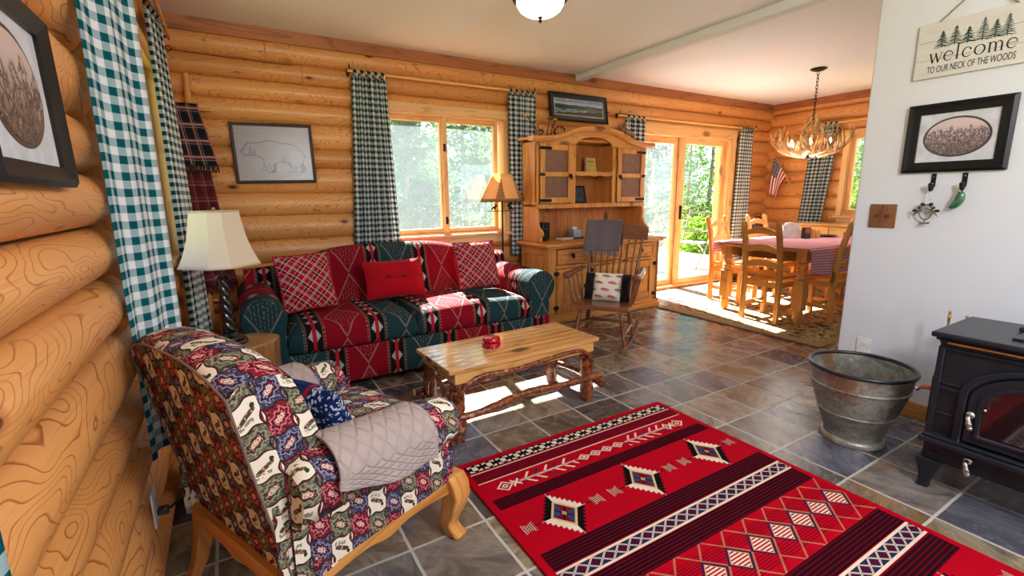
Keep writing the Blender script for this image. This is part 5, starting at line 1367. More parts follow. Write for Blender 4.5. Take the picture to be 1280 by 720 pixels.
# ------------------------------------------------------------------ cast-iron stove (front faces -x)
CAST = plain('black cast iron', srgb(32, 35, 42), .42, .35, .35, 130, .5)
CASTS = plain('smooth black cast iron', srgb(38, 42, 50), .36, .4, .1, 90, .5)
SL_ = (2.62, .30, 0)
stv = thing('wood_stove', 'black cast-iron wood stove with arched glass door beside the metal tub', 'stove', SL_)
def sb(): return at(SL_)
y0, y1, xf, xb = -.085, .685, 2.435, 2.81
m = sb(); m.box(xf, xb, y0, y1, .135, .655); m.build('firebox', CAST, stv, bev=.006)
m = sb(); m.box(2.405, 2.845, y0 - .025, y1 + .025, .668, .690); m.box(2.418, 2.83, y0 - .012, y1 + .012, .655, .668); m.build('top_plate', CASTS, stv, bev=.007, bseg=3)
m = sb(); m.box(2.50, 2.80, .09, .50, .6905, .699); m.build('griddle_lid', CASTS, stv, bev=.003)
m = sb(); m.box(2.66, 2.83, .10, .52, .6905, .712); m.build('flue_collar', CASTS, stv, bev=.008)
m = sb(); m.tube([(2.412, y1 - .03, .652), (2.412, y0 + .03, .652)], .006, 8); m.build('brass_rail', BRASS, stv)
# raised frames on the front casting
def yz(mb, ya, yb, za, zb, d=.010): mb.box(xf - d, xf + .004, ya, yb, za, zb)
m = sb()
for a, b, c, d in ((y0, y1, .618, .632), (y0, y1, .645, .655), (y0, y0 + .022, .26, .62), (y1 - .022, y1, .26, .62)): yz(m, a, b, c, d)
for s in (1, -1):
    f = lambda t: .30 + s * t
    for ta, tb, c, d in ((.295, .385, .452, .464), (.30, .375, .474, .484), (.305, .375, .345, .357), (.31, .36, .165, .175), (.30, .312, .357, .452)):
        yz(m, min(f(ta), f(tb)), max(f(ta), f(tb)), c, d, .007)
m.build('front_moulding', CASTS, stv, bev=.003)
# ash lip
m = sb(); m.box(xf - .055, xf + .01, y0 - .006, y1 + .006, .226, .25); m.box(xf - .042, xf + .01, y0, y1, .25, .262); m.build('ash_lip', CASTS, stv, bev=.008, bseg=3)
# arched surround, door and glass
def archpts(hw, z0, zs, rise, n=24):
    return [(-hw, z0)] + [(-hw * math.cos(PI * i / n), zs + rise * math.sin(PI * i / n)) for i in range(n + 1)] + [(hw, z0)]
def archring(mb, o, i, d0, d1):
    """o, i: outlines with equal counts; extruded from x = xf-d1 to xf-d0"""
    n = len(o); P = lambda p, d: (xf - d, .30 + p[0], p[1])
    vs = [P(p, d1) for p in o] + [P(p, d1) for p in i] + [P(p, d0) for p in o] + [P(p, d0) for p in i]
    fs = []
    for k in range(n):
        q = (k + 1) % n
        if q == 0 : pass
        fs += [(k, q, n + q, n + k), (2 * n + k, 3 * n + k, 3 * n + q, 2 * n + q), (k, 2 * n + k, 2 * n + q, q), (n + k, n + q, 3 * n + q, 3 * n + k)]
    mb.add(vs, fs)
m = sb(); archring(m, archpts(.30, .262, .455, .160), archpts(.272, .262, .450, .142), 0, .020); m.build('arch_surround', CASTS, stv, bev=.005, ang=40)
m = sb(); archring(m, archpts(.268, .266, .445, .138), archpts(.222, .305, .425, .112), .002, .016); dr = m.build('door', CASTS, stv, bev=.004, ang=40)
m = sb(); archring(m, archpts(.238, .292, .432, .122), archpts(.222, .305, .425, .112), .016, .024); m.build('door_bead', CASTS, dr, bev=.003)
gt = T('fire glass'); gt.bsdf((.012, .008, .008), .06, 0, None, .9, coat=.6)
m = sb(); a = archpts(.224, .303, .425, .114); n = len(a)
vs = [(xf - .006, .30 + p[0], p[1]) for p in a]; m.add(vs, [tuple(range(n))]); vs = [(xf - .003, .30 + p[0], p[1]) for p in a]; m.add(vs, [tuple(range(n))[::-1]]); m.build('glass_pane', gt.mat, dr)
NICK = plain('worn nickel', srgb(214, 208, 190), .2, 1.0)
def pull(parent, y, z, droop=True):
    m = sb(); x = xf - .016; m.ball((x - .006, y, z + .012), .016, 14, 10, (.7, 1, 1)); m.tube(smooth_pts([(x - .01, y, z + .012), (x - .03, y, z + .008), (x - .036, y - .004, z - .008), (x - .034, y - .01, z - .028)], 5), [.008] * 6 + [.009] * 5 + [.011] * 4 + [.008], 10); m.ball((x - .034, y - .0105, z - .032), .011, 12, 8); m.build('handle', NICK, parent)
pull(dr, .30 + .252, .372)
m = sb(); m.ball((xf - .022, .30 + .215, .418), .006); m.tube([(xf - .012, .515, .418), (xf - .028, .512, .416)], .004, 6); m.build('air_lever', NICK, dr)
m = sb(); yz(m, .30 - .27, .30 + .27, .145, .215, .006); d2 = m.build('ash_drawer', CASTS, stv, bev=.003); pull(d2, .30 + .235, .185)
# side casting, side door and its copper-handled lever
m = sb(); P = [(xf + .05, .27), (xf + .05, .47), (xf + .08, .53), (xb - .08, .53), (xb - .05, .47), (xb - .05, .27)]
m.M = m.M @ Matrix(((1, 0, 0, 0), (0, 0, -1, y1 + .022), (0, 1, 0, 0), (0, 0, 0, 1))); m.prism(P, 0, .022); sd = m.build('side_door', CASTS, stv, bev=.008, bseg=3)
COPPER = plain('worn copper', srgb(176, 110, 76), .3, .9)
m = sb(); m.tube(smooth_pts([(2.56, y1 + .02, .40), (2.55, y1 + .055, .405), (2.545, y1 + .075, .395)], 4), [.009, .010, .011, .011, .011, .010, .008, .007, .006], 10); m.build('side_handle', COPPER, sd); m = sb(); m.ball((2.545, y1 + .083, .388), .010, 12, 8); m.tube([(2.545, y1 + .075, .395), (2.545, y1 + .09, .385)], .005, 8); m.build('handle_tip', NICK, sd)
m = sb(); m.tube([(2.60, y1 + .005 + .042 * math.sin(a), .20 + .035 * math.cos(a)) for a in [PI * i / 12 for i in range(13)]], .007, 8); m.build('ash_door_loop', BRASS, stv)
for s in (0, 1):
    for x in (xf + .03, xb - .03):
        yv = y1 - .03 if s else y0 + .03; sg = 1 if s else -1
        vs = []
        for z, w, o in ((.137, .050, 0), (.11, .040, .004), (.06, .024, .008), (.02, .018, .012), (0, .022, .016)):
            for a, b in ((-1, -1), (1, -1), (1, 1), (-1, 1)): vs.append((x + a * w * .8 - (.010 if x < 2.6 else -.01) * (1 - z / .137), yv + b * w + sg * o, z))
        m = sb(); m.add(vs, [(i * 4 + k, i * 4 + (k + 1) % 4, (i + 1) * 4 + (k + 1) % 4, (i + 1) * 4 + k) for i in range(4) for k in range(4)] + [(0, 1, 2, 3), (16, 17, 18, 19)]); m.build('leg', CASTS, stv, bev=.006, bseg=3, ang=60)
# brass fire tools behind the stove
ft = thing('fire_tool_stand', 'brass-handled fire tools on a stand behind the stove', 'fire tools', (3.04, .772, 0))
m = MB(); m.lathe([(.002, 0), (.085, 0), (.085, .012), (.03, .022), (.002, .022)], 24, None, False); m.build('base', IRON, ft)
m = MB(); m.tube([(0, 0, .02), (0, 0, .57)], .007, 8); m.tube([(-.05, 0, .58), (.05, 0, .58)], .005, 8); m.tube([(0, -.05, .58), (0, .05, .58)], .005, 8); m.build('post', IRON, ft)
FIN = [(.002, 0), (.006, 0), (.007, .006), (.004, .012), (.006, .03), (.008, .052), (.005, .058), (.008, .063), (.005, .068), (.007, .074), (.003, .080), (.002, .082)]
m = MB(); m.lathe(FIN, 14, Matrix.Translation((0, 0, .57)), False); m.build('finial', BRASS, ft)
for nm, x, y, z in (('poker', -.04, -.03, .42), ('brush', .05, -.03, .42), ('shovel', 0, -.05, .42), ('tongs', 0, .052, .52)):
    m = MB(); m.tube([(x * 1.3, y * 1.3, .05), (x * 1.25, y * 1.25, z + .06)], .005, 8); k = m.build(nm, IRON, ft); m = MB(); m.lathe(FIN, 14, Matrix.Translation((x * 1.25, y * 1.25, z + .06)), False); m.build('tool_handle', BRASS, k)
# galvanised tub
BL = (2.645, 1.028, 0)
def galv():
    t = T('weathered galvanised tin'); o = t.obj(); n = t.noise(o, 9, 5, 1.0); s = t.vor(o, 70, 'Color'); a, b_, _ = t.sep(s); r = t.noise(o, 4.5, 4, .6)
    c = t.mix(a, srgb(148, 146, 134), srgb(176, 176, 166)); c = t.mix((1 - n.ss(.35, .55)) * .5, c, srgb(92, 88, 80)); c = t.mix(r.ss(.52, .64) * .75, c, srgb(140, 92, 48))
    c = t.mix(t.noise(o, 60, 2).gt(.66) * .5, c, srgb(196, 196, 192)); return t.bsdf(c, t.m('ADD', n * .35, .28), .55, t.bump(n, .2, .006), .5)
GALV = galv()
tub = thing('metal_tub', 'weathered round galvanised tub on a footed base beside the stove', 'tub', BL)
def ring(r, z, b): return [(r, z - b), (r + b * .9, z - b * .4), (r + b * .9, z + b * .4), (r, z + b)]
prof = [(.002, .012), (.128, .012), (.134, .0), (.141, .004), (.142, .018), (.136, .03), (.128, .034), (.127, .055), (.133, .066), (.150, .12)] + ring(.166, .165, .006) + [(.185, .22), (.203, .29)] + ring(.206, .305, .006) + [(.212, .345), (.218, .388)]
m = MB(); m.lathe(prof + [(.212, .388), (.198, .29), (.178, .2), (.148, .11), (.12, .075), (.002, .07)], 48, None, False); m.build('shell', GALV, tub, ang=40)
m = MB(); m.tube([(.218 * math.cos(a), .218 * math.sin(a), .392) for a in [2 * PI * i / 56 for i in range(56)]], .010, 10, closed=True); m.build('rolled_rim', plain('dark rolled rim', srgb(62, 64, 66), .35, .8), tub)

# ------------------------------------------------------------------ on the partition: sign, picture, hooks, switch, outlet
def PWm(y, z, d=0.0): return frame((XP - d, y, z), (0, -1, 0), (0, 0, 1))     # local x = to the right seen from the room, y up, z into the room
def flat_text(body, size, mat, parent, M, sx=1.0, ext=.0008, align='CENTER', space=1.0):
    cu = bpy.data.curves.new('lettering', 'FONT'); cu.body = body; cu.size = size; cu.extrude = ext; cu.align_x = align; cu.space_character = space; cu.resolution_u = 3
    o = bpy.data.objects.new('lettering', cu); COL.objects.link(o); dg = bpy.context.evaluated_depsgraph_get(); me = bpy.data.meshes.new_from_object(o.evaluated_get(dg))
    bpy.data.objects.remove(o); n = bpy.data.objects.new('lettering', me); COL.objects.link(n); me.materials.clear(); me.materials.append(mat); me.transform(M @ Matrix.Diagonal((sx, 1, 1, 1))); n.parent = parent; return n
SGN = (XP - .008, 1.185, 1.82)
sg = thing('welcome_sign', 'whitewashed plank sign reading welcome with green pines hanging on the wall', 'sign', SGN)
MS = frame((0, 0, 0), (0, -1, 0), (0, 0, 1))
def plank():
    t = T('whitewashed planks'); x, y, z = t.sep(t.obj()); n = t.noise(t.mapv(t.obj(), (1, 8, 60)), 1, 4); return t.bsdf(t.mix(n, srgb(200, 196, 186), srgb(220, 217, 208)), .7)
PL = plank(); SW = .442
for i in range(3):
    m = MB(MS); m.box(0, SW, i * .0885 + .0006, (i + 1) * .0885 - .0006, 0, .008); m.build('plank', PL, sg, bev=.0012)
INK = plain('dark ink', srgb(30, 30, 32), .6)
def stroke(mb, pts, w, z0=.0081, z1=.0087):
    """flat ribbon along pts; w scalar or list"""
    n = len(pts); w = w if isinstance(w, (list, tuple)) else [w] * n; P = [Vector((*p, 0)) for p in pts]
    L, Rr = [], []
    for i in range(n):
        d = (P[min(i + 1, n - 1)] - P[max(i - 1, 0)]).normalized(); q = Vector((-d.y, d.x, 0)) * w[i] / 2; L.append(P[i] + q); Rr.append(P[i] - q)
    vs = [(p.x, p.y, z0) for p in L + Rr] + [(p.x, p.y, z1) for p in L + Rr]
    fs = []
    for i in range(n - 1): fs += [(i, i + 1, n + i + 1, n + i), (2 * n + i, 3 * n + i, 3 * n + i + 1, 2 * n + i + 1), (i, 2 * n + i, 2 * n + i + 1, i + 1), (n + i, n + i + 1, 3 * n + i + 1, 3 * n + i)]
    fs += [(0, n, 3 * n, 2 * n), (n - 1, 3 * n - 1 - 0 if False else 3 * n - 1, 4 * n - 1, 2 * n - 1)]
    mb.add(vs, fs)
def el(cx, cy, rx, ry, a0, a1, n=18): return [(cx + rx * math.cos(R(lerp(a0, a1, i / n))), cy + ry * math.sin(R(lerp(a0, a1, i / n)))) for i in range(n + 1)]
# letters in units of the x-height
def Lw(): return [([(.02, 1), (.30, 0)], .15), ([(.30, 0), (.56, .95)], .06), ([(.50, 1), (.80, 0)], .15), ([(.80, 0), (1.06, 1)], .06), ([(-.1, .985), (.2, .985)], .04), ([(.94, .985), (1.18, .985)], .04)], 1.18
def Le(): return [([(.07, .54), (.80, .54)], .055), (el(.44, .5, .38, .47, 4, 180, 12), [.06 + .08 * i / 12 for i in range(13)]), (el(.44, .5, .38, .47, 180, 322, 12), [.14 - .09 * i / 12 for i in range(13)])], .98
def Ll(): return [([(.18, 0), (.18, 1.62)], .14), ([(0, .02), (.36, .02)], .04), ([(.02, 1.58), (.2, 1.6)], .05)], .52
def Lc(): return [(el(.44, .5, .38, .47, 48, 180, 12), [.05 + .09 * i / 12 for i in range(13)]), (el(.44, .5, .38, .47, 180, 322, 12), [.14 - .09 * i / 12 for i in range(13)]), (el(.70, .78, .05, .06, 0, 360, 8), .09)], .95
def Lo(): return [(el(.46, .5, .40, .47, -90, 90, 14), [.05 + .09 * math.sin(PI * i / 14) for i in range(15)]), (el(.46, .5, .40, .47, 90, 270, 14), [.05 + .09 * math.sin(PI * i / 14) for i in range(15)])], 1.04
def Lm():
    s = [([(.16, 0), (.16, .98)], .14), ([(0, .96), (.18, .98)], .05), ([(0, .02), (.34, .02)], .04)]
    for k in (0, 1): s += [(el(.40 + .48 * k, .62, .24, .34, 165, 0, 10), [.05 + .08 * i / 10 for i in range(11)]), ([(.64 + .48 * k, .64), (.64 + .48 * k, 0)], .14), ([(.48 + .48 * k, .02), (.82 + .48 * k, .02)], .04)]
    return s, 1.40
seq = [Lw(), Le(), Ll(), Lc(), Lo(), Lm(), Le()]; tot = sum(a for _, a in seq) + .06 * 6; XHT = .046; x0 = .06; kx = (.385 - x0) / (tot * XHT)
for strokes, adv in seq:
    m = MB(MS)
    for pts, w in strokes: stroke(m, [(x0 + px_ * XHT * kx, .072 + py_ * XHT) for px_, py_ in pts], [q * XHT for q in w] if isinstance(w, list) else w * XHT)
    m.build('lettering', INK, sg, ang=0); x0 += (adv + .06) * XHT * kx
tx = flat_text('TO OUR NECK OF THE WOODS', .046, INK, sg, MS @ Matrix.Translation((.218, .024, .0083)), .485)
GRN = plain('green tree paint', srgb(44, 96, 80), .6); DGR = plain('dark tree paint', srgb(26, 40, 38), .6)
for i, (tx_, tz, th) in enumerate(((.100, .140, .082), (.150, .142, .092), (.200, .137, .078), (.253, .134, .108), (.297, .134, .085), (.338, .132, .100))):
    rnd = random.Random(i + 3); m = MB(MS); m2 = MB(MS); stroke(m, [(tx_, tz), (tx_, tz + th)], [.004, .001])
    for k in range(11):
        f = k / 11; z = tz + th * (.05 + .9 * f); w = (1 - f) ** .9 * .030 + .003
        for s in (-1, 1): stroke(m if (k + (s > 0)) % 3 else m2, [(tx_, z + .004), (tx_ + s * w * .5, z + rnd.uniform(-.003, .002)), (tx_ + s * w, z - .004 + rnd.uniform(-.002, .004))], [.0045, .004, .001], .0081 + .0002 * (k % 2), .0087)
    a = m.build('painted_tree', DGR, sg, ang=0); m2.build('green_boughs', GRN, a, ang=0)
m = MB(MS); m.tube([(.075, .262, .004), (.22, .39, .006), (.365, .262, .004)], .0035, 6); m.build('rope', fabric('jute rope', srgb(176, 136, 84)), sg); 
o = MB(MS); o.lathe([(.002, -.006), (.005, -.006), (.005, .012), (.008, .013), (.002, .015)], 10, None, False); o = o.build('nail', IRON, sg); o.location = MS @ Vector((.22, .388, .0))

def photo_mat(name, top, bot, dark, seed=0.0, k=1.0):
    t = T(name); x, y, z = t.sep(t.uv()); n = t.noise(t.com(x * 26 * k + seed, y * 12 * k, seed), 1, 5, .4); h = t.noise(t.com(x * 9 * k + seed, seed, 0), 1, 3)
    sky = y.gt(.42 + 0.0) ; c = t.mix(y.ss(.2, .9), bot, top); tree = (h * .9 + .30 - y).ss(0, .08)
    c = t.mix(tree * n.ss(.40, .54) * .9, c, dark); c = t.mix(tree * n.ss(.56, .66) * .6, c, top); c = t.mix((1 - y.ss(.1, .32)) * t.noise(t.com(x * 9, y * 60, 3), 1, 3).ss(.4, .6) * .6, c, dark)
    return t.bsdf(c, .6)
def framed(name, label, M, w, h, fw, fd, fmat, inner, oval=None, matte=None, mat2=None, double=True, cat='picture'):
    o = thing(name, label, cat); o.matrix_world = M
    m = MB()   # mitred moulding: outer, ridge, inner profile
    prof = [(0, 0), (0, fd * .7), (fw * .25, fd), (fw * .6, fd * .75), (fw * .85, fd * .6), (fw, fd * .5), (fw, 0)]
    cs = [(-1, -1), (1, -1), (1, 1), (-1, 1)]; vs = []
    for sx, sy in cs:
        for d, z in prof: vs.append((sx * (w / 2 - d), sy * (h / 2 - d), z))
    n = len(prof); m.add(vs, [(i * n + k, ((i + 1) % 4) * n + k, ((i + 1) % 4) * n + k + 1, i * n + k + 1) for i in range(4) for k in range(n - 1)]); m.build('frame', fmat, o, ang=25)
    iw, ih = w / 2 - fw + .002, h / 2 - fw + .002; zp = fd * .22
    def plate(nm, mt, hw, hh, z, ov=None):
        m = MB()
        if ov: N = 48; vs = [(hw * math.cos(2 * PI * i / N), hh * math.sin(2 * PI * i / N), z) for i in range(N)]; m.add(vs + [(v[0], v[1], z - .0015) for v in vs], [tuple(range(N)), tuple(range(N, 2 * N))[::-1]] + [(i, (i + 1) % N, N + (i + 1) % N, N + i) for i in range(N)], [((v[0] / hw + 1) / 2, (v[1] / hh + 1) / 2) for v in vs] * 2)
        else: vs = [(-hw, -hh, z), (hw, -hh, z), (hw, hh, z), (-hw, hh, z)]; m.add(vs + [(v[0], v[1], z - .0015) for v in vs], [(0, 1, 2, 3), (7, 6, 5, 4), (0, 4, 5, 1), (1, 5, 6, 2), (2, 6, 7, 3), (3, 7, 4, 0)], [(0, 0), (1, 0), (1, 1), (0, 1)] * 2)
        return m.build(nm, mt, o, ang=20)
    if oval:
        plate('mat_board', matte, iw, ih, zp); plate('oval_bevel', mat2, oval[0] + .009, oval[1] + .009, zp + .0012, True); plate('picture', inner, oval[0], oval[1], zp + .0024, True)
    elif matte: plate('mat_board', matte, iw, ih, zp); plate('inner_border', mat2, iw - .040, ih - .040, zp + .0012); plate('picture', inner, iw - .047, ih - .047, zp + .0024)
    else: plate('picture', inner, iw, ih, zp)
    m = MB(); m.box(-iw, iw, -ih, ih, fd * .42, fd * .42 + .0015); m.build('picture_glass', PGLASS, o)
    return o
MATW = plain('pale grey mat board', srgb(214, 216, 222), .8)
BEV = plain('dark maroon oval bevel', srgb(46, 34, 36), .5)
BFR = plain('black picture frame', srgb(15, 14, 15), .4, 0, .1, 60, .3)
framed('framed_picture', 'black framed oval sepia landscape under the welcome sign', PWm(.972, 1.518, .002), .412, .345, .052, .026, BFR, photo_mat('sepia river print', srgb(222, 196, 196), srgb(150, 120, 118), srgb(58, 42, 40), 2.0), (.124, .090), MATW, BEV)
HKL = ((1.036, 1.300), (.912, 1.300))
for i, (y, z) in enumerate(HKL):
    b = thing('wall_hook', 'black iron wall hook below the oval picture, %s' % ('holding the wire angel' if i == 0 else 'holding the green pickle'), 'hook', (XP - .0015, y, z), 0, 'iron hooks under the oval picture')
    m = MB(MS); m.box(-.010, .010, -.03, .038, 0, .004); m.tube(smooth_pts([(0, -.02, .003), (0, -.042, .012), (0, -.046, .026), (0, -.034, .034), (0, -.020, .036)], 5), [.008] * 10 + [.007] * 6 + [.008] * 4 + [.009], 8); m.ball((0, -.018, .036), .0095, 12, 8); m.build('hook_body', IRON, b, bev=.001)
    for dz in (.022, -.012): m = MB(MS); m.ball((0, dz, .004), .003, 8, 6); m.build('screw_head', STEEL, b)
b = thing('wire_ornament', 'twisted wire ring ornament with dark beads hanging from the iron hook', 'ornament', (XP - .028, 1.040, 1.135))
WI = plain('antique wire', srgb(140, 124, 104), .35, .8)
m = MB(MS); m.tube([(-.004, .118, 0), (-.006, .05, 0)], .0012, 5); m.tube([(.006, .118, 0), (.004, .05, 0)], .0012, 5); m.tube([(.004, .07, 0), (.020, .068, .003)], .0012, 5); m.build('hanging_loop', STEEL, b)
m = MB(MS)
for k, (cx, cy, r) in enumerate(((0, .022, .024), (0, -.006, .030), (0, .005, .036))): m.tube([(cx + r * .8 * math.cos(a), cy + r * math.sin(a), .003 * math.sin(2 * a + k)) for a in [2 * PI * i / 24 for i in range(24)]], .0018, 6, closed=True)
m.build('ring', WI, b)
for s in (-1, 1):
    m = MB(MS); m.tube(smooth_pts([(s * .02, .02, 0), (s * .04, .0, .004), (s * .052, -.018, .002)], 5), [.005, .006, .006, .006, .006, .005, .004, .003, .002, .002, .001], 8); m.build('feather', WI, b)
    m = MB(MS); m.ball((s * .046, .012, 0), .010, 10, 8, (1.3, .8, .8)); m.ball((s * .018, .045, 0), .010, 10, 8); m.ball((s * .030, .028, 0), .008, 10, 8); m.build('bead', BLK, b)
m = MB(MS); m.tube([(-.024, -.050, 0), (.02, -.056, .003)], .003, 6); m.tube([(-.02, -.060, 0), (.024, -.048, .003)], .003, 6); m.tube([(0, -.03, 0), (0, -.06, 0)], .003, 6); m.build('twig_cross', WI, b)
b = thing('hanging_pickle_ornament', 'shiny green glass pickle ornament hanging from the iron hook', 'ornament', (XP - .030, .925, 1.205))
pk = T('green glass'); pk.bsdf(pk.mix(pk.noise(pk.obj(), 50, 2), srgb(12, 74, 42), srgb(30, 116, 66)), .1, 0, pk.bump(pk.vor(pk.obj(), 110), .6, .004), .8, coat=.8)
m = MB(MS); P = smooth_pts([(.010, .040, 0), (.016, .022, 0), (.012, -.004, 0), (-.002, -.028, 0), (-.020, -.042, 0)], 6); n = len(P); m.tube(P, [.003 + .0165 * math.sin(PI * min(.97, max(.03, i / (n - 1)))) ** .45 for i in range(n)], 14); m.build('pickle', pk.mat, b, ang=80)
m = MB(MS); m.lathe([(.002, .040), (.006, .040), (.006, .050), (.002, .052)], 12, Matrix.Rotation(-PI / 2, 4, 'X') @ Matrix.Translation((.010, 0, 0)), False) if False else m.tube([(.009, .040, 0), (.008, .050, 0)], .006, 10); m.tube([(.008 + .006 * math.cos(a), .057 + .006 * math.sin(a), 0) for a in [2 * PI * i / 12 for i in range(12)]], .0012, 5, closed=True); m.build('ornament_cap', BRASS, b)
b = thing('switch_plate', 'wooden double switch plate with carved figures on the partition edge', 'switch plate', (XP - .0005, 1.240, 1.113))
m = MB(MS); m.box(-.064, .064, -.066, .066, 0, .009); m.build('plate', wood('oak plate', srgb(150, 96, 50), srgb(122, 74, 36), srgb(76, 42, 20), 2, 1.6, .4, 0), b, bev=.003)
for x in (-.024, .024):
    m = MB(MS); m.lathe([(.016, .0091), (.016, .0115), (.002, .0125)], 16, Matrix.Translation((x, 0, 0))); d = m.build('carved_disc', plain('red brown carving', srgb(124, 54, 34), .4), b); m = MB(MS); m.box(x - .004, x + .004, -.008, .008, .0125, .021); m.build('toggle', plain('brown toggle', srgb(80, 44, 28), .4), d, bev=.001)
    for y in (-.03, .03): m = MB(MS); m.ball((x, y, .009), .003, 8, 5); m.build('screw_head', BRASS, b)
def outlet(lab, M, cord=False):
    b = thing('wall_outlet', lab, 'outlet'); b.matrix_world = M
    m = MB(); m.box(-.036, .036, -.058, .058, 0, .006); m.build('plate', WHITEP, b, bev=.002)
    for y in (-.022, .022):
        m = MB(); m.box(-.017, .017, y - .014, y + .014, .006, .0075); s = m.build('socket', WHITEP, b, bev=.0015); m = MB()
        for x in (-.006, .006): m.box(x - .001, x + .001, y - .003, y + .006, .0074, .0079)
        m.ball((0, y - .008, .0075), .0022, 8, 4); m.build('slot', BLK, s)
    return b
outlet('white wall outlet low on the partition behind the metal tub', PWm(1.247, .33, .0005))
# ------------------------------------------------------------------ curtains
def curtain(label, a, b, zt, zb, c=None, d=None, folds=5, amp=.025, fab=1.7, mat=None, tabs=4, group=None, rod=None, seed=0, toe=None):
    """gathered panel hanging from plan segment a-b at zt to plan segment c-d at zb"""
    c, d = c or a, d or b; rnd = random.Random(seed)
    A, B, C, Dd = [Vector((*p, 0)) for p in (a, b, c, d)]; W = (B - A).length
    nrm = Vector((-(B - A).y, (B - A).x, 0)).normalized(); ph = rnd.uniform(0, 6)
    o = thing('curtain', label, 'curtain', (A.x, A.y, zb), group=group); M = Matrix.Translation((-A.x, -A.y, -zb))
    NU = folds * 10
    def f(u, v):
        p = (A.lerp(B, u)).lerp(C.lerp(Dd, u), v ** 1.1); am = amp * (.55 + .45 * v)
        s = math.sin(2 * PI * folds * u + ph + .5 * math.sin(3 * v + u * 4)) + .35 * math.sin(2 * PI * folds * 1.7 * u + 1.3 + v)
        q = p + nrm * am * s
        return (q.x, q.y, lerp(zt, zb, v) + .004 * math.sin(2 * PI * folds * u) * (1 - v))
    # arc length for the cloth coordinate
    L = [0]
    for i in range(NU): L.append(L[-1] + (Vector(f(i / NU, .5)) - Vector(f((i + 1) / NU, .5))).length)
    m = MB(M); m.grid(f, NU, 24, lambda u, v: (L[min(NU, round(u * NU))], (1 - v) * (zt - zb))); m.build('panel', mat, o, ang=80, solid=.002, soloff=0)
    for i in range(tabs):
        u = (i + .5) / tabs; p = Vector(f(u, 0)); t_ = (B - A).normalized() * .016; k = nrm * (rod if rod else .02)
        def loop(s, w): an = lerp(-PI / 2, PI * 1.5, s); q = A.lerp(B, u) + t_ * (w * 2 - 1) + nrm * (.017 * math.cos(an)); return (q.x, q.y, zt + .025 + .030 * math.sin(an))
        tb = MB(M); tb.grid(loop, 14, 2, lambda s, w: (s * .16, w * .032)); tb.build('tab', mat, o, ang=80, solid=.002, soloff=0)
    return o
def rod(label, p, q, z, wall, r=.012, brk=(.008, .992)):
    """wooden curtain pole with iron brackets; wall = direction from the pole to the wall"""
    P, Q, w = Vector((*p, z)), Vector((*q, z)), Vector((*wall, 0)); o = thing('curtain_rod', label, 'curtain rod', P); M = Matrix.Translation(-P)
    m = MB(M); m.tube([P, Q], r, 12); m.build('pole', PINEL[0 if abs(w.y) > 0 else 1], o)
    for t_ in brk:
        c = P.lerp(Q, t_); m = MB(M); m.bar(c + w, c, .012, .012); m.tube([c + Vector((0, 0, -.018)), c + Vector((0, 0, .055))], .005, 6); m.bar(c + w + Vector((0, 0, -.03)), c + w + Vector((0, 0, .03)), .02, .004, w.normalized()); m.build('bracket', IRON, o)
YR = D - .068
rod('wooden curtain pole with iron brackets over the sofa window', (.955, YR), (2.80, YR), 2.262, (0, .062))
rod('wooden curtain pole with iron brackets over the sliding glass door', (3.93, YR), (6.56, YR), 2.135, (0, .062))
rod('wooden curtain pole high over the near log wall window', (XL + .085, 1.55), (XL + .085, 4.12), 2.315, (-.085, 0))
rod('wooden curtain pole over the dining window', (XR - .07, 2.0), (XR - .07, 3.68), 2.15, (.062, 0))
curtain('green gingham curtain gathered on the sofa window side nearest the bear picture', (.985, YR), (1.27, YR), 2.225, .56, (.905, YR), (1.335, YR), 6, .022, mat=GINGD, tabs=5, seed=1)
curtain('green gingham curtain gathered beside the hutch above the floor lamp', (2.47, YR), (2.79, YR), 2.225, .63, (2.50, YR + .01), (2.76, YR + .01), 6, .020, mat=GINGD, tabs=5, seed=2)
curtain('green gingham curtain showing above the hutch corner by the glass door', (4.04, YR), (4.36, YR), 2.10, .10, (4.16, YR + .01), (4.36, YR + .01), 5, .016, mat=GINGD, tabs=4, seed=3)
curtain('green gingham curtain hanging on the flag side of the glass door', (6.20, YR), (6.48, YR), 2.10, .10, (6.14, YR), (6.52, YR), 6, .022, mat=GINGD, tabs=5, seed=4)
curtain('green gingham curtain swept aside at the dining window', (XR - .07, 3.64), (XR - .07, 3.31), 2.11, .72, (XR - .08, 3.71), (XR - .08, 3.42), 6, .022, mat=GINGD, tabs=5, seed=5)
curtain('bright teal gingham curtain hanging in front behind the patchwork armchair', (-.285, 1.725), (-.19, 1.985), 2.28, .44, (-.293, 1.735), (-.200, 1.985), 2, .011, mat=GINGLIT, tabs=4, seed=6)
curtain('dark gingham curtain in the log corner beside the plaid blankets', (-.272, 3.46), (-.228, 3.78), 2.28, .36, (-.262, 3.42), (-.172, 3.71), 4, .014, mat=GINGD, tabs=4, seed=7)
curtain('teal gingham curtain edge hanging low at the very edge of the view', (-.272, .33), (-.262, .70), 2.28, .20, None, None, 4, .016, mat=GINGLIT, tabs=4, seed=8)
# wire to the curtain hook in the corner
m = MB(); m.tube([(-.22, 4.215, 2.265), (.15, 4.235, 2.262), (.55, 4.24, 2.262)], .0025, 5); m.tube([(-.235 + .016 * math.cos(a), 4.215, 2.272 + .016 * math.sin(a)) for a in [2 * PI * i / 14 for i in range(14)]], .0035, 6, closed=True)
o = m.build('hanging_wire', IRON); tag(o, 'thin black wire with a ring end running along the corner log', 'wire')

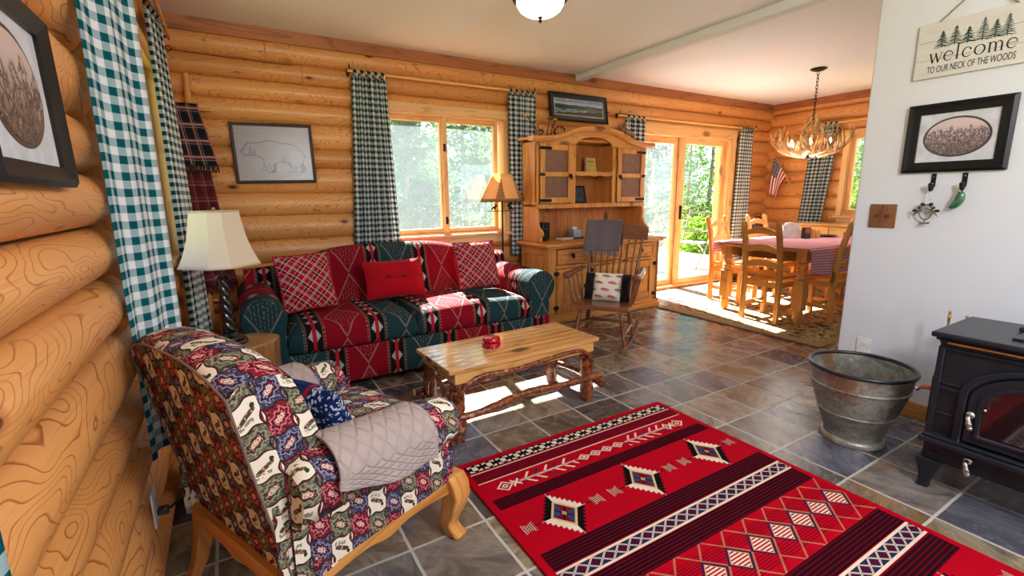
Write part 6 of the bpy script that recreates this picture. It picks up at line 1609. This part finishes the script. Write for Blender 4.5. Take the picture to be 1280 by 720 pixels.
# ------------------------------------------------------------------ pictures on the logs
def lake():
    t = T('lake at dusk print'); x, y, z = t.sep(t.uv()); n = t.noise(t.com(x * 9, y * 20, 0), 1, 4); h = t.noise(t.com(x * 5, 1, 0), 1, 4)
    c = t.mix(y.ss(.55, 1), srgb(206, 220, 232), srgb(40, 130, 200)); c = t.mix(n.ss(.5, .7) * y.gt(.6) * .7, c, srgb(230, 226, 220))
    c = t.mix((h * .35 + .50 - y).gt(0), c, srgb(40, 60, 78)); c = t.mix((h * .28 + .42 - y).gt(0) * x.lt(.62).mx(x.gt(.8)), c, srgb(18, 34, 24))
    c = t.mix(y.lt(.40), c, t.mix(n.ss(.4, .62), srgb(24, 62, 84), srgb(140, 190, 220))); c = t.mix((y - x * .25).lt(.10), c, srgb(14, 26, 18)); c = t.mix((x.gt(.66) * (.55 - x * .2 - y + .1).gt(0) * y.gt(.32)), c, srgb(60, 100, 40))
    return t.bsdf(c, .4)
FBK = frame((3.385, D - .028, 2.170), (1, 0, 0), (0, .16, 1))
framed('framed_picture', 'wide black framed lake and mountain print tilted above the hutch', FBK, .79, .295, .022, .022, BFR, lake(), None, plain('black mat board', srgb(26, 26, 30), .7), plain('cream inner mat', srgb(226, 222, 212), .7))
GFR = plain('dark grey frame', srgb(62, 54, 50), .5)
def bearwood():
    t = T('grey plank print'); x, y, z = t.sep(t.uv()); n = t.noise(t.com(x * 4, y * 60, 0), 1, 4); p = (y * 7).fr(); c = t.mix(n, srgb(122, 106, 108), srgb(170, 156, 158)); c = t.mix(p.lt(.04) * .6, c, srgb(84, 70, 72)); return t.bsdf(c, .7)
BRM = frame((.362, D - .018, 1.592), (1, 0, .02), (0, .02, 1))
bear = framed('framed_picture', 'dark framed line drawing of a walking bear on grey planks', BRM, .575, .455, .024, .02, GFR, bearwood())
def uvp(x, y):      # photo-crop units of the picture to local metres
    u = (x - 120) / 730; v = (y - 105) / 535; u -= (v - .5) * .06; return ((u - .5) * .535, (.5 - v) * .41)
out = [(165, 350), (195, 330), (200, 300), (225, 285), (240, 262), (252, 276), (285, 270), (340, 270), (375, 262), (410, 245), (445, 243), (490, 255), (530, 268), (600, 270), (660, 280), (715, 310), (755, 350), (785, 395), (772, 430), (765, 475), (792, 520), (782, 555), (735, 565), (750, 530), (740, 490), (715, 520), (690, 490), (685, 520), (700, 550), (615, 552), (650, 520), (612, 470), (560, 455), (500, 450), (490, 500), (488, 555), (415, 560), (445, 530), (430, 460), (405, 520), (415, 540), (340, 540), (385, 505), (375, 430), (350, 400), (300, 395), (255, 390), (200, 388), (172, 362), (165, 350)]
m = MB(); stroke(m, [uvp(*p) for p in out], .0062, .0046, .0054); m.build('bear_outline', INK, bear, ang=0)
m = MB()
for tx_, tw, ty, th in ((600, 40, 460, 120), (570, 28, 460, 85), (255, 22, 385, 70), (295, 18, 388, 40)):
    for k in range(5): f = k / 5; stroke(m, [uvp(tx_ - tw * (1 - f), ty - th * f), uvp(tx_, ty - th * f - 22), uvp(tx_ + tw * (1 - f), ty - th * f)], .0035, .0046, .0052)
m.build('forest_drawing', INK, bear, ang=0)
m = MB()
for P in ([(735, 470), (765, 475), (792, 520), (782, 555), (735, 565), (750, 530)], [(612, 455), (640, 462), (660, 520), (640, 515)], [(545, 450), (600, 452), (600, 462), (545, 460)], [(470, 470), (490, 470), (488, 555), (440, 556), (470, 530)]):
    q = [uvp(*p) for p in P]; m.prism(q[::-1], .0046, .0052)
m.build('dark_shading', INK, bear, ang=0)
# big oval portrait on the near log wall
framed('framed_picture', 'black framed oval sepia photograph hanging on the near logs', frame((XL + .004, 1.185, 1.440), (0, 1, 0), (-.02, 0, 1)), .42, .335, .040, .026, BFR, photo_mat('sepia forest print', srgb(214, 190, 180), srgb(140, 106, 88), srgb(60, 40, 30), 5.0, .7), (.128, .094), MATW, plain('brown oval bevel', srgb(84, 60, 50), .5))
# ------------------------------------------------------------------ blanket ladder in the corner
lad = thing('blanket_ladder', 'peeled pole blanket ladder leaning in the log corner', 'ladder', (-.2, 4.0, 0))
LM = Matrix.Translation((.2, -4.0, 0))
def railp(k, z): return Vector((lerp(-.205, -.155, z / 2.12), lerp(4.08, 4.215, z / 2.12), z)) if k else Vector((-.278, lerp(4.08, 4.215, z / 2.12), z))
for k in (0, 1):
    m = MB(LM); m.tube([railp(k, z) for z in (0, .5, 1.0, 1.5, 2.0, 2.12)], [.022, .022, .021, .021, .020, .018], 12); m.build('rail', PINE[2], lad)
def tartan2(name, base, dark, line):
    t = T(name); x, y, _ = t.sep(t.uv()); P = .11
    bx, by = (x / P).fr(), (y / P).fr(); c = t.mix(bx.lt(.45) * .6, base, dark); c = t.mix(by.lt(.45) * .6, c, dark); c = t.mix(bx.inr(.62, .72) * .8, c, line); c = t.mix(by.inr(.60, .74) * .8, c, line); c = t.mix(bx.inr(.85, .88).mx(by.inr(.85, .88)) * .5, c, (.5, .45, .42))
    f = t.noise(t.com(x * 220, y * 220), 1, 2); return t.bsdf(t.mul(.6, c, t.mix(f, (.5, .5, .5), (1.2, 1.2, 1.2))), .95, 0, t.bump(f, .4, .004), .1)
for z in (1.88, 1.42, .96, .5):
    m = MB(LM); m.tube([railp(0, z) + Vector((.0, 0, 0)), railp(1, z) + Vector((.13, 0, 0))], .013, 10); m.build('rung', PINE[0], lad)
def blanket(label, z, drop, mat, dark, xo=-.03, out=.05):
    p = railp(1, z) + Vector((xo, 0, 0)); b = thing('throw_blanket', label, 'blanket', p); hw = .088
    ax = Vector((1, 0, 0)); nn = Vector((0, -1, 0))
    def f(u, v):
        s = lerp(-hw, hw, u); r = .034 + .004 * math.sin(5 * u)
        if v < .3: k = v / .3; q = nn * r + Vector((0, -.068, -1)) * (drop * .45 * (1 - k))
        elif v < .42: an = PI * (v - .3) / .12; q = nn * (r + .022 - .022 * math.cos(an)) + Vector((0, 0, .026 * math.sin(an)))
        else: k = (v - .42) / .58; q = nn * (r + .044 + out * k ** .8 + .016 * math.sin(9 * u + 1) * k) + Vector((0, -.068, -1)) * (drop * k) + ax * (.035 * k * (u - .5) + .062 * k)
        return ax * s + q
    m = MB(); m.grid(f, 16, 40, lambda u, v: (u * .30, v * drop * 1.7)); m.build('cloth', mat, b, ang=80, solid=.008, soloff=0)
    m = MB(); rnd = random.Random(int(z * 10))
    for i in range(24):
        q = f((i + .5) / 24, 1); m.tube([q, q + Vector((rnd.uniform(-.01, .01), rnd.uniform(-.012, .004), -.025)), q + Vector((rnd.uniform(-.016, .016), rnd.uniform(-.02, .004), -.05))], .004, 5)
    m.build('fringe', dark, b); return b
blanket('black and rose plaid fringed throw on the top rung of the ladder', 1.88, .40, tartan2('black rose plaid', srgb(42, 48, 46), srgb(20, 22, 24), srgb(190, 116, 118)), fabric('black wool fringe', srgb(38, 38, 42)))
blanket('dark red plaid throw hanging below the black plaid one', 1.42, .80, tartan2('dark red plaid', srgb(116, 20, 28), srgb(62, 30, 30), srgb(92, 60, 54)), fabric('dark red fringe', srgb(90, 22, 28)), .008)
# outlet with plug low on the log wall, and the white carton behind the armchair
o = outlet('white outlet with black plug low on the near log wall', frame((XL + .003, 1.72, .295), (0, 1, 0), (0, 0, 1)))
o = thing('power_cord', 'black plug and cord running from the log wall outlet', 'cord', (XL + .0115, 1.72, .275))
m = MB(); m.box(0, .03, -.012, .012, -.012, .012); m.build('plug', BLK, o, bev=.004); m = MB(); m.tube(smooth_pts([(.03, 0, 0), (.06, .03, .005), (.10, .10, -.06), (.14, .14, -.18), (.17, .16, -.269)], 6), .004, 8); m.build('cable', BLK, o)
o = thing('heater_box', 'white box with black ring marking standing behind the armchair', 'box', (-.19, 2.22, 0)); m = MB(); m.box(-.085, .15, -.10, .10, 0, .27); m.build('carton', WHITEP, o, bev=.004); m = MB()
m.tube([(.03 + .045 * math.cos(a), -.1005, .16 + .045 * math.sin(a)) for a in [2 * PI * i / 28 for i in range(28)]], .006, 6, closed=True); m.build('ring_mark', BLK, o); m = MB(); m.box(-.03, .09, -.1015, -.1, .065, .073); m.box(-.03, .09, -.1015, -.1, .085, .090); m.build('stripe_mark', BLK, o)
# ------------------------------------------------------------------ outside: deck, ground, trees, hills, patio furniture
def ground_mat():
    t = T('dry grass ground'); n = t.noise(t.geo(), .6, 5); k = t.noise(t.geo(), 9, 4)
    return t.bsdf(t.mix(k.ss(.4, .65), t.mix(n, srgb(104, 110, 66), srgb(136, 130, 92)), srgb(74, 92, 46)), .95)
m = MB(); m.grid(lambda u, v: (lerp(-60, 90, u), lerp(-40, 110, v), -.25), 30, 30); struct(m.build('ground', ground_mat(), solid=.2))
m = MB(); m.box(2.9, 8.6, 4.52, 7.4, -.24, -.02); struct(m.build('patio_slab', plain('pale patio concrete', srgb(206, 200, 190), .8, 0, .2, 60)))
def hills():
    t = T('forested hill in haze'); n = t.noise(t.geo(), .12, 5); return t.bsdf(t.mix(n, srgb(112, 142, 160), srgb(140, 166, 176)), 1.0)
rnd = random.Random(9)
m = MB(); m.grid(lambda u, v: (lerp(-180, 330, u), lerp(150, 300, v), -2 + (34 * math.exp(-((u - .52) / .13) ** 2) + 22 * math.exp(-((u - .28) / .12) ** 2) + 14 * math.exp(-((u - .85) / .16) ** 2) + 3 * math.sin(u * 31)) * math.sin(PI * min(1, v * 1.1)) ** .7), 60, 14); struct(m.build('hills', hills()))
def leafm(name, c, c2):
    t = T(name); r = t.rnd(); n = t.noise(t.geo(), 1.6, 3); col = t.mix(n, c, c2); col = t.mul(.5, col, t.mix(r, (.75, .8, .75), (1.15, 1.1, .95)))
    a = t.n('ShaderNodeBsdfDiffuse'); b = t.n('ShaderNodeBsdfTranslucent'); t.put(a.inputs[0], col); t.put(b.inputs[0], t.mix(.5, col, c2))
    x = t.n('ShaderNodeMixShader'); x.inputs[0].default_value = .5; t.nt.links.new(a.outputs[0], x.inputs[1]); t.nt.links.new(b.outputs[0], x.inputs[2]); t.nt.links.new(x.outputs[0], t.out.inputs[0]); return t.mat
PINEN = leafm('pine needles', srgb(56, 88, 54), srgb(100, 130, 72)); SHRUBL = leafm('shrub leaves', srgb(74, 114, 42), srgb(118, 152, 58))
TRUNK = bark('tree bark', srgb(116, 96, 80), srgb(60, 48, 40))
def foliage(seed, h, r0, nb, open_=.0, zb=.25, leaf=.11, per=26):
    rnd = random.Random(seed); m = MB()
    vs, fs = [], []
    for i in range(nb):
        f = (i + .5) / nb; z = zb + (h - zb) * f ** 1.15; L = r0 * (1 - f) ** .75 * rnd.uniform(.6, 1.15) + .10; a = rnd.uniform(0, 2 * PI); up_ = rnd.uniform(-.05, .45)
        for k in range(int(per * (.35 + .65 * L / r0))):
            s = rnd.uniform(.12, 1.0) ** .8; sp = .10 + .22 * s * (1 - open_ * .5)
            c = Vector((math.cos(a) * L * s + rnd.gauss(0, sp * .6), math.sin(a) * L * s + rnd.gauss(0, sp * .6), z + up_ * L * s + rnd.gauss(0, sp * .45)))
            d = Vector((rnd.gauss(0, 1), rnd.gauss(0, 1), rnd.gauss(.3, .7))).normalized() * leaf * rnd.uniform(.7, 1.5); w = d.cross(Vector((rnd.gauss(0, 1), rnd.gauss(0, 1), rnd.gauss(0, 1)))).normalized() * leaf * rnd.uniform(.16, .30)
            b = len(vs); vs += [c - d, c + w - d * .1, c + d, c - w - d * .1]; fs.append((b, b + 1, b + 2, b + 3))
    return m.add(vs, fs)
def tree(label, seed, h, r0, nb, loc, needles, open_=0, zb=.25, leaf=.11, per=26):
    o = thing('pine_tree', label, 'tree', loc, group='trees beyond the cabin'); foliage(seed, h, r0, nb, open_, zb, leaf, per).build('foliage', needles, o, ang=0)
    m = MB(); rn = random.Random(seed + 50); P = smooth_pts([(0, 0, -.05), (rn.uniform(-.08, .08), rn.uniform(-.08, .08), h * .4), (rn.uniform(-.1, .1), rn.uniform(-.1, .1), h * .95)], 6); n = len(P)
    m.tube(P, [lerp(.085 * h / 6, .012, i / (n - 1)) for i in range(n)], 8)
    for i in range(14):
        z = rn.uniform(.15, .9); q = P[int(z * (n - 1))]; a = rn.uniform(0, 6.28); L = r0 * (1 - z) * .8 + .1; m.tube([q, q + Vector((math.cos(a) * L * .5, math.sin(a) * L * .5, .05)), q + Vector((math.cos(a) * L, math.sin(a) * L, .22 * L))], [.018, .012, .004], 5)
    m.build('trunk', TRUNK, o, ang=60); return o
A = tree('bushy pine filling the sofa window pane beside the floor lamp', 1, 6.0, 1.6, 230, (5.3, 11.2, -.2), PINEN, 0, .15, .12, 34)
B = tree('slim open pine with dark trunk in the middle of the fixed glass door panel', 2, 7.0, 1.15, 120, (14.6, 11.0, -.2), PINEN, .7, .4, .11, 26)
C_ = tree('tall thin pine beside the gathered curtain at the sofa window', 3, 8.5, 1.35, 190, (4.0, 13.6, -.2), PINEN, .3, .4, .13, 30)
def more(src, loc, rz, label, s=1.0): o = dup(src, loc, rz, label); o.scale = (s, s, s); return o
for src, loc, rz, s, lab in ((A, (3.0, 8.9, -.2), 1.2, .78, 'low bushy pine close behind the sofa window pane beside the gathered curtain'), (A, (7.4, 14.2, -.2), 2.4, .8, 'bushy pine at the edge of the sofa window above the floor lamp shade'),
                            (C_, (6.3, 19.0, -.2), .7, 1.0, 'tall thin pine far behind the middle post of the sofa window'), (A, (11.6, 11.0, -.2), 4.0, .85, 'bushy pine behind the sliding door panel next to the hutch'),
                            (A, (14.2, 14.6, -.2), 5.2, .9, 'farther bushy pine rising between the patio table and the door stile'), (B, (17.4, 12.3, -.2), 1.9, 1.0, 'slim pine close to the outer jamb of the glass door'),
                            (B, (10.6, 8.5, -.2), 3.6, .6, 'slim young pine beside the middle stile of the glass door'), (A, (18.6, 15.6, -.2), .9, .9, 'large bushy pine far behind the fixed glass door panel'),
                            (B, (17.1, 7.6, -.2), 2.2, .5, 'small pine at the curtain side of the dining window'), (A, (21.0, 9.0, -.2), 1.0, .6, 'short bushy pine low in the dining window')):
    more(src, loc, rz, lab, s)
for i, (x, y, h, lab) in enumerate(((9.5, 7.35, .8, 'light green shrub at the patio edge behind the folding chair'), (12.0, 9.0, .9, 'light green shrub low behind the fixed door panel'), (14.2, 6.05, 1.6, 'bright green shrub filling the lower dining window'), (4.0, 7.3, .8, 'light green shrub low in the sofa window'))):
    o = thing('shrub', lab, 'shrub', (x, y, -.2), group='shrubs beyond the cabin'); foliage(20 + i, h, .75, 90, 0, .05, .075, 28).build('foliage', SHRUBL, o, ang=0)
    m = MB(); rn = random.Random(i)
    for k in range(6): a = k * 1.05; m.tube([(0, 0, -.05), (.12 * math.cos(a), .12 * math.sin(a), h * .4), (.3 * math.cos(a), .3 * math.sin(a), h * .8)], [.015, .01, .004], 5)
    m.build('stem', TRUNK, o)
# patio table with pale cloth, chairs
PT = (5.90, 5.42, -.0195)
o = thing('patio_table', 'round patio table with pale top outside the glass door', 'table', PT)
m = MB(); m.lathe([(.002, .585), (.36, .585), (.38, .597), (.37, .615), (.002, .62)], 40, None, False); m.build('tabletop', plain('pale stone top', srgb(222, 222, 220), .4), o); m = MB()
m.lathe([(.002, 0), (.24, 0), (.22, .02), (.03, .04), (.025, .585), (.002, .585)], 20, None, False); m.build('pedestal', IRON, o)
def patio_chair(lab, loc, rz, col):
    o = thing('patio_chair', lab, 'chair', loc, rz); fr = plain('patio frame %s' % lab[:6], col, .4, .4)
    for s in (-1, 1):
        m = MB(); m.tube([(s * .25, .30, 0), (s * .25, -.10, .44), (s * .25, -.34, 1.0)], .013, 8); m.build('back_leg', fr, o); m = MB(); m.tube([(s * .23, -.30, 0), (s * .23, .22, .44)], .013, 8); m.build('front_leg', fr, o)
        m = MB(); m.tube([(s * .27, -.22, .66), (s * .27, .20, .64)], .015, 8); m.build('arm', fr, o)
    m = MB(); m.grid(lambda u, v: (lerp(-.23, .23, u), lerp(-.14, .24, v), .44 - .02 * math.sin(PI * v)), 6, 6); m.build('seat', plain('sling cloth %s' % lab[:6], col, .8), o, solid=.012)
    for k in range(2):
        m = MB(); z = .62 + k * .32; y = -.10 - (z - .44) * .43; m.bar((-.24, y, z), (.24, y, z), .012, .035); m.build('back_slat', fr, o)
    return o
patio_chair('dark folding patio chair with diagonal legs outside the fixed door panel', (7.05, 5.55, -.0195), R(100), srgb(112, 112, 112))
patio_chair('yellowish patio chair behind the round patio table', (6.35, 6.25, -.0195), R(170), srgb(206, 176, 96))
o = thing('spa_tub', 'grey-blue covered box outside low in the sofa window', 'tub', (3.18, 6.05, -.25)); m = MB(); m.box(-.36, .36, -.3, .3, 0, .90); m.build('shell', plain('weathered blue grey', srgb(120, 134, 156), .7), o, bev=.03); m = MB(); m.box(-.39, .39, -.33, .33, .901, .98); m.build('lid', plain('blue grey vinyl lid', srgb(136, 148, 172), .5), o, bev=.02)
# ------------------------------------------------------------------ camera, daylight, added fill lights
cam = bpy.data.cameras.new('camera'); co = bpy.data.objects.new('camera', cam); COL.objects.link(co)
YAW, PITCH, ROLL = R(30.72), R(11.06), R(-.6)
fwd = Vector((math.sin(YAW) * math.cos(PITCH), math.cos(YAW) * math.cos(PITCH), -math.sin(PITCH)))
rt = Vector((math.cos(YAW), -math.sin(YAW), 0)); up = rt.cross(fwd)
r2 = rt * math.cos(ROLL) + up * math.sin(ROLL); u2 = -rt * math.sin(ROLL) + up * math.cos(ROLL)
M = Matrix((r2, u2, -fwd)).transposed().to_4x4(); M.translation = (0, 0, 1.245)
co.matrix_world = M
cam.sensor_width = 36; cam.lens = 587 / 1280 * 36; cam.clip_start = .02
SC.camera = co

w = bpy.data.worlds.new('world'); SC.world = w; w.use_nodes = True; nt = w.node_tree
sky = nt.nodes.new('ShaderNodeTexSky'); sky.sky_type = 'NISHITA'; sky.sun_disc = False
sky.sun_elevation = R(42); sky.sun_rotation = R(10); sky.altitude = 1500; sky.air_density = 1.0; sky.dust_density = 2.0
bg = nt.nodes['Background']; nt.links.new(sky.outputs[0], bg.inputs[0]); bg.inputs[1].default_value = SKY
sun = bpy.data.lights.new('sun', 'SUN'); sun.energy = SUN; sun.angle = R(.55); sun.color = (1, .96, .9)
so = bpy.data.objects.new('sun', sun); COL.objects.link(so)
dsun = Vector((.179, 1, .89)).normalized()
so.rotation_euler = dsun.to_track_quat('Z', 'Y').to_euler(); so.location = dsun * 20

def portal(loc, sx, sy, direction):
    l = bpy.data.lights.new('daylight portal', 'AREA'); l.shape = 'RECTANGLE'; l.size, l.size_y = sx, sy
    l.cycles.is_portal = True
    o = bpy.data.objects.new('daylight portal', l); COL.objects.link(o); o.location = loc
    o.rotation_euler = Vector(direction).to_track_quat('-Z', 'Z').to_euler()
portal((1.83, D + .25, 1.45), 1.3, 1.2, (0, -1, 0)); portal((5.27, D + .25, 1.0), 1.9, 2.1, (0, -1, 0))
portal((XL - .25, 2.8, 1.46), 1.95, 1.2, (1, 0, 0)); portal((XL - .25, -.4, 1.4), 1.9, 1.4, (1, 0, 0)); portal((XR + .25, 2.64, 1.46), 1.2, 1.1, (-1, 0, 0))
for a, b in fw: portal(((a + b) / 2, YF - .25, 1.35), b - a, 1.6, (0, 1, 0))
def lamp(loc, e, rad, c=(1, .95, .89)):  # bare point light added as fill, no fixture around it
    l = bpy.data.lights.new('lamp', 'POINT'); l.energy = e; l.shadow_soft_size = rad; l.color = c
    o = bpy.data.objects.new('lamp', l); COL.objects.link(o); o.location = loc
lamp((1.3, -.9, 2.05), FILL_REAR, .2, (.95, .97, 1))  # added fill behind the camera, no real lamp there
lamp((5.415, 2.84, 1.45), FILL_DINING, .2)  # added fill floating below the chandelier, apart from its bulbs

SC.view_settings.view_transform = 'Standard'; SC.view_settings.look = 'None'
SC.view_settings.exposure = EXPO; SC.view_settings.gamma = 1; SC.view_settings.use_curve_mapping = False
SC.display_settings.display_device = 'sRGB'
c = SC.cycles
c.max_bounces = 10; c.diffuse_bounces = 5; c.glossy_bounces = 4; c.transmission_bounces = 6; c.transparent_max_bounces = 24
c.sample_clamp_indirect = 6; c.caustics_reflective = False; c.caustics_refractive = False
c.use_denoising = True; c.use_adaptive_sampling = True; c.adaptive_threshold = .01
